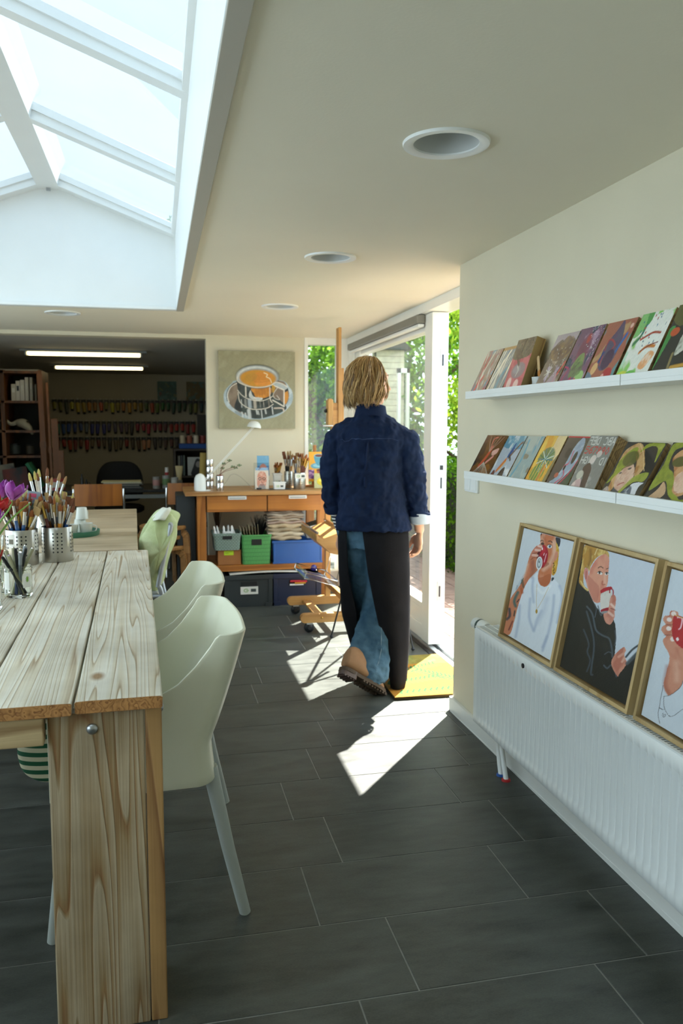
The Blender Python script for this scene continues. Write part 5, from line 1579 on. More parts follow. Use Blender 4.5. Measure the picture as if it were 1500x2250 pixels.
# tulips
M_tp = mat('tulip_magenta', '#b03aa6', .5, col2='#8a2a92', vscale=30, sheen=.3)
M_trd = mat('tulip_red', '#d8261c', .5, col2='#a81414', vscale=30)
M_tg = mat('tulip_green', '#6fa04a', .5, col2='#8fbf5a', vscale=20)
VX, VY = -.60, 3.20
va = thing('flower_vase', 'clear vase of tulips at the left edge on the plank table', 'vase', (VX, VY, ZT))
q = MB(); q.lathe([(.0001, 0), (.035, 0), (.04, .01), (.03, .09), (.038, .17), (.036, .17), (.028, .09), (.036, .012), (.0001, .008)], n=36); obj('glass', q, M_jar, parent=va, smooth=True)
def tulip(m, nm, head, lean, label, open_=.3, s=1.0):
    t = thing('tulip', label, 'flower', head)
    t.rotation_euler = lean
    for k in range(6):
        a = k * pi / 3; ro = .0 if k % 2 else .002
        rows = []
        for i in range(8):
            v = i / 7
            w_ = .017 * sin(pi * min(1, v * .9 + .12)) ** .7 * s
            rad = (.005 + .021 * sin(v * pi * .62) * (1 + open_ * v) + ro) * s
            z = (.002 + .058 * v) * s
            rows.append([((rad - abs(j) * .003 * s) * cos(a) - w_ * j * sin(a), (rad - abs(j) * .003 * s) * sin(a) + w_ * j * cos(a), z) for j in (-1, -.5, 0, .5, 1)])
        q = MB(); q.loft(rows, cap0=False, cap1=False, closed=False)
        obj('petal', q, m, parent=t, smooth=True, solid=.0012)
    h = Vector(head)
    base = Vector((VX, VY, ZT + .02))
    inv = (t.rotation_euler.to_matrix().to_4x4().inverted()) @ Matrix.Translation(-h)
    P = [Vector((0, 0, .004)), Vector((0, 0, -.03)), inv @ lerp3(h, Vector((VX, VY, ZT + .17)), .55), inv @ Vector((VX, VY, ZT + .165)), inv @ base]
    q = MB(); q.tube(crom([tuple(p) for p in P], 4, False), .0032, 8); obj('stem', q, M_tg, parent=t, smooth=True)
def lerp3(a, b, t): return a + (b - a) * t
tulip(M_tp, 'm', (-.528, 3.19, 1.058), (R(0), R(16), 0), 'magenta tulip, rightmost bloom of the bunch', .5, 1.15)
tulip(M_tp, 'm', (-.570, 3.22, 1.065), (R(0), R(2), .4), 'magenta tulip behind the red one', .3, 1.1)
tulip(M_trd, 'r', (-.575, 3.10, 1.022), (R(10), R(28), 0), 'red tulip at the left edge of the view', .35, 1.1)
tulip(M_tp, 'm', (-.590, 3.06, .985), (R(12), R(24), 0), 'low magenta tulip under the red one', .3, 1.1)
def blade(P, w_, label):
    q = MB(); P = crom(P, 5, False); rows = []
    for i, p in enumerate(P):
        v = i / (len(P) - 1); ww = w_ * (sin(pi * (v * .86 + .12)) ** .8)
        rows.append([(p[0], p[1] - ww, p[2] + ww * .2), (p[0] + .002, p[1], p[2] - ww * .35), (p[0], p[1] + ww, p[2] + ww * .2)])
    q.loft(rows, cap0=False, cap1=False, closed=False)
    return obj('leaf', q, M_tg, parent=va, smooth=True, solid=.001)
for P, w_ in (([(-.60, 3.2, .90), (-.565, 3.16, .945), (-.52, 3.14, 1.0), (-.455, 3.13, 1.055)], .012), ([(-.60, 3.18, .95), (-.575, 3.10, .93), (-.553, 3.06, .885), (-.548, 3.04, .84)], .030), ([(-.6, 3.2, .9), (-.585, 3.1, .99), (-.56, 3.05, 1.03)], .012)):
    o = blade([(a - VX, b - VY, c - ZT) for a, b, c in P], w_, '')
# tray with cups
M_green = mat('tray_green', '#3f7a62', .35)
ty = thing('serving_tray', 'round green metal tray on the plywood table behind the brush pots', 'tray', (-.445, 4.50, ZT))
q = MB(); q.lathe([(.0001, .0), (.130, .0), (.133, .004), (.136, .028), (.134, .028), (.131, .006), (.0001, .003)], n=56); obj('tray_body', q, M_green, parent=ty, smooth=True, sangle=50)
M_cup = mat('white_porcelain', '#d3d3c8', .25)
def cup(label, loc, rot=(0, 0, 0), s=1.0, lying=False, group=None):
    t = thing('cup', label, 'cup', loc, group=group); t.rotation_euler = rot; t.scale = (s, s, s)
    q = MB(); q.lathe([(.0001, 0), (.024, 0), (.026, .003), (.034, .062), (.0325, .062), (.0245, .006), (.0001, .004)], n=36); obj('bowl', q, M_cup, parent=t, smooth=True, sangle=60)
    q = MB(); q.tube(crom([(.031, 0, .05), (.046, 0, .048), (.050, 0, .034), (.042, 0, .02), (.029, 0, .018)], 4, False), .0034, 8); obj('handle', q, M_cup, parent=t, smooth=True)
    return t
cup('white cup standing on the green tray with its handle to the right', (-.375, 4.44, ZT + .0045), (0, 0, 0), 1.05)
cup('white cup on the green tray beside the steel pot', (-.445, 4.42, ZT + .0045), (0, 0, 2.2), 1.0)
t = cup('upturned white cup, lower of the two stacked on the green tray', (-.415, 4.56, ZT + .08), (pi, 0, 1), 1.1)
t = cup('upturned white cup on top of the stack on the green tray', (-.405, 4.56, ZT + .142), (pi, 0, 1), 1.0)
# ------------------------------------------------------------------ workbench on the back wall and its load
M_beech = wood('beech', '#b9762f', '#8a4e1a', axis='X', ring=7, rough=.42, bump=.08, grain=.5)
M_beechv = wood('beech_upright', '#b9762f', '#8a4e1a', axis='Z', ring=7, rough=.42, bump=.08, grain=.5)
M_btop = wood('bench_top_wood', '#b98a52', '#94622e', axis='X', ring=6, rough=.5, bump=.08)
BX, BYF = .19, 6.0
wb_ = thing('workbench', 'wooden workbench with two drawers and a low shelf under the coffee cup painting', 'workbench', (.8, 6.25, 0))
def WL(mb): return mb.xf(Matrix.Translation((-.8, -6.25, 0)))
q = MB(); q.box(.185, 1.44, 5.985, 6.60, .828, .856)
obj('bench_top', WL(q), M_btop, parent=wb_, bevel=.004)
for x in (.27, 1.165):
    for y in (6.03, 6.50):
        q = MB(); q.prism([(x + .012, 0), (x + .055, 0), (x + .066, .40), (x + .066, .828), (x, .828), (x, .40)], y, y + .055, 'y')
        obj('leg', WL(q), M_beechv, parent=wb_, bevel=.004)
q = MB(); q.box(.30, 1.20, 6.02, 6.56, .285, .305); q.box(.30, 1.20, 6.015, 6.035, .262, .300)
obj('low_shelf', WL(q), M_beech, parent=wb_, bevel=.003)
q = MB(); q.box(.336, 1.20, 6.06, 6.075, .705, .828); q.box(.27, .29, 6.085, 6.5, .72, .828); q.box(1.21, 1.23, 6.085, 6.5, .72, .828)
obj('apron', WL(q), M_beech, parent=wb_)
for x0, x1, hx in ((.342, .780, .495), (.788, 1.19, .945)):
    q = MB(); q.box(x0, x1, 6.012, 6.055, .706, .824)
    d_ = obj('drawer', WL(q), M_beech, parent=wb_, bevel=.003)
    q = MB(); q.box(hx, hx + .135, 6.003, 6.014, .797, .823)
    h_ = obj('handle', WL(q), M_white, parent=d_, bevel=.002)
    q = MB(); q.box(hx + .008, hx + .125, 6.001, 6.0035, .803, .812)
    obj('handle_recess', WL(q), mat('handle_shadow_grey', '#a9aaa6', .5), parent=h_)  # grey strip laid on the handle as its painted shade
# black board leaning at the bench's left
q = MB(); q.box(.125, .262, 6.10, 6.50, 0, .826)
tag(obj('portfolio_case', q, mat('portfolio_black', '#22282a', .6, var=.1), bevel=.006), 'large black portfolio case standing at the left end of the workbench', 'portfolio')
ZB = .8565
# cup painting on the wall
QC = [(70, 108), (1392, 130), (1398, 1450), (88, 1458)]
a = Paint(230, 230, '#9a9577', QC, seed=31)
a.wash('#a49f82', 1.2, .1, .7, seed=60).wash('#8c8c78', 1.0, .3, .5, seed=61)
a.fill('#9fb0b8', [(165, 930), (190, 800), (300, 680), (420, 620), (1120, 610), (1300, 740), (1355, 850), (1340, 1000), (1230, 1140), (1080, 1240), (850, 1290), (560, 1285), (380, 1200), (220, 1080)], 1, col2='#c2ccd0', f=3)
a.fill('#7d6a5a', [(230, 900), (280, 740), (420, 650), (1120, 620), (1260, 740), (1290, 880), (1250, 1020), (1100, 1150), (850, 1220), (600, 1230), (400, 1150), (270, 1030)], 1, col2='#8d7c6a', f=2)
a.line('#dcd3c4', [(260, 1000), (235, 880), (290, 740), (400, 670)], 14).line('#1d2322', [(225, 980), (215, 860), (270, 740), (390, 650)], 9)
a.fill('#3a4440', [(350, 1090), (400, 930), (450, 880), (1000, 900), (1180, 1000), (1250, 1090), (1180, 1160), (1020, 1220), (800, 1280), (640, 1270), (500, 1180), (420, 1150)], 1, col2='#20282a', f=3)
for x, y0, y1, w_ in ((600, 1140, 1260, 60), (730, 1130, 1200, 26), (815, 1130, 1270, 18), (880, 1110, 1190, 26), (1000, 1080, 1200, 20), (480, 1180, 1250, 30), (540, 1190, 1255, 24), (760, 1150, 1210, 16)):
    a.line('#c9ccca', [(x, y0), (x + 15, y1)], w_, .85, smooth=0)
a.fill('#8b959a', [(360, 1150), (470, 1190), (470, 1240), (390, 1210)], .9)
a.fill('#d08a28', [(1210, 800), (1260, 800), (1280, 900), (1250, 1000), (1215, 1010)], .95)
# cup body
a.fill('#2a3230', [(395, 560), (410, 780), (430, 960), (520, 1060), (640, 1120), (800, 1130), (950, 1100), (1010, 1040), (1010, 900), (1010, 690), (740, 740), (560, 710)], 1, smooth=2, col2='#4a5250', f=3)
a.fill('#d18a2e', [(650, 755), (960, 735), (970, 870), (860, 925), (740, 930), (680, 840)], 1, col2='#b9741f', f=4)
for k in range(5): a.line('#a86a1c', [(720 + k * 50, 760), (745 + k * 45, 900)], 9, .7, smooth=0)
a.fill('#c4c7c4', [(600, 880), (630, 790), (680, 900), (830, 920), (820, 960), (740, 970), (640, 940)], .95, col2='#e2ddd4', f=4)
for x, w_, c in ((470, 20, '#aeb3b2'), (540, 40, '#8d8f8a'), (610, 60, '#a9b4bc'), (700, 50, '#b9aea0'), (790, 10, '#8d8f8a'), (850, 8, '#c8c0b4'), (940, 20, '#7d7468')):
    a.line(c, [(x, 960), (x + 10, 1085)], w_, .85, smooth=0)
a.line('#d8cfc0', [(405, 790), (470, 870), (560, 930), (680, 965), (820, 975), (950, 930), (1010, 890)], 12).line('#d8cfc0', [(415, 830), (440, 980), (520, 1060), (640, 1115), (780, 1120), (920, 1095), (1020, 1030)], 13).line('#d8cfc0', [(545, 720), (550, 900)], 22).line('#d8cfc0', [(960, 720), (965, 930), (1000, 1000)], 16)
# rim and coffee
a.ell('#20282a', 750, 555, 366, 208, 1, rot=.03).ell('#b7bfc2', 750, 558, 350, 190, 1, rot=.03).ell('#d6d9d6', 735, 560, 338, 178, .8, rot=.03).ell('#8d979c', 760, 580, 325, 165, 1, rot=.03)
a.ell('#c98d2a', 755, 587, 312, 148, 1, rot=.03).ell('#d2842c', 830, 580, 180, 110, .8).ell('#b98a34', 640, 570, 110, 70, .6, rot=-.4).fill('#dc8e36', [(700, 650), (820, 620), (960, 640), (960, 700), (820, 720), (720, 700)], .8)
a.line('#eadab0', [(860, 490), (920, 520), (900, 560), (960, 590), (990, 660)], 14).line('#b9741f', [(700, 650), (820, 650), (960, 630)], 10, .7)
a.line('#d8cfc0', [(400, 560), (410, 640), (520, 700), (680, 740), (860, 735), (990, 700)], 16)
# handle
a.fill('#aab2b4', [(1000, 690), (1070, 650), (1200, 690), (1270, 750), (1210, 790), (1100, 740)], 1, smooth=1).line('#dcd4c6', [(1000, 690), (1070, 652), (1180, 680), (1260, 730)], 14).line('#dcd4c6', [(1000, 695), (1100, 740), (1205, 785), (1205, 1070), (1100, 1010), (1010, 960)], 20, smooth=0).fill('#2b3331', [(1215, 790), (1270, 750), (1280, 790), (1215, 830)], 1, smooth=1).line('#c9c0b2', [(1090, 750), (1020, 860), (1050, 930), (1130, 950), (1080, 880)], 12).line('#c9b8a8', [(1040, 1100), (1180, 1100), (1200, 1150)], 24)
a.fill('#c9962c', [(1000, 700), (1050, 730), (1040, 800), (1005, 830)], .9)
pt_ = thing('canvas_painting', 'square canvas painting of coffee in a steel cup on the back wall', 'painting', (.478, YB - .0405, 1.315))
a.mesh('canvas', .612, .612, .038, pt_, M_paint, M_canvas)

# desk lamp
M_lamp = mat('lamp_white', '#e3e5e1', .3)
lp = thing('desk_lamp', 'white desk lamp with a domed base and long thin arm on the workbench', 'lamp', (.300, 6.12, ZB))
q = MB(); q.lathe([(.0001, 0), (.055, 0), (.057, .006), (.0001, .008)], (.02, 0, 0), 36); q.lathe([(.043, .006), (.043, .075), (.040, .095), (.030, .115), (.012, .127), (.0001, .129)], n=36)
obj('base', q, M_lamp, parent=lp, smooth=True)
q = MB()
for dx in (-.006, .006): q.tube([(.0 + dx, -.03, .05), (.045 + dx, -.015, .09), (.40 + dx, .02, .47)], .0026, 8)
obj('arm', q, M_lamp, parent=lp, smooth=True)
q = MB(); q.lathe([(.052, 0), (.050, .016), (.040, .034), (.024, .046), (.0001, .050), (.0001, .046), (.038, .030), (.049, .0)], n=36, M=Matrix.Translation((.405, .02, .468)) @ Matrix.Rotation(R(8), 4, 'Y'))
obj('shade', q, M_lamp, parent=lp, smooth=True)
q = MB(); q.tube(crom([(.05, .03, .004), (.18, .10, .04), (.24, .12, .11), (.30, .12, .10), (.40, .06, .008), (.44, .04, .005)], 6, False), .002, 6)
obj('cord', q, mat('cord_beige', '#b3aa94', .6), parent=lp)
q = MB(); q.box(-.018, .018, -.009, .009, 0, .014)
tag(obj('lamp_switch_plug', q, M_dark, loc=(.742, 6.16, ZB), rot=(0, 0, .3), bevel=.003), 'small black inline switch on the workbench beside the picture holder', 'switch')
# steel canisters
def canister(label, x, y, r, h_, rings):
    t = thing('steel_canister', label, 'canister', (x, y, ZB))
    pr = [(r * .97, 0), (r, .003)]
    for k in rings: pr += [(r, h_ * k - .004), (r * .95, h_ * k), (r, h_ * k + .004)]
    pr += [(r, h_ - .003), (r * .96, h_), (.0001, h_)]
    q = MB(); q.lathe(pr, n=36); obj('body', q, M_chrome, parent=t, smooth=True, sangle=25)
    return t
canister('tall polished steel canister behind the desk lamp base', .385, 6.33, .031, .225, (.25, .5, .75))
canister('short polished steel canister holding a clover plant', .448, 6.16, .029, .108, (.5,))
cl = thing('clover_plant', 'sprig of dark green four leaved clover with reddish stems in a steel canister', 'plant', (.448, 6.16, ZB + .10))
q = MB(); q.lathe([(.027, .004), (.024, .014), (.0001, .016)], n=20); obj('soil', q, mat('reddish_soil', '#7a3a22', .95, bump=.6, bscale=150), parent=cl, smooth=True)
M_st = mat('clover_stem', '#7a4636', .6); M_cl = mat('clover_leaf', '#3f6a2c', .6, col2='#2c4a24', vscale=40)
for i, (x, z) in enumerate(((.145, .082), (.118, .062), (.098, .07), (.072, .118), (.03, .095), (.02, .06))):
    y = -.02 + .012 * (i % 3)
    q = MB(); q.tube(crom([(.004 * (i - 3), 0, .01), (x * .35, y * .5, z * .65), (x, y, z)], 5, False), .0016, 6); st = obj('stem', q, M_st, parent=cl, smooth=True)
    q = MB()
    for k in range(4):
        a_ = k * pi / 2 + i
        q.add([(x, y, z + .001), (x + .016 * cos(a_ - .5), y + .010 * sin(a_ - .5), z + .006 + .008 * sin(a_ - .5)), (x + .019 * cos(a_), y + .010 * sin(a_), z + .004 + .009 * sin(a_)), (x + .016 * cos(a_ + .5), y + .010 * sin(a_ + .5), z + .006 + .008 * sin(a_ + .5))], [(0, 1, 2, 3)])
    obj('leaf', q, M_cl, parent=st, solid=.0008)
q = MB(); q.tube(crom([(-.02, 0, .01), (-.028, 0, .08), (-.012, 0, .10), (-.004, 0, .02)], 5, False), .0011, 5); obj('wire_hoop', q, M_chrome, parent=cl)
# picture card holder with three cards
hd_ = thing('card_holder', 'clear stepped display stand for picture cards on the workbench', 'stand', (.765, 6.2, ZB))
M_acr = glass('acrylic', (.95, .97, .97), .02)
q = MB(); q.box(-.055, .06, -.03, -.027, 0, .07); q.box(-.055, .06, .0, .003, 0, .14); q.box(-.055, .06, .03, .033, 0, .20); q.box(-.055, .06, -.03, .05, 0, .003)
obj('shelves', q, M_acr, parent=hd_)
def card(nm, label, x, y, z, w_, h_, p, lean=8):
    t = thing('picture_card', label, 'card', (x, y, z)); t.rotation_euler = (R(-lean), 0, 0)
    p.mesh('print', w_, h_, .002, t, M_paint, M_paper)
a = Paint(50, 60, '#3f6f9c', seed=41).fill('#6fa4c4', [(0, .5), (1, .5), (1, 1), (0, 1)], smooth=0).ell('#c47a68', .5, .35, .3, .25).ell('#a85a48', .5, .3, .18, .12).wash('#87b0c4', 1, .4, .6, seed=3)
card('a', 'blue picture card at the back of the card stand', .737, 6.222, ZB + .10, .092, .155, a)
a = Paint(50, 50, '#8fb0cc', seed=42).fill('#c9a494', [(0, 0), (1, 0), (1, .55), (0, .5)], smooth=0).wash('#7a4a44', 1.6, .2, .8, seed=5)
card('b', 'picture card with pink shapes in the middle of the card stand', .722, 6.193, ZB + .05, .096, .115, a)
a = Paint(70, 90, '#d4cabc', seed=43).fill('#c98a74', [(.2, .1), (.15, .5), (.25, .85), (.5, .95), (.78, .85), (.85, .5), (.75, .15), (.5, .02)], 1, col2='#e0b8a4').fill('#8d8a86', [(.25, .0), (.35, .25), (.65, .25), (.75, .0)], .9).line('#1f1c1c', [(.24, .55), (.34, .62), (.46, .56), (.36, .48), (.24, .55)], .035).line('#1f1c1c', [(.54, .56), (.66, .62), (.77, .55), (.66, .48), (.54, .56)], .035).line('#8a4438', [(.5, .5), (.47, .36), (.56, .36)], .03).line('#a84a44', [(.38, .24), (.5, .21), (.62, .25)], .035)
card('c', 'picture card of a face with dark glasses in front of the card stand', .712, 6.160, ZB + .004, .105, .142, a)
# small labelled tubs and brush jars on the bench
M_lgreen = mat('sticker_green', '#7fae4c', .6); M_ldark = mat('sticker_dark', '#3f4642', .6)
def logo(parent, x, y, z, w_, s=1.0):
    q = MB(); q.box(x - w_ / 2, x + w_ / 2, y, y + .0006, z - w_ * .22, z + w_ * .22); lb = obj('label', q, M_paper, parent=parent)
    q = MB(); cx = x - w_ * .18
    for k in range(10):
        a0, a1 = R(40 + k * 28), R(40 + (k + 1) * 28)
        q.bar((cx + w_ * .13 * cos(a0), y - .0004, z + w_ * .09 * sin(a0)), (cx + w_ * .13 * cos(a1), y - .0004, z + w_ * .09 * sin(a1)), .0006, w_ * .035, up=(0, 0, 1))
    q.box(cx, cx + w_ * .15, y - .0007, y, z - w_ * .02, z + w_ * .02)
    obj('green_mark', q, M_lgreen, parent=lb)
    q = MB(); q.box(x + w_ * .08, x + w_ * .38, y - .0007, y, z - w_ * .09, z + w_ * .09)
    obj('dark_mark', q, M_ldark, parent=lb)
def tub(name, label, x, y, z, w_, h_, m):
    t = thing(name, label, 'tub', (x, y, z))
    q = MB(); q.prism([(-w_ / 2 * .92, 0), (w_ / 2 * .92, 0), (w_ / 2, h_ * .86), (-w_ / 2, h_ * .86)], -.03, .03, 'y'); obj('body', q, m, parent=t, bevel=.003)
    q = MB(); q.box(-w_ / 2 - .005, w_ / 2 + .005, -.034, .034, h_ * .86, h_); obj('lid', q, m, parent=t, bevel=.003)
    logo(t, 0, -.0312, h_ * .45, w_ * .8)
    return t
tub('plastic_tub', 'small white lidded plastic tub with a green logo on the workbench', .895, 6.16, ZB, .088, .058, M_white)
ct = thing('dark_tray', 'flat black tray under the white tub on the workbench', 'tray', (.91, 6.17, ZB - .0003)); q = MB(); q.box(-.10, .07, -.05, .06, 0, .004); obj('plate', q, M_dark, parent=ct, bevel=.001)
tub('plastic_cup_pot', 'white pot holding orange brushes behind the small tub', .905, 6.33, ZB, .062, .115, M_white)
fill_pot(.905, 6.33, ZB + .01, .026, .11, 10, ['ochre', 'maroon'], 'white pot on the workbench', 31, (.17, .19), thick=(1.2,))
steel_pot('brush_pot', 'perforated steel pot with a white label full of brushes on the workbench', 1.055, 6.18, ZB, .047, .125)
logo(bpy.data.objects['brush_pot.003'] if 'brush_pot.003' in bpy.data.objects else None, 0, -.0485, .10, .085)
steel_pot('brush_pot', 'dark ribbed steel pot of brushes behind the labelled pot', .99, 6.30, ZB, .034, .13)
fill_pot(1.055, 6.18, ZB + .008, .044, .12, 22, KS, 'labelled pot on the workbench', 32, (.22, .25, .27), thick=(1.3, 1.8, 2.2))
fill_pot(.99, 6.30, ZB + .008, .031, .12, 12, ['ochre', 'black', 'natural'], 'dark pot on the workbench', 33, (.22, .25, .28), thick=(1.3, 1.9))
# table easel and small canvases
te = thing('table_easel', 'small pale wooden table easel behind the cup canvases on the workbench', 'easel', (1.215, 6.40, ZB))
q = MB(); q.box(-.022, .022, -.010, .012, 0, .20); obj('lower_post', q, M_beechv, parent=te, bevel=.002)
q = MB(); q.box(-.013, .013, -.006, .008, .18, .33); obj('upper_post', q, M_beechv, parent=te, bevel=.002)
q = MB(); q.box(-.10, .10, -.03, .03, 0, .015); obj('foot', q, M_beech, parent=te, bevel=.002)
def smallc(label, x, y, z, w_, h_, p, lean=6):
    t = thing('small_canvas', label, 'painting', (x, y, z), group='small canvases on the workbench'); t.rotation_euler = (R(-lean), 0, 0)
    p.mesh('canvas', w_, h_, .014, t, M_paint, M_canvas)
a = Paint(70, 70, '#e8a41e', seed=51).ell('#5f9db0', .5, .28, .42, .16).ell('#8ec0cc', .5, .30, .30, .09).fill('#4f93a8', [(.28, .8), (.8, .8), (.72, .38), (.55, .3), (.38, .38)], 1).ell('#7cb4c2', .54, .8, .27, .09).ell('#6a2f20', .54, .8, .22, .065).line('#4f93a8', [(.8, .72), (.95, .62), (.75, .48)], .05)
smallc('small yellow canvas of a blue coffee cup on the workbench', 1.155, 6.31, ZB + .125, .15, .155, a)
a = Paint(70, 60, '#e8a41e', seed=52).fill('#6a3a7a', [(0, .2), (.3, .2), (.3, .9), (0, .9)], smooth=0, col2='#d9a0c0').fill('#9a4a34', [(.4, .9), (1, .9), (.95, .2), (.55, .2)], 1, smooth=0).ell('#5c2418', .72, .88, .3, .12)
smallc('small yellow canvas of a red pot between the cup and the lemon', 1.145, 6.28, ZB + .05, .155, .10, a)
a = Paint(60, 60, '#b9b57a', seed=53).wash('#c9c48c', 1, 0, .6, seed=8).ell('#8f8f4a', .5, .38, .33, .2, .7).ell('#dcc41e', .5, .45, .32, .26).ell('#eee05a', .42, .54, .12, .1, .8)
smallc('small canvas of a lemon leaning at the front of the workbench', 1.175, 6.20, ZB + .002, .115, .115, a, 4)

# things on the low shelf
ZS = .3055
bx = thing('cardboard_box', 'brown box with a bright green sticky note on the low shelf', 'box', (.505, 6.16, ZS))
q = MB(); q.box(-.085, .085, -.1, .14, 0, .112); obj('carton', q, mat('cardboard', '#a06a3a', .8, var=.1), parent=bx, bevel=.002)
q = MB(); q.box(-.04, .03, -.1015, -.1005, .072, .105); nt_ = obj('sticky_note', q, mat('sticky_note_green', '#bfe02a', .6), parent=bx)
q = MB()
for r_i, L_ in ((.098, .055), (.088, .03)): q.box(-.034, -.034 + L_, -.102, -.1015, r_i - .002, r_i)
obj('scribble', q, mat('ink_green', '#4a6a1c', .6), parent=nt_)
def basket(name, label, x, y, z, w_, d_, h_, m, weave=True, hole=True, taper=.9):
    t = thing(name, label, 'basket', (x, y, z))
    q = MB(); n_ = 40; rings = []
    def rr(w2, d2, r=.02):
        P = []
        for cx, cy, a0 in ((w2 - r, -d2 + r, -90), (w2 - r, d2 - r, 0), (-w2 + r, d2 - r, 90), (-w2 + r, -d2 + r, 180)):
            for k in range(6): a_ = R(a0 + k * 18); P.append((cx + r * cos(a_), cy + r * sin(a_)))
        return P
    for k in range(8):
        v = k / 7; s_ = lerp(taper, 1, v)
        rings.append([(px, py, h_ * v) for px, py in rr(w_ / 2 * s_, d_ / 2 * s_)])
    for k in range(7, 0, -1):
        v = k / 7; s_ = lerp(taper, 1, v)
        rings.append([(px, py, h_ * v) for px, py in rr(w_ / 2 * s_ - .004, d_ / 2 * s_ - .004)])
    q.loft(rings)
    obj('body', q, m, parent=t, smooth=True, sangle=50)
    q = MB(); ring0 = rr(w_ / 2 + .004, d_ / 2 + .004); ring1 = rr(w_ / 2 - .005, d_ / 2 - .005)
    q.loft([[(a_, b_, h_ - .014) for a_, b_ in ring0], [(a_, b_, h_ + .002) for a_, b_ in ring0], [(a_, b_, h_ + .002) for a_, b_ in ring1], [(a_, b_, h_ - .014) for a_, b_ in ring1]], cap0=False, cap1=False)
    obj('rim_band', q, m, parent=t)
    if hole:
        q = MB(); yf = -d_ / 2 * lerp(taper, 1, .78) - .002; q.box(-w_ * .17, w_ * .17, yf - .001, yf + .001, h_ * .66, h_ * .86)
        obj('hand_hole', q, M_dark, parent=t, bevel=.002)
    return t
def weave_mat(name, c1, c2, sx, sz):
    m = bpy.data.materials.new(name); m.use_nodes = True; n = m.node_tree; b = n.nodes['Principled BSDF']; b.inputs['Roughness'].default_value = .5
    tc = n.nodes.new('ShaderNodeTexCoord'); mp = n.nodes.new('ShaderNodeMapping'); mp.inputs['Rotation'].default_value = (R(90), 0, 0)
    n.links.new(tc.outputs['Object'], mp.inputs[0])
    bk = n.nodes.new('ShaderNodeTexBrick'); bk.inputs['Scale'].default_value = 1; bk.inputs['Brick Width'].default_value = sx; bk.inputs['Row Height'].default_value = sz; bk.inputs['Mortar Size'].default_value = min(sx, sz) * .16
    bk.inputs['Color1'].default_value = srgb(c1) + (1,); bk.inputs['Color2'].default_value = srgb(c1) + (1,); bk.inputs['Mortar'].default_value = srgb(c2) + (1,)
    n.links.new(mp.outputs[0], bk.inputs['Vector']); n.links.new(bk.outputs[0], b.inputs['Base Color'])
    bp = n.nodes.new('ShaderNodeBump'); bp.inputs['Strength'].default_value = .6; bp.inputs['Distance'].default_value = .004; bp.invert = True
    n.links.new(bk.outputs['Fac'], bp.inputs['Height']); n.links.new(bp.outputs[0], b.inputs['Normal'])
    return m
basket('storage_basket', 'grey green woven plastic basket of tools on top of the brown box', .488, 6.15, ZS + .1125, .205, .25, .125, weave_mat('weave_grey_green', '#8fa49a', '#5c6e66', .022, .012))
basket('storage_basket', 'bright green woven plastic basket on the low shelf', .705, 6.16, ZS, .222, .26, .222, weave_mat('weave_green', '#5fae63', '#3c7f44', .012, .03), taper=.93)
# white handled tools in the first basket
for k in range(6):
    x = .42 + k * .028
    t = thing('squeeze_bottle', 'white tipped bottle in the grey green basket', 'bottle', (x, 6.09 + .03 * (k % 2), ZS + .125), group='white tipped bottles in the grey green basket')
    q = MB(); q.lathe([(.0001, 0), (.011, 0), (.012, .11), (.010, .125), (.007, .13), (.008, .15), (.003, .165), (.0001, .166)], n=14); obj('bottle_body', q, M_white, parent=t, smooth=True)
    q = MB(); q.lathe([(.0122, .04), (.0122, .08), (.0118, .08)], n=14); obj('label_band', q, M_lgreen, parent=t, smooth=True)
    t.rotation_euler = (R(random.uniform(-8, 3)), R(random.uniform(-12, 12)), 0)
t = thing('tape_roll', 'white tape roll standing in the front of the grey green basket', 'tape', (.50, 6.075, ZS + .205)); q = MB()
P = [(.045 * cos(pi * k / 24), 0, .045 * sin(pi * k / 24)) for k in range(-24, 25)]
q.ringlathe([(.046, -.012), (.046, .012), (.034, .012), (.034, -.012)], n=36); q.xf(Matrix.Rotation(R(90), 4, 'X')); obj('roll', q, M_white, parent=t, smooth=True, sangle=30)
# sheets and dark brushes in the green basket
for k in range(7):
    t = thing('paper_sheet', 'cream paper sheet standing in the green basket', 'paper', (.655 + .014 * k, 6.12, ZS + .02), group='paper sheets in the green basket'); t.rotation_euler = (R(-6), R(-14 + k * 2), 0)
    q = MB(); q.box(-.001, .001, 0, .17, 0, .27 - .01 * (k % 3)); obj('sheet', q, mat('cream_paper', '#c9b999', .8), parent=t)
def dark_tuft(name, label, x, y, z, n, spread, h_, c, seed, cat='brush', group=None):
    r_ = random.Random(seed); t = thing(name, label, cat, (x, y, z), group=group); q = MB()
    for k in range(n):
        a_ = r_.uniform(0, 6.28); f_ = r_.random()
        q.tube([(0.2 * f_ * spread * cos(a_), .2 * f_ * spread * sin(a_), 0), (f_ * spread * cos(a_), f_ * spread * .6 * sin(a_), h_ * r_.uniform(.7, 1))], [.003, .001], 5)
    obj('bristles', q, c, parent=t); q = MB(); q.tube([(0, 0, -.15), (0, 0, .01)], .012, 10); obj('handle', q, M_dark, parent=t, smooth=True)
dark_tuft('wide_brush', 'black bristled wide brush fanning out of the green basket', .75, 6.20, ZS + .20, 70, .085, .16, M_dark, 4)
dark_tuft('wide_brush', 'brown bristled brush leaning behind the grey green basket', .44, 6.36, ZS + .24, 50, .05, .20, mat('brown_bristle', '#4a3524', .9), 6)
bc = thing('storage_crate', 'blue plastic crate on the low shelf under the folded cloths', 'crate', (1.015, 6.16, ZS))
M_blue = mat('crate_blue', '#2a5fa8', .35, var=.05)
q = MB(); w2, d2 = .19, .13
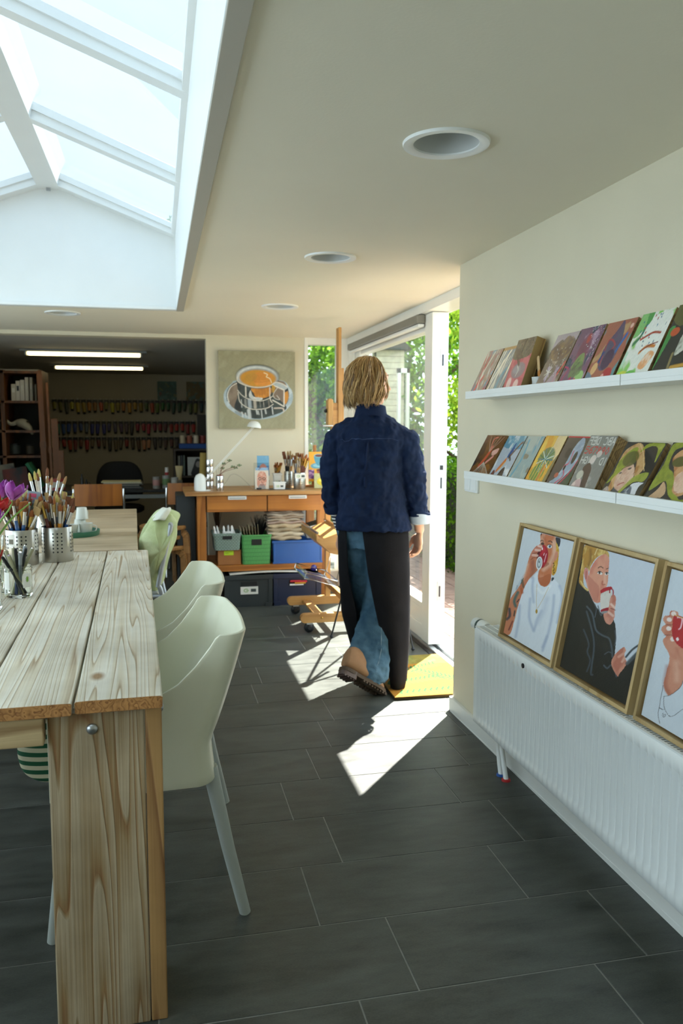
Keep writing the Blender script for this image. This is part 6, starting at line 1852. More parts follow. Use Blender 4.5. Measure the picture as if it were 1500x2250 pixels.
q.prism([(-w2 * .96, 0), (w2 * .96, 0), (w2, .172), (w2 - .006, .172), (w2 * .96 - .006, .006), (-w2 * .96 + .006, .006), (-w2 + .006, .172), (-w2, .172)], -d2, d2, 'y')
q.box(-w2 * .97, w2 * .97, -d2 - .002, -d2 + .004, 0, .172); q.box(-w2 * .97, w2 * .97, d2 - .004, d2 + .002, 0, .172)
obj('crate_body', q, M_blue, parent=bc, bevel=.003)
q = MB(); q.box(-w2 - .006, w2 + .006, -d2 - .008, -d2 + .002, .158, .174); q.box(-w2 * .97, -w2 * .97 + .012, -d2 - .006, -d2, .01, .16); q.box(w2 * .97 - .012, w2 * .97, -d2 - .006, -d2, .01, .16); q.box(-w2, w2, -d2 - .006, -d2, .0, .014)
obj('rim_rib', q, M_blue, parent=bc, bevel=.002)
# folded cloths and papers above the crate
r_ = random.Random(9)
zc = ZS + .176
cols = ['#b9a68a', '#c9baa0', '#a8977c', '#c4b090', '#bda394', '#c2b4a0', '#b09c88', '#c9bcaa', '#b8ada0', '#c2bab0', '#b5aca2', '#c4bdb4', '#b9b2a8', '#c6c0b8']
for k, c in enumerate(cols):
    th_ = .030 if k < 4 else (.018 if k < 8 else .009)
    t = thing('folded_cloth', 'folded beige cloth in the pile on the blue crate', 'cloth', (.925 + r_.uniform(-.012, .012), 6.16, zc), group='folded cloths piled on the blue crate'); t.rotation_euler = (0, 0, r_.uniform(-.06, .06))
    q = MB(); hw_ = .135 + r_.uniform(-.015, .012); rings = []
    for i in range(13):
        x = lerp(-hw_, hw_, i / 12); u_ = abs(i / 6 - 1)
        tz = th_ / 2 * (1 - .6 * u_ ** 6); mz = th_ / 2 + .003 * sin(i * .9 + k)
        rings.append([(x, -.11 + .006 * sin(i + k), mz - tz), (x, -.118, mz), (x, -.11 + .005 * sin(i * 1.3 + k), mz + tz), (x, .10, mz + tz), (x, .10, mz - tz)])
    q.loft(rings); obj('folds', q, mat('cloth_%d' % k, c, .9, var=.12, vscale=15, bump=.2), parent=t, smooth=True, sangle=60)
    zc += th_ + .001
t = thing('book', 'dark covered book slanting on the right of the folded cloths', 'book', (1.13, 6.13, ZS + .27)); t.rotation_euler = (0, R(-14), R(8))
q = MB(); q.box(-.09, .09, -.08, .08, -.012, .012); obj('pages', q, M_paper, parent=t)
q = MB(); q.box(-.092, .092, -.083, .083, .012, .015); q.box(-.092, .092, -.083, .083, -.015, -.012); q.box(.09, .094, -.083, .083, -.015, .015); obj('cover', q, mat('book_cover', '#3d4440', .6), parent=t)
t = thing('paper_bundle', 'fanned bundle of cream strips under the slanting book', 'paper', (1.16, 6.10, ZS + .178), group=None)
for k in range(14):
    q = MB(); q.box(-.0018, .0018, 0, .10, 0, .10); o = obj('strip', q, M_paper, parent=t, loc=(-.055 + .006 * k, 0, 0)); o.rotation_euler = (0, R(-24 + 4 * k), 0)
# crates on the floor under the bench
def floor_crate(label, x0, x1, c, y=5.97, fill=None):
    t = thing('storage_crate', label, 'crate', ((x0 + x1) / 2, y + .15, 0)); w2 = (x1 - x0) / 2; m = mat('crate_' + c, c, .45, var=.06)
    q = MB(); q.prism([(-w2 * .95, .0), (w2 * .95, .0), (w2, .235), (w2 - .006, .235), (w2 * .95 - .006, .008), (-w2 * .95 + .006, .008), (-w2 + .006, .235), (-w2, .235)], -.15, .24, 'y')
    q.box(-w2 * .96, w2 * .96, -.151, -.144, .0, .235); q.box(-w2 * .96, w2 * .96, .236, .242, 0, .235); obj('crate_body', q, m, parent=t, bevel=.003)
    q = MB(); q.box(-w2 - .008, w2 + .008, -.162, -.148, .205, .238)
    for sx in (-1, 1): q.box(sx * w2 * .95 - .02, sx * w2 * .95 + .02, -.158, -.148, .02, .215); q.box(sx * w2 * .85 - .025, sx * w2 * .85 + .025, -.160, -.148, .0, .028)
    obj('ribs', q, m, parent=t, bevel=.002)
    q = MB(); q.box(-.06, .06, -.1565, -.1500, .15, .19); obj('grip_recess', q, M_dark, parent=t, bevel=.004)
    return t
ca = floor_crate('dark grey plastic crate with a white logo label under the workbench', .468, .812, '#2e3435')
logo(ca, .0, -.1595, .125, .13)
cb = floor_crate('navy blue plastic crate next to the dark grey one under the workbench', .822, 1.172, '#1d2742')
q = MB(); q.box(-.055, .05, -.164, -.158, .150, .162); obj('white_bar', q, M_white, parent=cb)
for i, (c, x, z) in enumerate((('#b8202c', .985, .182), ('#b8202c', 1.03, .178), ('#c9941f', 1.02, .168))):
    t = thing('marker', '%s marker lying in the grip of the navy crate' % ['red', 'bright red', 'yellow'][i], 'marker', (x - .04, 5.955, z)); q = MB(); q.tube([(0, 0, 0), (.08, 0, 0)], .008, 10); obj('barrel', q, mat('marker_' + c, c, .5), parent=t, smooth=True)
t = thing('cardboard_sheet', 'white edged sheet lying on top of both floor crates', 'cardboard', (.83, 6.08, .240)); q = MB(); rings = []
for i in range(15):
    x = lerp(-.33, .25, i / 14); z = .012 * sin(pi * i / 14); rings.append([(x, -.1, z), (x, .12, z), (x, .12, z + .006), (x, -.1, z + .006)])
q.loft(rings); obj('sheet', q, M_paper, parent=t)
for i, (x, c, nm) in enumerate(((.99, '#2f6fb0', 'light blue'), (.80, '#b9ad8a', 'beige'), (.66, '#20242a', 'black'))):
    t = thing('folder', '%s folder lying across the floor crates' % nm, 'folder', (x, 6.14, .262)); q = MB(); q.box(-.075, .075, -.09, .09, 0, .010); obj('cover', q, mat('folder_' + nm, c, .5), parent=t, bevel=.002)
t = thing('purple_ball', 'dark purple glossy ball at the end of the navy crate', 'ball', (1.135, 6.03, .268)); q = MB(); q.sphere((0, 0, 0), .028, 20, 14); obj('ball_surface', q, mat('purple_gloss', '#2d2a78', .15), parent=t, smooth=True)
t = thing('poster_tube', 'clear plastic tube standing at the right end of the low shelf', 'tube', (1.115, 6.42, ZS)); q = MB(); q.tube([(0, 0, 0), (.01, 0, .42)], .022, 16); obj('tube_wall', q, mat('clear_tube', '#b9bec0', .2, trans=.4), parent=t, smooth=True)
# ------------------------------------------------------------------ rolling easel, tripod, door mat
M_beech = wood('easel_beech', '#cc9a58', '#a06c34', axis='X', ring=7, rough=.42, bump=.08, grain=.5)
M_beechv = wood('easel_beech_upright', '#cc9a58', '#a06c34', axis='Z', ring=7, rough=.42, bump=.08, grain=.5)
ea = thing('studio_easel', 'large beech studio easel on castors beside the workbench', 'easel', (1.17, 5.4, 0))
def EL(mb): return mb.xf(Matrix.Translation((-1.17, -5.4, 0)))
for y in (5.12, 5.66):
    q = MB(); P = []
    for cx, a0 in ((.905, 90), (1.46, -90)):
        for k in range(9): a_ = R(a0 + k * 22.5); P.append((cx + .030 * cos(a_), .098 + .030 * sin(a_)))
    q.prism(P, y - .022, y + .022, 'y'); rn = obj('runner', EL(q), M_beech, parent=ea, bevel=.003)
    q = MB(); q.lathe([(.0001, -.001), (.007, -.001), (.006, .004), (.0001, .005)], n=14, M=Matrix.Translation((1.015, y - .022, .10)) @ Matrix.Rotation(R(90), 4, 'X')); obj('brass_bolt', EL(q), M_ferg, parent=rn, smooth=True)
    for x in (.935, 1.43):
        q = MB(); q.sphere((x, y, .036), .034, 18, 12, (1, .62, 1)); q.tube([(x, y - .024, .036), (x, y + .024, .036)], .013, 10); cw = obj('castor_wheel', EL(q), M_dark, parent=ea, smooth=True)
        q = MB(); q.tube([(x, y, .05), (x, y, .075)], .008, 8); q.box(x - .02, x + .02, y - .026, y + .026, .060, .070); obj('castor_fork', EL(q), M_alu, parent=cw)
    q = MB(); q.box(1.150, 1.186, y - .018, y + .018, .12, 1.02); obj('upright', EL(q), M_beechv, parent=ea, bevel=.003)
q = MB(); q.box(.985, 1.045, 5.14, 5.64, .085, .103); obj('cross_board', EL(q), M_beech, parent=ea, bevel=.003)
for za, zb in ((.20, .24), (.93, .98), (.50, .54)):
    q = MB(); q.box(1.15, 1.186, 5.14, 5.64, za, zb); obj('cross_rail', EL(q), M_beech, parent=ea, bevel=.003)
q = MB(); q.box(1.178, 1.200, 5.36, 5.385, .50, 1.985); q.box(1.178, 1.200, 5.405, 5.43, .50, 1.985); obj('mast', EL(q), M_beechv, parent=ea, bevel=.003)
q = MB(); q.box(1.202, 1.222, 5.38, 5.42, .60, 1.72); obj('sliding_mast', EL(q), M_beechv, parent=ea, bevel=.002)
q = MB(); P = [(1.125 + .018 * cos(R(a_)), 1.50 + .018 * sin(R(a_))) for a_ in range(0, 181, 20)] + [(1.107, 1.33), (1.143, 1.33)]
q.prism(P, 5.35, 5.42, 'y'); ch_ = obj('canvas_clamp', EL(q), M_beechv, parent=ea, bevel=.004)
q = MB(); q.box(1.135, 1.185, 5.37, 5.41, 1.30, 1.49); obj('clamp_block', EL(q), M_beech, parent=ea, bevel=.003)
q = MB(); q.sphere((1.098, 5.385, 1.437), .012, 10, 8); q.box(1.095, 1.11, 5.38, 5.39, 1.425, 1.45); obj('clamp_knob', EL(q), M_dark, parent=ch_, smooth=True)
q = MB(); q.box(1.07, 1.14, 5.34, 5.45, 1.333, 1.343); obj('clamp_plate', EL(q), M_alu, parent=ch_, bevel=.002)
# tray trough, chrome lip, wire basket
q = MB(); rings = []
prf_ = [(1.155, .665), (1.09, .64), (1.02, .615), (.992, .62), (.985, .645), (.975, .645), (.980, .60), (1.01, .575), (1.07, .52), (1.11, .51), (1.155, .51)]
q.prism(prf_, 5.10, 5.66, 'y'); tr_ = obj('tray_trough', EL(q), M_beech, parent=ea, bevel=.003)
q = MB(); q.tube([(.985, 5.09, .655), (.985, 5.67, .655)], .009, 8); q.tube([(1.15, 5.09, .675), (1.15, 5.67, .675)], .009, 8); obj('chrome_edge', EL(q), M_chrome, parent=tr_, smooth=True)
wbk = thing('wire_basket', 'chrome wire basket with a brush rack hung tilted on the studio easel', 'basket', (1.02, 5.37, .32)); wbk.rotation_euler = (0, R(16), 0)
q = MB()
for z in (0, .035):
    q.tube([(-.11, -.2, z), (.11, -.2, z), (.11, .2, z), (-.11, .2, z)], .0038, 8, closed=True)
for x, y in ((-.11, -.2), (.11, -.2), (.11, .2), (-.11, .2)): q.tube([(x, y, 0), (x, y, .035)], .003, 6)
obj('rim', q, M_chrome, parent=wbk, smooth=True)
q = MB()
for k in range(22): x = -.10 + k * .0095; q.tube([(x, -.2, .0), (x, .2, .0)], .0013, 5)
q.box(-.11, -.07, -.2, .2, -.003, .0); q.box(.07, .11, -.2, .2, -.003, .0)
obj('grid', q, M_chrome, parent=wbk)
q = MB()
for y in (-.17, .17): q.tube(crom([(.11, y, .035), (.10, y, .16), (.06, y, .24), (.03, y, .27), (.0, y, .26), (.01, y, .235)], 5, False), .0032, 8)
obj('hook_wire', q, M_chrome, parent=wbk, smooth=True)
tp = thing('tripod_stand', 'black three legged field tripod behind the person', 'tripod', (1.28, 4.74, 0))
M_tri = mat('tripod_black', '#101214', .3)
for x, y in ((1.048, 4.956), (1.463, 4.564), (1.33, 5.02)):
    q = MB(); a_ = Vector((1.28, 4.74, 1.12)); b_ = Vector((x, y, .012)); m1 = a_.lerp(b_, .62)
    q.tube([a_, m1], .0085, 10); l_ = obj('leg', q.xf(Matrix.Translation((-1.28, -4.74, 0))), M_tri, parent=tp, smooth=True)
    q = MB(); q.tube([m1, b_], .0055, 10); q.tube([m1 + Vector((0, 0, .02)), m1 - Vector((0, 0, .015))], .012, 10); obj('lower_section', q.xf(Matrix.Translation((-1.28, -4.74, 0))), M_tri, parent=l_, smooth=True)
    q = MB(); q.sphere(b_, .011, 10, 8); obj('rubber_foot', q.xf(Matrix.Translation((-1.28, -4.74, 0))), M_dark, parent=l_, smooth=True)
q = MB(); q.tube([(0, 0, .80), (0, 0, 1.25)], .010, 10); q.tube([(0, 0, 1.09), (0, 0, 1.15)], .028, 12); obj('centre_column', q, M_tri, parent=tp, smooth=True)
# mat
a = Paint(150, 230, '#a8700c', seed=71)
a.wash('#8a6a0c', .9, .1, .8, seed=71).wash('#c08a14', 1.0, .35, .6, seed=72).wash('#5f6a1c', 1.0, .75, .8, seed=73).wash('#a8580c', 1.1, .5, .7, seed=74)
a.fill('#55702c', [(0, .78), (1, .74), (1, 1), (0, 1)], .6, smooth=0, col2='#9a9448')
for (x0, y0, x1, y1) in ((.1, .08, .95, .13), (.05, .3, .75, .42), (.95, .3, .5, .62), (.2, .55, .85, .75), (.05, .8, .5, .95)):
    a.line('#1c4a1c', [(x0, y0), ((x0 + x1) / 2, (y0 + y1) / 2 + .03), (x1, y1)], .014)
    for k in range(12):
        t_ = k / 12; px_, py_ = lerp(x0, x1, t_), lerp(y0, y1, t_); dx, dy = x1 - x0, y1 - y0; l_ = sqrt(dx * dx + dy * dy)
        for sg in (-1, 1): a.line('#24581c', [(px_, py_), (px_ + dx / l_ * .05 - sg * dy / l_ * .09, py_ + dy / l_ * .05 * .6 + sg * dx / l_ * .055)], .026)
mt_ = thing('door_mat', 'ochre door mat with green fern leaves in front of the open door', 'mat', (1.105, 3.725, .017), R(-1.5))
a.mesh('mat_pile', .445, .70, .014, mt_, attr_mat('coir_pile', .95, bump=1.0), mat('coir_edge', '#6b5220', .95, bump=1, bscale=300), rot=(R(-90), 0, 0))

# ------------------------------------------------------------------ the person
PX, PY, PH = 1.03, 3.985, R(-20)
wo = thing('person', 'blonde person in navy denim shirt and black apron walking away towards the door', 'person', (PX, PY, 0), PH)
M_skin = mat('skin', '#d9a78c', .5, var=.06, vscale=14)
_b = M_skin.node_tree.nodes['Principled BSDF']; _b.inputs['Subsurface Weight'].default_value = .15; _b.inputs['Subsurface Radius'].default_value = (.012, .005, .003); 
def remesh(o, v, sm=2, disp=None, disp2=None):
    md = o.modifiers.new('fuse', 'REMESH'); md.mode = 'VOXEL'; md.voxel_size = v; md.use_smooth_shade = True
    if sm:
        md = o.modifiers.new('soften', 'SMOOTH'); md.iterations = sm; md.factor = .5
    if disp:
        tx = bpy.data.textures.new('folds', 'CLOUDS'); tx.noise_scale = disp[1]
        md = o.modifiers.new('folds', 'DISPLACE'); md.texture = tx; md.strength = disp[0]; md.mid_level = .5; md.texture_coords = 'LOCAL'
    if disp2:
        tx = bpy.data.textures.new('creases', 'CLOUDS'); tx.noise_scale = disp2[1]; tx.noise_depth = 1
        md = o.modifiers.new('creases', 'DISPLACE'); md.texture = tx; md.strength = disp2[0]; md.mid_level = .5; md.texture_coords = 'LOCAL'
def ering(c, a_, b_, n=32, rot=None, p=2.0):
    P = []
    for k in range(n):
        t_ = 2 * pi * k / n; x = a_ * abs(cos(t_)) ** (2 / p) * (1 if cos(t_) >= 0 else -1); y = b_ * abs(sin(t_)) ** (2 / p) * (1 if sin(t_) >= 0 else -1)
        v = Vector((x, y, 0))
        if rot: v = rot @ v
        P.append(Vector(c) + v)
    return P
HM = Matrix.Translation((.004, .012, 1.545)) @ Matrix.Rotation(R(-74), 4, 'Z') @ Matrix.Rotation(R(-3), 4, 'X')   # head frame: +y is where the face looks
b = MB()
b.loft([ering(c, x, y) for c, x, y in (((0.01, 0, .80), .11, .07), ((0.01, 0, .88), .115, .075), ((0.01, 0, 1.0), .10, .07), ((0.01, 0, 1.15), .11, .07), ((0.01, 0, 1.25), .125, .06), ((0.01, 0, 1.31), .09, .045), ((0.01, 0, 1.385), .06, .055))])
b.tube([(.012, .0, 1.34), (.012, .008, 1.40), (.012, .014, 1.47)], [.055, .050, .050], 20)
h_ = MB()
h_.sphere((0, -.012, .022), .088, 24, 18, (.86, 1.08, 1.06))
h_.sphere((0, .022, -.038), .066, 20, 14, (.86, .98, 1.05))
h_.sphere((0, .055, -.082), .026, 14, 10, (1.1, .9, .8))
h_.sphere((0, .070, .035), .03, 14, 10, (1.6, .7, 1.0))
h_.tube([(0, .083, .018), (0, .097, -.012), (0, .106, -.026)], [.006, .008, .0095], 10)
h_.sphere((.009, .092, -.029), .0072); h_.sphere((-.009, .092, -.029), .0072)
for s_ in (-1, 1):
    h_.sphere((s_ * .038, .058, -.022), .021, 14, 10); h_.sphere((s_ * .074, -.008, -.012), .018, 12, 10, (.35, .8, 1.5)); h_.tube([(s_ * .012, .086, .034), (s_ * .034, .080, .040), (s_ * .050, .066, .034)], .006, 8)
h_.tube([(-.018, .080, -.054), (0, .089, -.053), (.018, .080, -.054)], [.005, .007, .005], 8); h_.tube([(-.016, .080, -.061), (0, .087, -.063), (.016, .080, -.061)], [.005, .007, .005], 8)
b.add([HM @ Vector(v) for v in h_.v], h_.f)
# arms
b.tube([(.15, 0, 1.29), (.205, -.015, 1.19), (.232, -.028, 1.08), (.246, .0, .96), (.256, .018, .86), (.261, .022, .805)], [.022, .024, .024, .024, .026, .0245], 18)
b.tube([(-.13, 0, 1.28), (-.175, -.015, 1.18), (-.185, -.02, 1.08), (-.178, .025, .96), (-.158, .055, .87), (-.142, .065, .81)], [.022, .024, .024, .024, .026, .0245], 18)
# right hand: palm faces the thigh, fingers curl towards it
def hand(mb, Wm):
    """hand frame: -z along the hand, +x back of the hand, +y thumb side"""
    p = MB()
    p.tube([(0, 0, .02), (.0, 0, -.015), (.003, 0, -.045), (.002, 0, -.075)], [.022, .023, .026, .022], 16)
    p.v = [(v[0] * .62, v[1] * (1.0 + min(1, max(0, -v[2] / .05)) * .55), v[2]) for v in p.v]
    for i, (y, L_, cv) in enumerate(((.031, .070, .55), (.011, .078, .62), (-.010, .073, .70), (-.029, .058, .80))):
        a0, a1, a2 = .30 + .1 * i * .5, .30 + cv * .85, .30 + cv * 1.75
        P = [Vector((0.002, y, -.062)), Vector((.004, y, -.080 + .004 * abs(i - 1)))]
        for sg, an in ((.45, a0), (.30, a1), (.25, a2)):
            P.append(P[-1] + Vector((-sin(an), 0, -cos(an))) * L_ * sg)
        p.tube(P, [.0098, .0095, .0083, .0078, .0062], 12); p.sphere(P[-1], .0062, 10, 8)
    P = [(-.002, .024, -.020), (-.010, .040, -.040), (-.016, .046, -.066), (-.026, .042, -.088)]
    p.tube(P, [.013, .0125, .010, .0075], 12); p.sphere(P[-1], .0075, 10, 8)
    mb.add([Wm @ Vector(v) for v in p.v], p.f)
RH = Matrix.Translation((.262, .024, .795)) @ Matrix.Rotation(R(4), 4, 'Y') @ Matrix.Rotation(R(28), 4, 'Z') @ Matrix.Rotation(R(10), 4, 'X')
LHm = Matrix.Translation((-.138, .066, .80)) @ Matrix.Scale(-1, 4, (1, 0, 0)) @ Matrix.Rotation(R(-8), 4, 'Y') @ Matrix.Rotation(R(20), 4, 'Z')
hand(b, RH); hand(b, LHm)
# legs (inside the trousers)
b.tube([(.08, 0, .86), (.084, .005, .68), (.072, .01, .47), (.045, -.06, .32), (.01, -.13, .19), (-.01, -.17, .12)], [.05, .045, .035, .028, .022, .022], 18)
b.tube([(-.065, 0, .86), (-.052, .05, .68), (-.025, .10, .47), (.035, .14, .28), (.095, .165, .12)], [.05, .045, .035, .028, .024], 18)
bo = obj('body', b, M_skin, parent=wo, smooth=True)
remesh(bo, .0042, 2)
M_eye = mat('eye_white', '#e8e6e2', .2); M_iris = mat('iris', '#4a5f6a', .2); M_lip = mat('lip', '#b0655a', .5); M_brow = mat('eyebrow', '#8a6a48', .9)
for s_ in (-1, 1):
    q = MB(); q.sphere((s_ * .031, .0705, .017), .0095, 14, 10); e_ = obj('eye', q.xf(HM), M_eye, parent=wo, smooth=True)
    q = MB(); q.sphere((s_ * .031, .0780, .017), .0048, 10, 8, (1, .6, 1)); obj('iris', q.xf(HM), M_iris, parent=e_, smooth=True)
    q = MB(); q.tube([(s_ * .014, .089, .041), (s_ * .032, .0845, .046), (s_ * .048, .070, .041)], [.0026, .003, .0015], 6); obj('eyebrow', q.xf(HM), M_brow, parent=wo, smooth=True)
q = MB(); q.tube([(-.020, .082, -.057), (0, .094, -.0545), (.020, .082, -.057)], [.002, .0045, .002], 8); q.tube([(-.018, .082, -.060), (0, .092, -.063), (.018, .082, -.060)], [.002, .0045, .002], 8); obj('lips', q.xf(HM), M_lip, parent=wo, smooth=True)
# hair: a rounded bob of fine locks over a cap
M_hair = bpy.data.materials.new('blonde_hair'); M_hair.use_nodes = True
_n = M_hair.node_tree; _b = _n.nodes['Principled BSDF']; _b.inputs['Roughness'].default_value = .42; _b.inputs['Specular IOR Level'].default_value = .4
_g = _n.nodes.new('ShaderNodeNewGeometry'); _c = _n.nodes.new('ShaderNodeValToRGB'); _c.color_ramp.elements[0].color = srgb('#4f3519') + (1,); _c.color_ramp.elements[1].color = srgb('#dcbc86') + (1,)
_e = _c.color_ramp.elements.new(.5); _e.color = srgb('#9c7845') + (1,)
_n.links.new(_g.outputs['Random Per Island'], _c.inputs[0]); _n.links.new(_c.outputs[0], _b.inputs['Base Color'])
hr = MB(); r_ = random.Random(12)
def hairpt(az, t_, lift):
    """az around the head (0 = face, pi = back), t from crown to tip"""
    back = .5 - .5 * cos(az)
    drop = lerp(.130, .150, back)
    crown = Vector((-.020, .012, .122))
    sx_, sy_ = .104, (.104 if cos(az) > 0 else .104)
    if t_ < .45:
        ph = t_ / .45 * pi * .5
        p_ = Vector((sin(az) * sx_ * sin(ph), cos(az) * sy_ * sin(ph) - .008, .024 + .102 * cos(ph)))
        p_ = crown.lerp(p_, min(1, t_ / .10)) if t_ < .10 else p_
    else:
        u_ = (t_ - .45) / .55
        bul = 1 + .13 * sin(u_ * pi * .75) - .40 * u_ ** 2.0
        p_ = Vector((sin(az) * sx_ * bul, cos(az) * sy_ * bul - .008, .024 - drop * u_))
    d_ = p_ - Vector((0, -.008, 0)); d_.z *= .3
    return p_ + d_.normalized() * lift
for lock in range(150):
    az0 = r_.choice((-1, 1)) * r_.uniform(.92, pi); l0 = r_.uniform(-.006, .010); e0 = r_.uniform(.80, .99); s1 = r_.uniform(-.35, .35); ph0 = r_.uniform(0, 6.28); flick = r_.uniform(-.010, .026); amp = r_.uniform(.002, .008)
    for k in range(12):
        az = az0 + r_.gauss(0, .055); lift = l0 + r_.uniform(-.005, .004); t1 = e0 + r_.uniform(-.05, .04); w0 = r_.uniform(.0012, .0026); s0 = r_.uniform(0, .15) if r_.random() < .6 else r_.uniform(.25, .5)
        P = []
        for i in range(10):
            t_ = lerp(s0, t1, i / 9)
            lf = lift + amp * sin(t_ * 11 + ph0) + flick * max(0, t_ - .75) * 4 + r_.uniform(-.0008, .0008)
            P.append(HM @ hairpt(az + s1 * (t_ - .3) + .07 * sin(t_ * 8 + ph0), t_, lf))
        hr.tube(P, [w0 * .7, w0, w0, w0, w0, w0, w0, w0 * .9, w0 * .7, w0 * .2], 4)
ho_ = obj('hair', hr, M_hair, parent=wo, smooth=True)
cp = MB(); rows = []
for i in range(14):
    t_ = .02 + .86 * i / 13; row = []
    for k in range(33):
        az = -2.2 + 4.4 * k / 32
        row.append(HM @ hairpt(az + pi, t_, -.007))
    rows.append(row)
cp.loft(rows, cap0=True, cap1=False, closed=False)
obj('hair_underlayer', cp, mat('hair_dark', '#7d5f38', .6), parent=ho_, smooth=True, solid=.006)
# shirt jacket
M_den = mat('navy_denim', '#11213f', .85, var=.22, vscale=22, bump=.25, bscale=500, sheen=.0, spec=.2)
j_ = MB()
j_.loft([ering(c, x, y, p=2.3) for c, x, y in (((.030, .0, .818), .190, .150), ((.028, 0, .835), .188, .150), ((.026, 0, .90), .180, .140), ((.022, 0, 1.0), .164, .126), ((.018, -.004, 1.10), .166, .124), ((.016, -.006, 1.2), .176, .122), ((.014, -.006, 1.28), .186, .114), ((.014, -.004, 1.335), .176, .094), ((.014, .0, 1.372), .125, .076), ((.013, .002, 1.40), .080, .066))])
j_.tube([(.145, -.002, 1.315), (.185, -.006, 1.27), (.210, -.015, 1.18), (.236, -.026, 1.08), (.250, -.005, .98), (.259, .014, .885)], [.050, .063, .060, .055, .050, .047], 22)
j_.tube([(-.125, -.002, 1.305), (-.160, -.006, 1.26), (-.178, -.014, 1.18), (-.188, -.020, 1.08), (-.186, .015, .985), (-.172, .045, .925)], [.050, .061, .058, .054, .050, .046], 22)
jk = obj('denim_shirt', j_, M_den, parent=wo, smooth=True)
remesh(jk, .0055, 3, (.040, .11), (.016, .035))
q = MB(); rings = []
for z, a_, b_, y0 in ((1.375, .086, .076, .0), (1.405, .078, .070, .004), (1.432, .074, .066, .008), (1.434, .070, .062, .008), (1.40, .072, .064, .004)):
    rings.append([(p[0], p[1] + y0, p[2] + .012 * cos(atan2(p[1], p[0]) + pi / 2)) for p in ering((.012, 0, z), a_, b_, 28)])
q.loft(rings, cap0=False, cap1=False); obj('collar', q, M_den, parent=jk, smooth=True)
def wrapped(o, target, off=.0008):
    md = o.modifiers.new('lie_on_cloth', 'SHRINKWRAP'); md.target = target; md.wrap_method = 'NEAREST_SURFACEPOINT'; md.wrap_mode = 'ABOVE_SURFACE'; md.offset = off
    return o
q = MB()
q.tube(crom([(-.150, -.118, 1.265), (-.09, -.132, 1.272), (.012, -.1365, 1.275), (.11, -.132, 1.275), (.178, -.112, 1.268)], 8, False), .0018, 6)
wrapped(obj('yoke_seam', q, mat('seam_blue', '#22365c', .8), parent=jk, smooth=True), jk)
q = MB(); q.loft([[(.004, -.121, 1.27), (.012, -.139, 1.27), (.020, -.121, 1.27)], [(-.006, -.118, 1.20), (.004, -.141, 1.20), (.022, -.118, 1.20)], [(-.016, -.116, 1.10), (-.004, -.138, 1.10), (.024, -.116, 1.10)], [(-.02, -.116, 1.02), (-.006, -.131, 1.02), (.02, -.116, 1.02)]])
obj('back_pleat', q, M_den, parent=jk, smooth=True, sub=1)
# turned-up cuffs
M_cuff = mat('cuff_inside', '#a9b6c6', .8, var=.05, vscale=30)
def cuff(c, ax, r0, r1, h_, m, seed, flare):
    q = MB(); rings = []; A = Vector(ax).normalized(); rt = A.to_track_quat('Z', 'Y').to_matrix()
    for i, (rr_, zz) in enumerate(((r0 * .96, -.004), (r0, 0), (lerp(r0, r1, .5), h_ * .5), (r1, h_), (r1 * .97, h_ + .003), (r0 * .90, h_ * .4))):
        rings.append([Vector(c) + rt @ Vector((rr_ * cos(t_) * (1 + flare * max(0, cos(t_ - seed))), rr_ * sin(t_), zz + .010 * sin(t_ * 2 + seed) * (i / 5))) for t_ in [2 * pi * k / 32 for k in range(32)]])
    q.loft(rings, cap0=False, cap1=False); return obj('cuff', q, m, parent=jk, smooth=True, solid=.0015)
cuff((.259, .016, .852), (.03, -.03, 1), .050, .056, .042, M_cuff, 0.2, .18)
cuff((.257, .014, .888), (.03, -.03, 1), .054, .055, .02, M_den, 0.2, .10)
cuff((-.170, .046, .900), (-.14, -.22, 1), .052, .056, .034, M_den, 2.6, .25)
q = MB(); q.tube([(-.172, .045, .93), (-.158, .056, .865), (-.144, .064, .812)], [.036, .034, .031], 20)
obj('striped_sleeve', q, stripe_mat('black_white_stripe', '#e4e2de', '#1b1e28', 56), parent=wo, smooth=True)
q = MB(); q.tube([(.254, .016, .88), (.258, .019, .845)], [.037, .035], 20); obj('inner_sleeve', q, stripe_mat('black_white_stripe2', '#e4e2de', '#1b1e28', 56), parent=wo, smooth=True)
# jeans
M_jean = mat('washed_jeans', '#57788f', .85, col2='#34546c', vscale=7, bump=.3, bscale=260, spec=.2)
j_ = MB()
j_.loft([ering(c, x, y) for c, x, y in (((.02, 0, .93), .14, .10), ((.02, 0, .86), .158, .112), ((.02, 0, .78), .160, .112), ((.015, 0, .72), .14, .10))])
j_.loft([ering(c, x, y, rot=m) for c, x, y, m in (((.09, -.005, .82), .09, .10, None), ((.086, .0, .65), .088, .092, None), ((.070, .005, .48), .084, .086, Matrix.Rotation(R(20), 3, 'X')), ((.045, -.05, .34), .092, .082, Matrix.Rotation(R(30), 3, 'X')), ((.022, -.115, .21), .106, .080, Matrix.Rotation(R(32), 3, 'X') @ Matrix.Rotation(R(8), 3, 'Y')), ((.012, -.155, .125), .118, .084, Matrix.Rotation(R(34), 3, 'X') @ Matrix.Rotation(R(18), 3, 'Y')))])
j_.loft([ering(c, x, y) for c, x, y in (((-.065, 0, .82), .09, .10), ((-.055, .05, .65), .088, .092), ((-.025, .10, .48), .084, .085), ((.03, .14, .30), .092, .088), ((.085, .165, .15), .105, .10), ((.10, .17, .075), .112, .11))])
jn = obj('jeans', j_, M_jean, parent=wo, smooth=True)
remesh(jn, .006, 2, (.030, .09), (.010, .03))
q = MB(); hm = ering((.012, -.156, .122), .116, .082, rot=Matrix.Rotation(R(34), 3, 'X') @ Matrix.Rotation(R(18), 3, 'Y')); q.tube(hm, .0028, 6, closed=True)
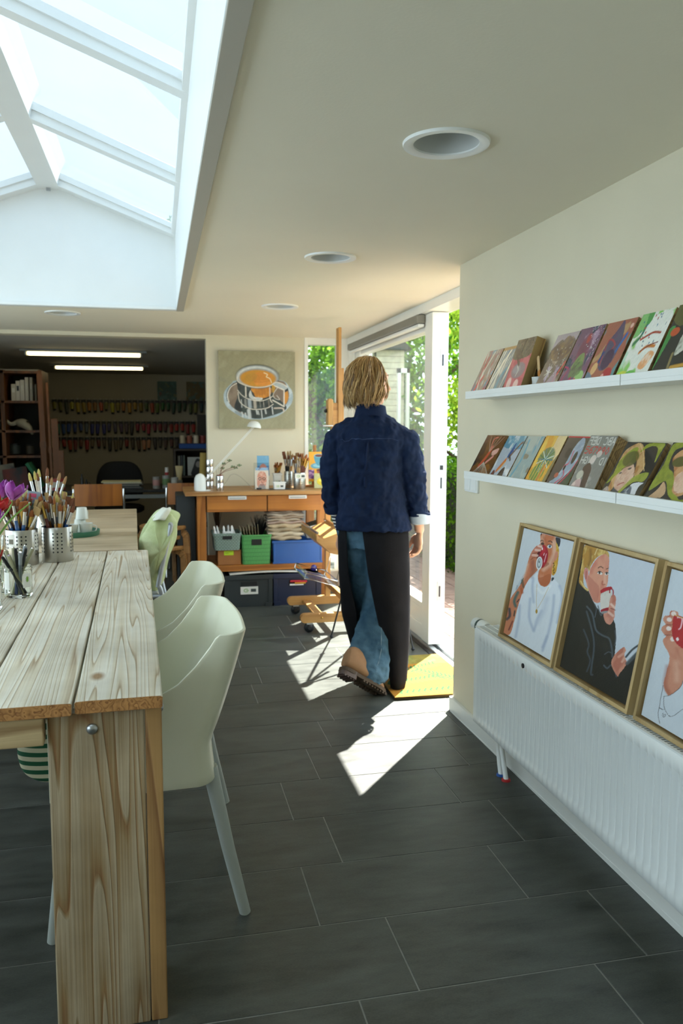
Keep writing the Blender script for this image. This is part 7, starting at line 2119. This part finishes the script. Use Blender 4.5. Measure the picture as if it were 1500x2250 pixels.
q.tube(crom([(.075, -.085, .50), (.085, -.12, .36), (.085, -.175, .24), (.080, -.215, .14)], 6, False), .002, 6)
wrapped(obj('jeans_seam', q, mat('jean_seam', '#7f97a6', .9), parent=jn, smooth=True), jn, .001)
# apron, open at the back
M_apn = mat('apron_black', '#1a1a1e', .9, var=.25, vscale=10, bump=.2, bscale=300, spec=.15)
def apron_ring(z):
    def I(T):
        for (a0, v0), (a1, v1) in zip(T, T[1:]):
            if a1 <= z <= a0: return lerp(v0, v1, (a0 - z) / (a0 - a1))
        return T[0][1] if z > T[0][0] else T[-1][1]
    Li = I([(.86, -.10), (.6, -.088), (.4, -.050), (.2, -.035), (.0, -.03)])
    Lo = I([(.87, -.118), (.82, -.136), (.61, -.130), (.376, -.112), (.18, -.06), (0, -.04)])
    Ro = I([(.87, .178), (.81, .198), (.7, .205), (.48, .214), (.24, .216), (0, .205)])
    Ri = I([(.86, -.020), (.61, .015), (.45, .048), (.3, .082), (.15, .118), (.0, .140)])
    by = I([(.87, -.108), (.80, -.128), (.6, -.13), (.3, -.115), (0, -.10)])
    ly = I([(.86, -.10), (.6, -.09), (.3, -.05), (0, 0)])
    P = [(Li, ly), (Lo - .002, ly * .6), (Lo - .012, .03), ((Lo * .6), .10 + .05 * min(1, (.87 - z) * 4)), (.04, .125 + .06 * min(1, (.87 - z) * 4)), (Ro * .7, .11 + .04 * min(1, (.87 - z) * 4)), (Ro, .04), (Ro - .004, by * .55), (lerp(Ro, Ri, .45), by), (Ri, by + .008)]
    fo = (.86 - z) / .86
    C_ = crom(P, 5, False)
    return [(p[0] + .006 * fo * sin(i * .55), p[1] + .010 * fo * sin(i * .7 + 1), z) for i, p in enumerate(C_)]
q = MB(); rows = []
for k in range(27):
    z = .865 - .815 * k / 26
    row = apron_ring(z)
    n_ = len(row)
    # the left panel ends higher than the right one
    rows.append([(x, y, max(z, lerp(.16, .03, min(1, i / (n_ * .55)))) - (.035 * fo2 if i > n_ * .8 else 0)) for (i, (x, y, z)), fo2 in zip(enumerate(row), [(1 - z / .86) ** 3] * n_)])
q.loft(rows, cap0=False, cap1=False, closed=False)
obj('apron', q, M_apn, parent=wo, smooth=True, solid=.0035)
# boots
M_btan = mat('boot_suede', '#96714f', .8, var=.12, vscale=25); M_bsole = mat('boot_sole', '#4d3d2c', .8, var=.2, vscale=40); M_bheel = mat('boot_heel', '#57443c', .5)
def boot(M_, label):
    q = MB(); rings = []
    for y, hw_, z0, z1 in ((-.042, .020, .03, .10), (-.035, .032, .03, .14), (.0, .037, .03, .165), (.045, .038, .03, .160), (.085, .039, .026, .115), (.12, .042, .022, .088), (.16, .045, .020, .074), (.20, .040, .020, .066), (.225, .026, .022, .056), (.235, .008, .028, .044)):
        c = (z0 + z1) / 2; h2 = (z1 - z0) / 2
        rings.append([(hw_ * cos(t_) * (1 if sin(t_) < 0 else .86), y, c + h2 * (abs(sin(t_)) ** .8) * (1 if sin(t_) > 0 else -1)) for t_ in [2 * pi * k / 20 for k in range(20)]])
    q.loft(rings); bt = obj('boot', q.xf(M_), M_btan, parent=wo, smooth=True, sub=1, label=label)
    q = MB(); outl = [(.0, -.048), (.026, -.040), (.036, 0), (.034, .06), (.042, .13), (.046, .17), (.038, .215), (.018, .242), (0, .246)]
    outl = outl + [(-x, y) for x, y in outl[::-1][1:-1]]; outl = crom(outl, 3)
    q.prism(outl, .010, .028, 'z'); rnd_ = random.Random(3)
    for k in range(9):
        y = .075 + k * .0185; w2 = .040 - abs(k - 4) * .0022
        for s_ in (-1, 1): q.box(s_ * .012 - (.026 if s_ < 0 else 0), s_ * .012 + (.026 if s_ > 0 else 0), y, y + .011, 0, .012)
    obj('lug_sole', q.xf(M_), M_bsole, parent=bt)
    q = MB(); q.prism([(p[0] * .98, p[1]) for p in crom([(0, -.047), (.026, -.038), (.034, 0), (.031, .035), (-.031, .035), (-.034, 0), (-.026, -.038)], 3)], -.012, .026, 'z')
    for k in range(4): q.box(-.03, .03, -.038 + k * .018, -.028 + k * .018, -.018, -.010)
    obj('heel_block', q.xf(M_), M_bheel, parent=bt)
y_ = Vector((.160, .115, -.135)).normalized(); u_ = Vector((.42, .80, .42)); u_ = (u_ - y_ * u_.dot(y_)).normalized(); x_ = y_.cross(u_)
Mb = Matrix((x_, y_, u_)).transposed().to_4x4(); Mb.translation = Vector((-.070, -.262, .128))
boot(Mb, 'lifted tan suede boot showing its dark lugged sole')
boot(Matrix.Translation((.10, .13, .034)) @ Matrix.Rotation(R(-8), 4, 'Z'), None)
q = MB(); Wc = RH @ Vector((.004, -.010, -.094)); q.tube([Wc + RH.to_3x3() @ Vector((.0102 * cos(t_), .0102 * sin(t_), 0)) for t_ in [2 * pi * k / 20 for k in range(20)]], .0016, 6, closed=True)
obj('finger_ring', q, mat('gold', '#d9b35a', .2, 1.0), parent=wo, smooth=True)
# ------------------------------------------------------------------ the dim back room
def light_bar(label, x0, x1, y, z):
    t = thing('fluorescent_light', label, 'ceiling light', ((x0 + x1) / 2, y, z), R(-1.0), 'fluorescent lights in the back room'); w2 = (x1 - x0) / 2
    q = MB(); q.box(-w2 - .06, w2 + .06, -.07, .07, .0, .02); q.box(-w2 - .02, -w2 - .005, -.045, .045, -.035, .0); q.box(w2 + .005, w2 + .02, -.045, .045, -.035, .0); obj('housing', q, M_grey, parent=t, bevel=.003)
    q = MB(); q.box(-w2, w2, -.035, .035, -.03, .002); obj('tube_cover', q, mat('lamp_glow', '#fff4cf', .5, emit='#ffe9ac', estr=4.5), parent=t, bevel=.008)
light_bar('long lit fluorescent light, nearer of the two in the back room', -1.127, -.141, 7.9, 1.998)
light_bar('lit fluorescent light farther back in the back room', -1.09, -.15, 9.7, 1.998)
M_oak = wood('dark_shelf_wood', '#7d4a1a', '#42260c', axis='Z', ring=6, rough=.5, bump=.1)
sh = thing('shelf_unit', 'tall wooden shelf unit at the left of the back room', 'shelf', (-1.5, 8.5, 0))
def SL(mb): return mb.xf(Matrix.Translation((1.5, -8.5, 0)))
for x in (-1.10, -1.44, -1.95):
    q = MB(); q.box(x, x + .035, 8.3, 8.8, 0, 1.86); obj('side_panel', SL(q), M_oak, parent=sh, bevel=.002)
for z in (.35, .78, 1.04, 1.28, 1.56, 1.84):
    q = MB(); q.box(-1.915, -1.10, 8.3, 8.8, z - .011, z + .011); obj('shelf_board', SL(q), M_oak, parent=sh)
q = MB(); q.box(-1.95, -1.065, 8.79, 8.80, 0, 1.86); obj('back_board', SL(q), mat('shelf_back', '#3b3a34', .8), parent=sh)
q = MB(); q.box(-1.95, -1.10, 8.4, 8.7, 1.856, 1.872)
tag(obj('shelf_top_board', q, mat('pale_board', '#b9b5a8', .7)), 'pale flat board lying on top of the tall shelf unit', 'board')
for k, (w_, h_, c, nm) in enumerate(((.045, .16, '#c9c4b4', 'cream'), (.04, .19, '#d2cec2', 'cream'), (.04, .20, '#d8d4c8', 'white'), (.035, .225, '#dedacd', 'white'), (.03, .225, '#c4c0b4', 'grey'), (.02, .16, '#8b8676', 'grey'))):
    t = thing('binder', '%s binder standing in the row on the upper shelf' % nm, 'binder', (-1.335 + k * .040, 8.4, 1.572), group='%s binders on the upper shelf' % nm)
    q = MB(); q.box(-w_ / 2, w_ / 2 - .004, 0, .25, 0, h_); obj('cover', q, mat('binder_' + nm + str(k), c, .7), parent=t, bevel=.002)
    q = MB(); q.box(-w_ / 2 + .008, w_ / 2 - .012, -.001, 0, h_ * .5, h_ * .75); obj('spine_label', q, M_dark if k in (1,) else M_paper, parent=t)
def simplebox(name, label, cat, x0, x1, y0, y1, z0, z1, c, part='body', bev=.003, rough=.7, rot=None, **k):
    t = thing(name, label, cat, ((x0 + x1) / 2, (y0 + y1) / 2, z0), **k); q = MB(); w2, d2 = (x1 - x0) / 2, (y1 - y0) / 2; q.box(-w2, w2, -d2, d2, 0, z1 - z0)
    obj(part, q, mat(name + c, c, rough, var=.08), parent=t, bevel=bev)
    if rot: t.rotation_euler = rot
    return t
t = simplebox('wicker_box', 'beige wicker box on the shelf unit at the left edge of view', 'box', -1.72, -1.45, 8.35, 8.7, 1.572, 1.70, '#8a7a58'); q = MB(); q.box(-.14, .14, -.18, .18, .128, .145); obj('lid', q, mat('wicker_lid', '#9a8a66', .8, bump=.6, bscale=80), parent=t, bevel=.003)
q = MB(); q.sphere((0, 0, 0), .13, 20, 12, (1, .8, .55)); q.xf(Matrix.Translation((-1.56, 8.5, 1.775)))
bb = obj('blue_bag', q, mat('blue_plastic', '#123f7a', .4), smooth=True); bb.modifiers.new('d', 'DISPLACE').strength = .02; tag(bb, 'crumpled blue plastic bag on top of the wicker box', 'bag')
# animal skull on a shelf
sk_ = thing('animal_skull', 'pale horned animal skull lying on the middle shelf', 'skull', (-1.27, 8.42, 1.33))
q = MB(); q.sphere((0, 0, .03), .055, 16, 12, (1.1, .9, .8)); q.tube([(.02, -.02, .02), (.07, -.05, -.02), (.10, -.06, -.08)], [.045, .03, .012], 12); q.tube(crom([(-.03, 0, .05), (-.10, 0, .02), (-.16, 0, .06), (-.22, -.01, .04)], 5, False), [.022] * 5 + [.018] * 5 + [.010] * 5 + [.004], 10)
so = obj('skull_bone', q, mat('bone', '#a89f88', .8, var=.1), parent=sk_, smooth=True); remesh(so, .008, 2)
q = MB(); q.sphere((.045, -.035, .035), .016, 10, 8); obj('eye_socket', q, M_dark, parent=sk_, smooth=True)
# low shelves: dark pots and boxes
for i, (x, z, w_, h_, c, nm) in enumerate(((-1.30, .79, .10, .14, '#4a4238', 'brown'), (-1.18, .79, .08, .10, '#7a6c54', 'tan'), (-1.36, 1.05, .10, .10, '#3b4038', 'dark green'), (-1.22, 1.05, .08, .09, '#5a5244', 'brown'), (-1.62, .79, .16, .20, '#5a3a20', 'rust'), (-1.62, 1.05, .14, .16, '#6a3e1c', 'orange brown'), (-1.28, .36, .22, .30, '#16233c', 'navy'))):
    t = thing('storage_jar', '%s lidded jar on the %s board of the shelf unit' % (nm, {.79: 'second lowest', 1.05: 'middle', .36: 'lowest'}[z]), 'jar', (x, 8.5, z + .011)); q = MB(); q.lathe([(.0001, 0), (w_ * .48, 0), (w_ * .5, h_ * .1), (w_ * .5, h_ * .85), (w_ * .42, h_ * .9)], n=20); obj('body', q, mat('jar_' + c, c, .6), parent=t, smooth=True)
    q = MB(); q.lathe([(w_ * .44, h_ * .89), (w_ * .44, h_), (.0001, h_)], n=20); obj('lid', q, M_dark, parent=t, smooth=True)
# boards leaning at the left
for i, (x, c, nm, dx) in enumerate(((-1.40, '#4b6a7c', 'blue', .10), (-1.34, '#a8a08c', 'grey', .16), (-1.29, '#8a3b30', 'red', .22))):
    t = thing('canvas_board', '%s painted board leaning in front of the shelf unit' % nm, 'board', (x, 8.12 - .02 * i, 0)); t.rotation_euler = (R(-8), R(-9), 0)
    q = MB(); q.box(0, dx, 0, .012, 0, 1.02 - .04 * i); obj('panel', q, mat('board_' + nm, c, .7, col2='#3a4044', vscale=5), parent=t)
# stored easel posts
for i, (x, z1, w_, nm) in enumerate(((-1.06, 1.82, .05, 'thick'), (-.985, 1.74, .022, 'thin'), (-.955, 1.40, .06, 'wide'), (-.90, 1.10, .045, 'short'))):
    t = thing('easel_post', '%s wooden easel post leaning beside the shelf unit' % nm, 'easel', (x, 8.2, 0)); t.rotation_euler = (0, R(-1.2), 0)
    q = MB(); q.box(0, w_, 0, .035, 0, z1); obj('post', q, M_oak, parent=t, bevel=.003)
    q = MB(); q.box(-.004, w_ + .004, -.01, .045, z1 * .62, z1 * .65); obj('crosspiece', q, M_oak, parent=t)
# tubes of paint on the far wall
ROWS = [(1.665, ['#8a8424', '#6b6a20', '#2c3a30', '#a8a020', '#b9a21c', '#a8901c', '#b97818', '#9a6a20', '#b9481c', '#7a7a30', '#b9b41c', '#8a7c1c', '#a86a20', '#b98a20', '#a8821c', '#8a721c', '#3c5a2c', '#a8401c', '#5a7a30', '#1f6a3a', '#1f5a3c', '#1a4a40', '#24503c', '#2a4a38', '#4a5a2c', '#7a7a34', '#24424a', '#1c3a44']),
        (1.385, ['#1f7a6a', '#1a4a8a', '#1c4a9a', '#203c8a', '#24488a', '#5a6a7a', '#1c2c8a', '#22308a', '#1c2480', '#3a3a7a', '#4a4468', '#54406a', '#5a4a5a', '#2a2a34', '#8a1c3a', '#9a1c34', '#a81c3a', '#7a1c40', '#8a2030', '#5a2a34', '#9a281c', '#a8241c', '#b02a1c', '#8a241c', '#b0241c']),
        (1.175, ['#5a1c1c', '#9a241c', '#a84018', '#7a241c', '#6a3a24', '#a81c1c', '#7a6a54', '#6a2a20', '#5a4a3a', '#3a3a34', '#6a5a3c', '#5a4c34', '#8a241c', '#4a3c2c', '#5a3c20', '#b9805a', '#c08a64', '#3a3430', '#4a443c', '#5a4038', '#6a3a34', '#4c4440', '#3c3a3a', '#54483c', '#2c2c30'])]
tube_me = {}
def tube_meshes(c, L_):
    k = (c, L_)
    if k in tube_me: return tube_me[k]
    q = MB(); rings = []
    for v in range(5):
        t_ = v / 4; rings.append(ering((0, 0, -L_ * t_), lerp(.028, .021, t_), lerp(.004, .019, t_), 14))
    q.loft(rings); a_ = obj('tube_body', q, mat('tube_' + c, c, .35), smooth=True)
    q = MB(); q.loft([ering((0, 0, -L_), .019, .019, 12), ering((0, 0, -L_ - .024), .017, .017, 12)]); b_ = obj('cap', q, M_dark, smooth=True)
    q = MB(); q.box(-.03, .03, -.006, .006, -.03, .012); q2 = obj('clip', q, M_dark)
    tube_me[k] = [a_.data, b_.data, q2.data]
    for o in (a_, b_, q2): bpy.data.objects.remove(o)
    return tube_me[k]
def cname(c):
    r0, g0, b0 = (int(c[i:i + 2], 16) for i in (1, 3, 5)); m_ = max(r0, g0, b0)
    if m_ < 90: return 'dark'
    if r0 > 120 and g0 > r0 * .75: return 'yellow'
    if r0 > 120 and g0 > r0 * .5: return 'ochre'
    if r0 == m_ and g0 > r0 * .55: return 'brown'
    if r0 == m_: return 'red'
    if g0 == m_: return 'green'
    return 'blue'
rt_ = random.Random(8)
for ri, (z, cs) in enumerate(ROWS):
    rn = ('top', 'middle', 'bottom')[ri]
    q = MB(); q.box(-1.36, .64, BY - .016, BY, z + .012, z + .030); rl = obj('tube_rail', q, mat('rail_white', '#b9b6aa', .6)); tag(rl, 'white wall rail carrying the %s row of paint tubes' % rn, 'rail')
    for i, c in enumerate(cs):
        x = -1.30 + .0725 * i + (0.03 if ri else 0)
        nm = cname(c); L_ = rt_.choice((.11, .13, .15))
        t = thing('paint_tube', '%s paint tube hanging in the %s row on the far wall' % (nm, rn), 'paint tube', (x, BY - .032, z), group='%s paint tubes in the %s row' % (nm, rn)); t.rotation_euler = (0, R(rt_.uniform(-4, 4)), 0)
        for n_, me in zip(('tube_body', 'cap', 'clip'), tube_meshes(c, L_)):
            o = bpy.data.objects.new(n_, me); COL.objects.link(o); o.parent = t
        q = MB(); q.sphere((0, -.008, .02), .0085, 8, 6) if i == 0 and ri == 0 else None
        if i == 0 and ri == 0: pinm = obj('pin', q, mat('pin_white', '#dcdcd8', .3), parent=t, smooth=True).data
        else:
            o = bpy.data.objects.new('pin', pinm); COL.objects.link(o); o.parent = t
for x, w_, a_ in ((.01, .25, '#2f5a52'), (.39, .24, '#6a5a2c')):
    p = Paint(40, 40, a_, seed=int(x * 90)).wash('#4a7a74', 1, .1, .7, seed=3).wash('#7a3a34', 1.2, .5, .7, seed=5).wash('#8a8a4a', 1.2, .4, .6, seed=int(x * 10) + 2)
    t = thing('wall_picture', 'dark %s picture on the far wall above the paint tubes' % ('teal' if x < .2 else 'olive'), 'painting', (x, BY - .021, 1.68)); p.mesh('canvas', w_, .25, .02, t, M_paint, M_canvas)
# desk
M_desk = mat('desk_black', '#17191b', .4)
dk = thing('desk', 'long black desk with a grey steel rail in the back room', 'desk', (-.3, 8.2, 0))
q = MB(); q.box(-.95, .85, -.42, .45, .72, .745); obj('desk_top', q, M_desk, parent=dk, bevel=.004)
q = MB(); q.box(-.93, .83, -.40, -.37, .665, .70); obj('front_rail', q, mat('rail_grey', '#8a8f90', .4, .5), parent=dk)
for x in (-.90, .78):
    for y in (-.38, .38):
        q = MB(); q.box(x, x + .04, y, y + .04, 0, .72); obj('leg', q, mat('rail_grey', '#8a8f90', .4, .5), parent=dk)
# office chair
oc = thing('office_chair', 'black upholstered office chair behind the desk', 'chair', (-.40, 9.0, 0))
M_of = mat('office_black', '#0f1114', .8)
q = MB(); q.loft([ering((0, 0, z), a_, b_) for z, a_, b_ in ((.52, .20, .03), (.60, .24, .045), (.75, .25, .05), (.88, .22, .045), (.95, .15, .035), (.965, .08, .02))]); obj('backrest', q, M_of, parent=oc, smooth=True, sub=1)
q = MB(); q.loft([ering((0, -.22, z), a_, b_) for z, a_, b_ in ((.44, .22, .2), (.46, .25, .23), (.50, .25, .23), (.52, .21, .19))]); obj('seat', q, M_of, parent=oc, smooth=True)
q = MB(); q.tube([(0, -.2, .08), (0, -.2, .45)], .028, 12); q.tube([(0, -.05, .48), (0, .03, .62)], .02, 8); obj('gas_column', q, M_dark, parent=oc, smooth=True)
for k in range(5):
    a_ = k * 2 * pi / 5; q = MB(); q.bar((0, -.2, .10), (.27 * cos(a_), -.2 + .27 * sin(a_), .075), .04, .03); f_ = obj('foot', q, M_dark, parent=oc)
    q = MB(); q.sphere((.27 * cos(a_), -.2 + .27 * sin(a_), .03), .028, 12, 8, (1, .7, 1)); obj('castor', q, M_dark, parent=f_, smooth=True)
# orange plywood chairs with chrome frames
M_or = wood('orange_plywood', '#b06a22', '#8a4c14', axis='Z', ring=4, rough=.4, bump=.05)
def ply_chair(x, y, rz, label):
    t = thing('plywood_chair', label, 'chair', (x, y, 0), rz, 'orange plywood chairs in the back room')
    q = MB(); rings = []
    for k in range(13):
        u_ = k / 6 - 1; rings.append([(u_ * .195, -.20 - .02 * (1 - u_ * u_) + (.012 if s_ else 0), z) for s_, z in ((0, .655), (0, .70), (0, .82), (0, .842), (1, .842), (1, .82), (1, .70), (1, .655))])
    q.loft(rings); obj('backrest', q, M_or, parent=t, smooth=True, sangle=50)
    q = MB(); rings = [[(u_ * .20, y_, .455 + .012 * u_ * u_ - .01 * v_ + tz) for u_ in (-1, -.5, 0, .5, 1)] + [(u_ * .20, y_, .443 + .012 * u_ * u_ - .01 * v_ + tz) for u_ in (1, .5, 0, -.5, -1)] for y_, v_, tz in ((-.17, 0, 0), (0, 1, 0), (.15, 1, .0), (.22, 0, -.01))]
    q.loft(rings); obj('seat', q, M_desk, parent=t, smooth=True, sangle=50)
    for s_ in (-1, 1):
        q = MB(); q.tube(crom([(s_ * .205, -.185, .80), (s_ * .207, -.19, .70), (s_ * .21, -.17, .46), (s_ * .215, -.24, .02)], 5, False), .011, 10); l_ = obj('leg', q, M_chrome, parent=t, smooth=True)
        q = MB(); q.tube(crom([(s_ * .21, -.17, .445), (s_ * .21, .05, .438), (s_ * .21, .17, .43), (s_ * .215, .22, .02)], 5, False), .011, 10); obj('leg', q, M_chrome, parent=t, smooth=True)
ply_chair(-.50, 7.42, 0, 'orange plywood chair with chrome frame at the left of the black desk')
ply_chair(.285, 7.42, R(-4), 'orange plywood chair with chrome frame beside the workbench end')
# things on the desk
ZD = .7455
for k in range(7):
    t = simplebox('paper_stack', 'loose folder in the pile of papers on the black desk', 'folder', -.52 + .01 * (k % 3), -.14 - .012 * (k % 4), 7.88, 8.12, ZD + .0105 * k, ZD + .0105 * k + .009, ['#2c2f31', '#6a6a66', '#3a3d3e', '#8b897f', '#55534c', '#b5b09c', '#c9c49a'][k], 'cover', .001, group='papers piled on the black desk')
def tin(label, name, cat, x, y, r, h_, c, c2=None, z=ZD):
    t = thing(name, label, cat, (x, y, z)); q = MB(); q.lathe([(.0001, 0), (r, 0), (r, h_), (r * .93, h_), (r * .9, h_ * .8)], n=22); obj('body', q, mat('tin_' + c, c, .4), parent=t, smooth=True)
    q = MB(); q.lathe([(r * 1.004, h_ * .25), (r * 1.004, h_ * .75)], n=22); q.f = [f_ for f_ in q.f if len(f_) == 4]; obj('label_band', q, mat('tinb_' + (c2 or c), c2 or c, .6), parent=t, smooth=True)
    return t
tin('clear pot with a pink label on the black desk', 'paint_pot', 'pot', -.02, 7.95, .035, .11, '#8f8c86', '#b98a84')
tin('clear pot with a green label on the black desk', 'paint_pot', 'pot', .07, 7.98, .035, .12, '#9a9a94', '#6a8a5a')
tin('pale pot in front of the tube on the black desk', 'paint_pot', 'pot', .15, 8.0, .035, .10, '#a8a6a0', '#c0beb4')
tin('red and white tin at the left end of the black desk', 'paint_pot', 'pot', -.93, 7.95, .085, .10, '#a8443a', '#c9beae')
tin('white bottle with a red cap standing on the black desk', 'glue_bottle', 'bottle', .08, 8.12, .018, .19, '#d0cec8', '#a83434')
t = thing('cream_tube', 'cream coloured squeeze tube standing behind the pots on the desk', 'tube', (.20, 8.2, ZD + .06)); q = MB(); q.loft([ering((0, 0, 0), .022, .022), ering((0, 0, .10), .034, .012), ering((0, 0, .14), .038, .004)]); obj('tube_body', q, mat('cream_tube', '#c9b686', .5), parent=t, smooth=True); q = MB(); q.lathe([(.0001, -.06), (.03, -.06), (.03, 0), (.022, .003)], n=16); obj('cap', q, mat('tin_#a8a6a0', '#a8a6a0', .4), parent=t, smooth=True)
for i, (x, h_) in enumerate(((-.70, .14), (-.66, .09), (-.63, .06))):
    t = thing('black_bottle', 'small black bottle standing left of the papers on the desk', 'bottle', (x, 8.0, ZD), group='black bottles on the desk'); q = MB(); q.lathe([(.0001, 0), (.014, 0), (.014, h_ * .7), (.007, h_ * .8), (.007, h_), (.0001, h_)], n=14); obj('body', q, M_dark, parent=t, smooth=True)
t = simplebox('green_book', 'green book leaning at the left end of the desk', 'book', -1.0, -.97, 8.05, 8.3, ZD, ZD + .26, '#1f6a4a', 'cover'); t.rotation_euler = (0, R(-32), 0); t.location = (-1.06, 8.2, ZD + .02)
t = simplebox('desk_box', 'shallow wooden box on the desk behind the left orange chair', 'box', -.78, -.50, 7.85, 8.0, ZD, ZD + .035, '#a07c48')
# cabinet at the right with a blue tray
cb_ = thing('side_cabinet', 'dark open cabinet at the right of the back room', 'cabinet', (.42, 8.9, 0))
q = MB(); q.box(-.26, -.24, -.25, .25, 0, 1.10); q.box(.24, .26, -.25, .25, 0, 1.10); q.box(-.24, .24, -.25, .25, 1.08, 1.10); q.box(-.24, .24, -.25, .25, .80, .82); q.box(-.24, .24, -.25, .25, .05, .07); q.box(-.24, .24, .24, .25, .07, 1.08); obj('carcass', q, mat('cabinet_dark', '#3a3026', .6), parent=cb_)
t = simplebox('blue_tray', 'blue plastic tray on top of the side cabinet', 'tray', .22, .52, 8.7, 9.0, 1.102, 1.15, '#1c4688'); 
for i, (x, c, nm) in enumerate(((.26, '#b8a98c', 'beige'), (.33, '#8a4a34', 'rust'), (.40, '#c4b8a0', 'cream'), (.47, '#7a2a24', 'dark red'))):
    tin('%s pot standing in the blue tray' % nm, 'paint_pot', 'pot', x, 8.85, .028, .08, c, z=1.155)
for i, (x0, x1, c, nm) in enumerate(((.20, .225, '#8b8a80', 'grey'), (.23, .25, '#3a3d40', 'black'), (.255, .275, '#55605a', 'green grey'))):
    simplebox('book', '%s book standing in the side cabinet' % nm, 'book', x0, x1, 8.7, 8.9, .822, 1.03, c, 'cover')
p = Paint(50, 50, '#a8a8a4', seed=80).fill('#2a2a2c', [(.2, 0), (.3, .5), (.45, .9), (.65, .85), (.8, .4), (.9, 0)]).ell('#8a8480', .55, .6, .13, .17)
t = thing('framed_photograph', 'black and white photograph of a dark haired person in the side cabinet', 'photograph', (.30, 8.68, .823)); p.mesh('print', .2, .19, .006, t, M_paint, M_dark)
t = thing('paper_roll', 'tall yellow brown paper roll leaning behind the steel canister', 'roll', (.415, 7.35, 0)); q = MB(); q.tube([(0, 0, 0), (.012, 0, 1.10)], .032, 20); obj('roll', q, mat('kraft_paper', '#a8904a', .8, var=.08), parent=t, smooth=True); t.rotation_euler = (0, R(2), 0); t.location = (.345, 7.35, 0)
simplebox('dark_board', 'dark brown board standing on the side cabinet', 'board', .42, .60, 9.02, 9.04, 1.102, 1.46, '#2a241c', 'panel')
for i in range(3):
    q = MB(); q.box(.425 + .012 * i, .433 + .012 * i, 6.82 + .03 * i, 7.3, 1.50 - .02 * i, 1.93); o = obj('stretcher_frame', q, wood('golden_frame_wood', '#b9853a', '#8a5c22', axis='Z', ring=4)); tag(o, 'golden wooden frame hanging just inside the back room opening', 'frame', 'golden frames inside the back room')
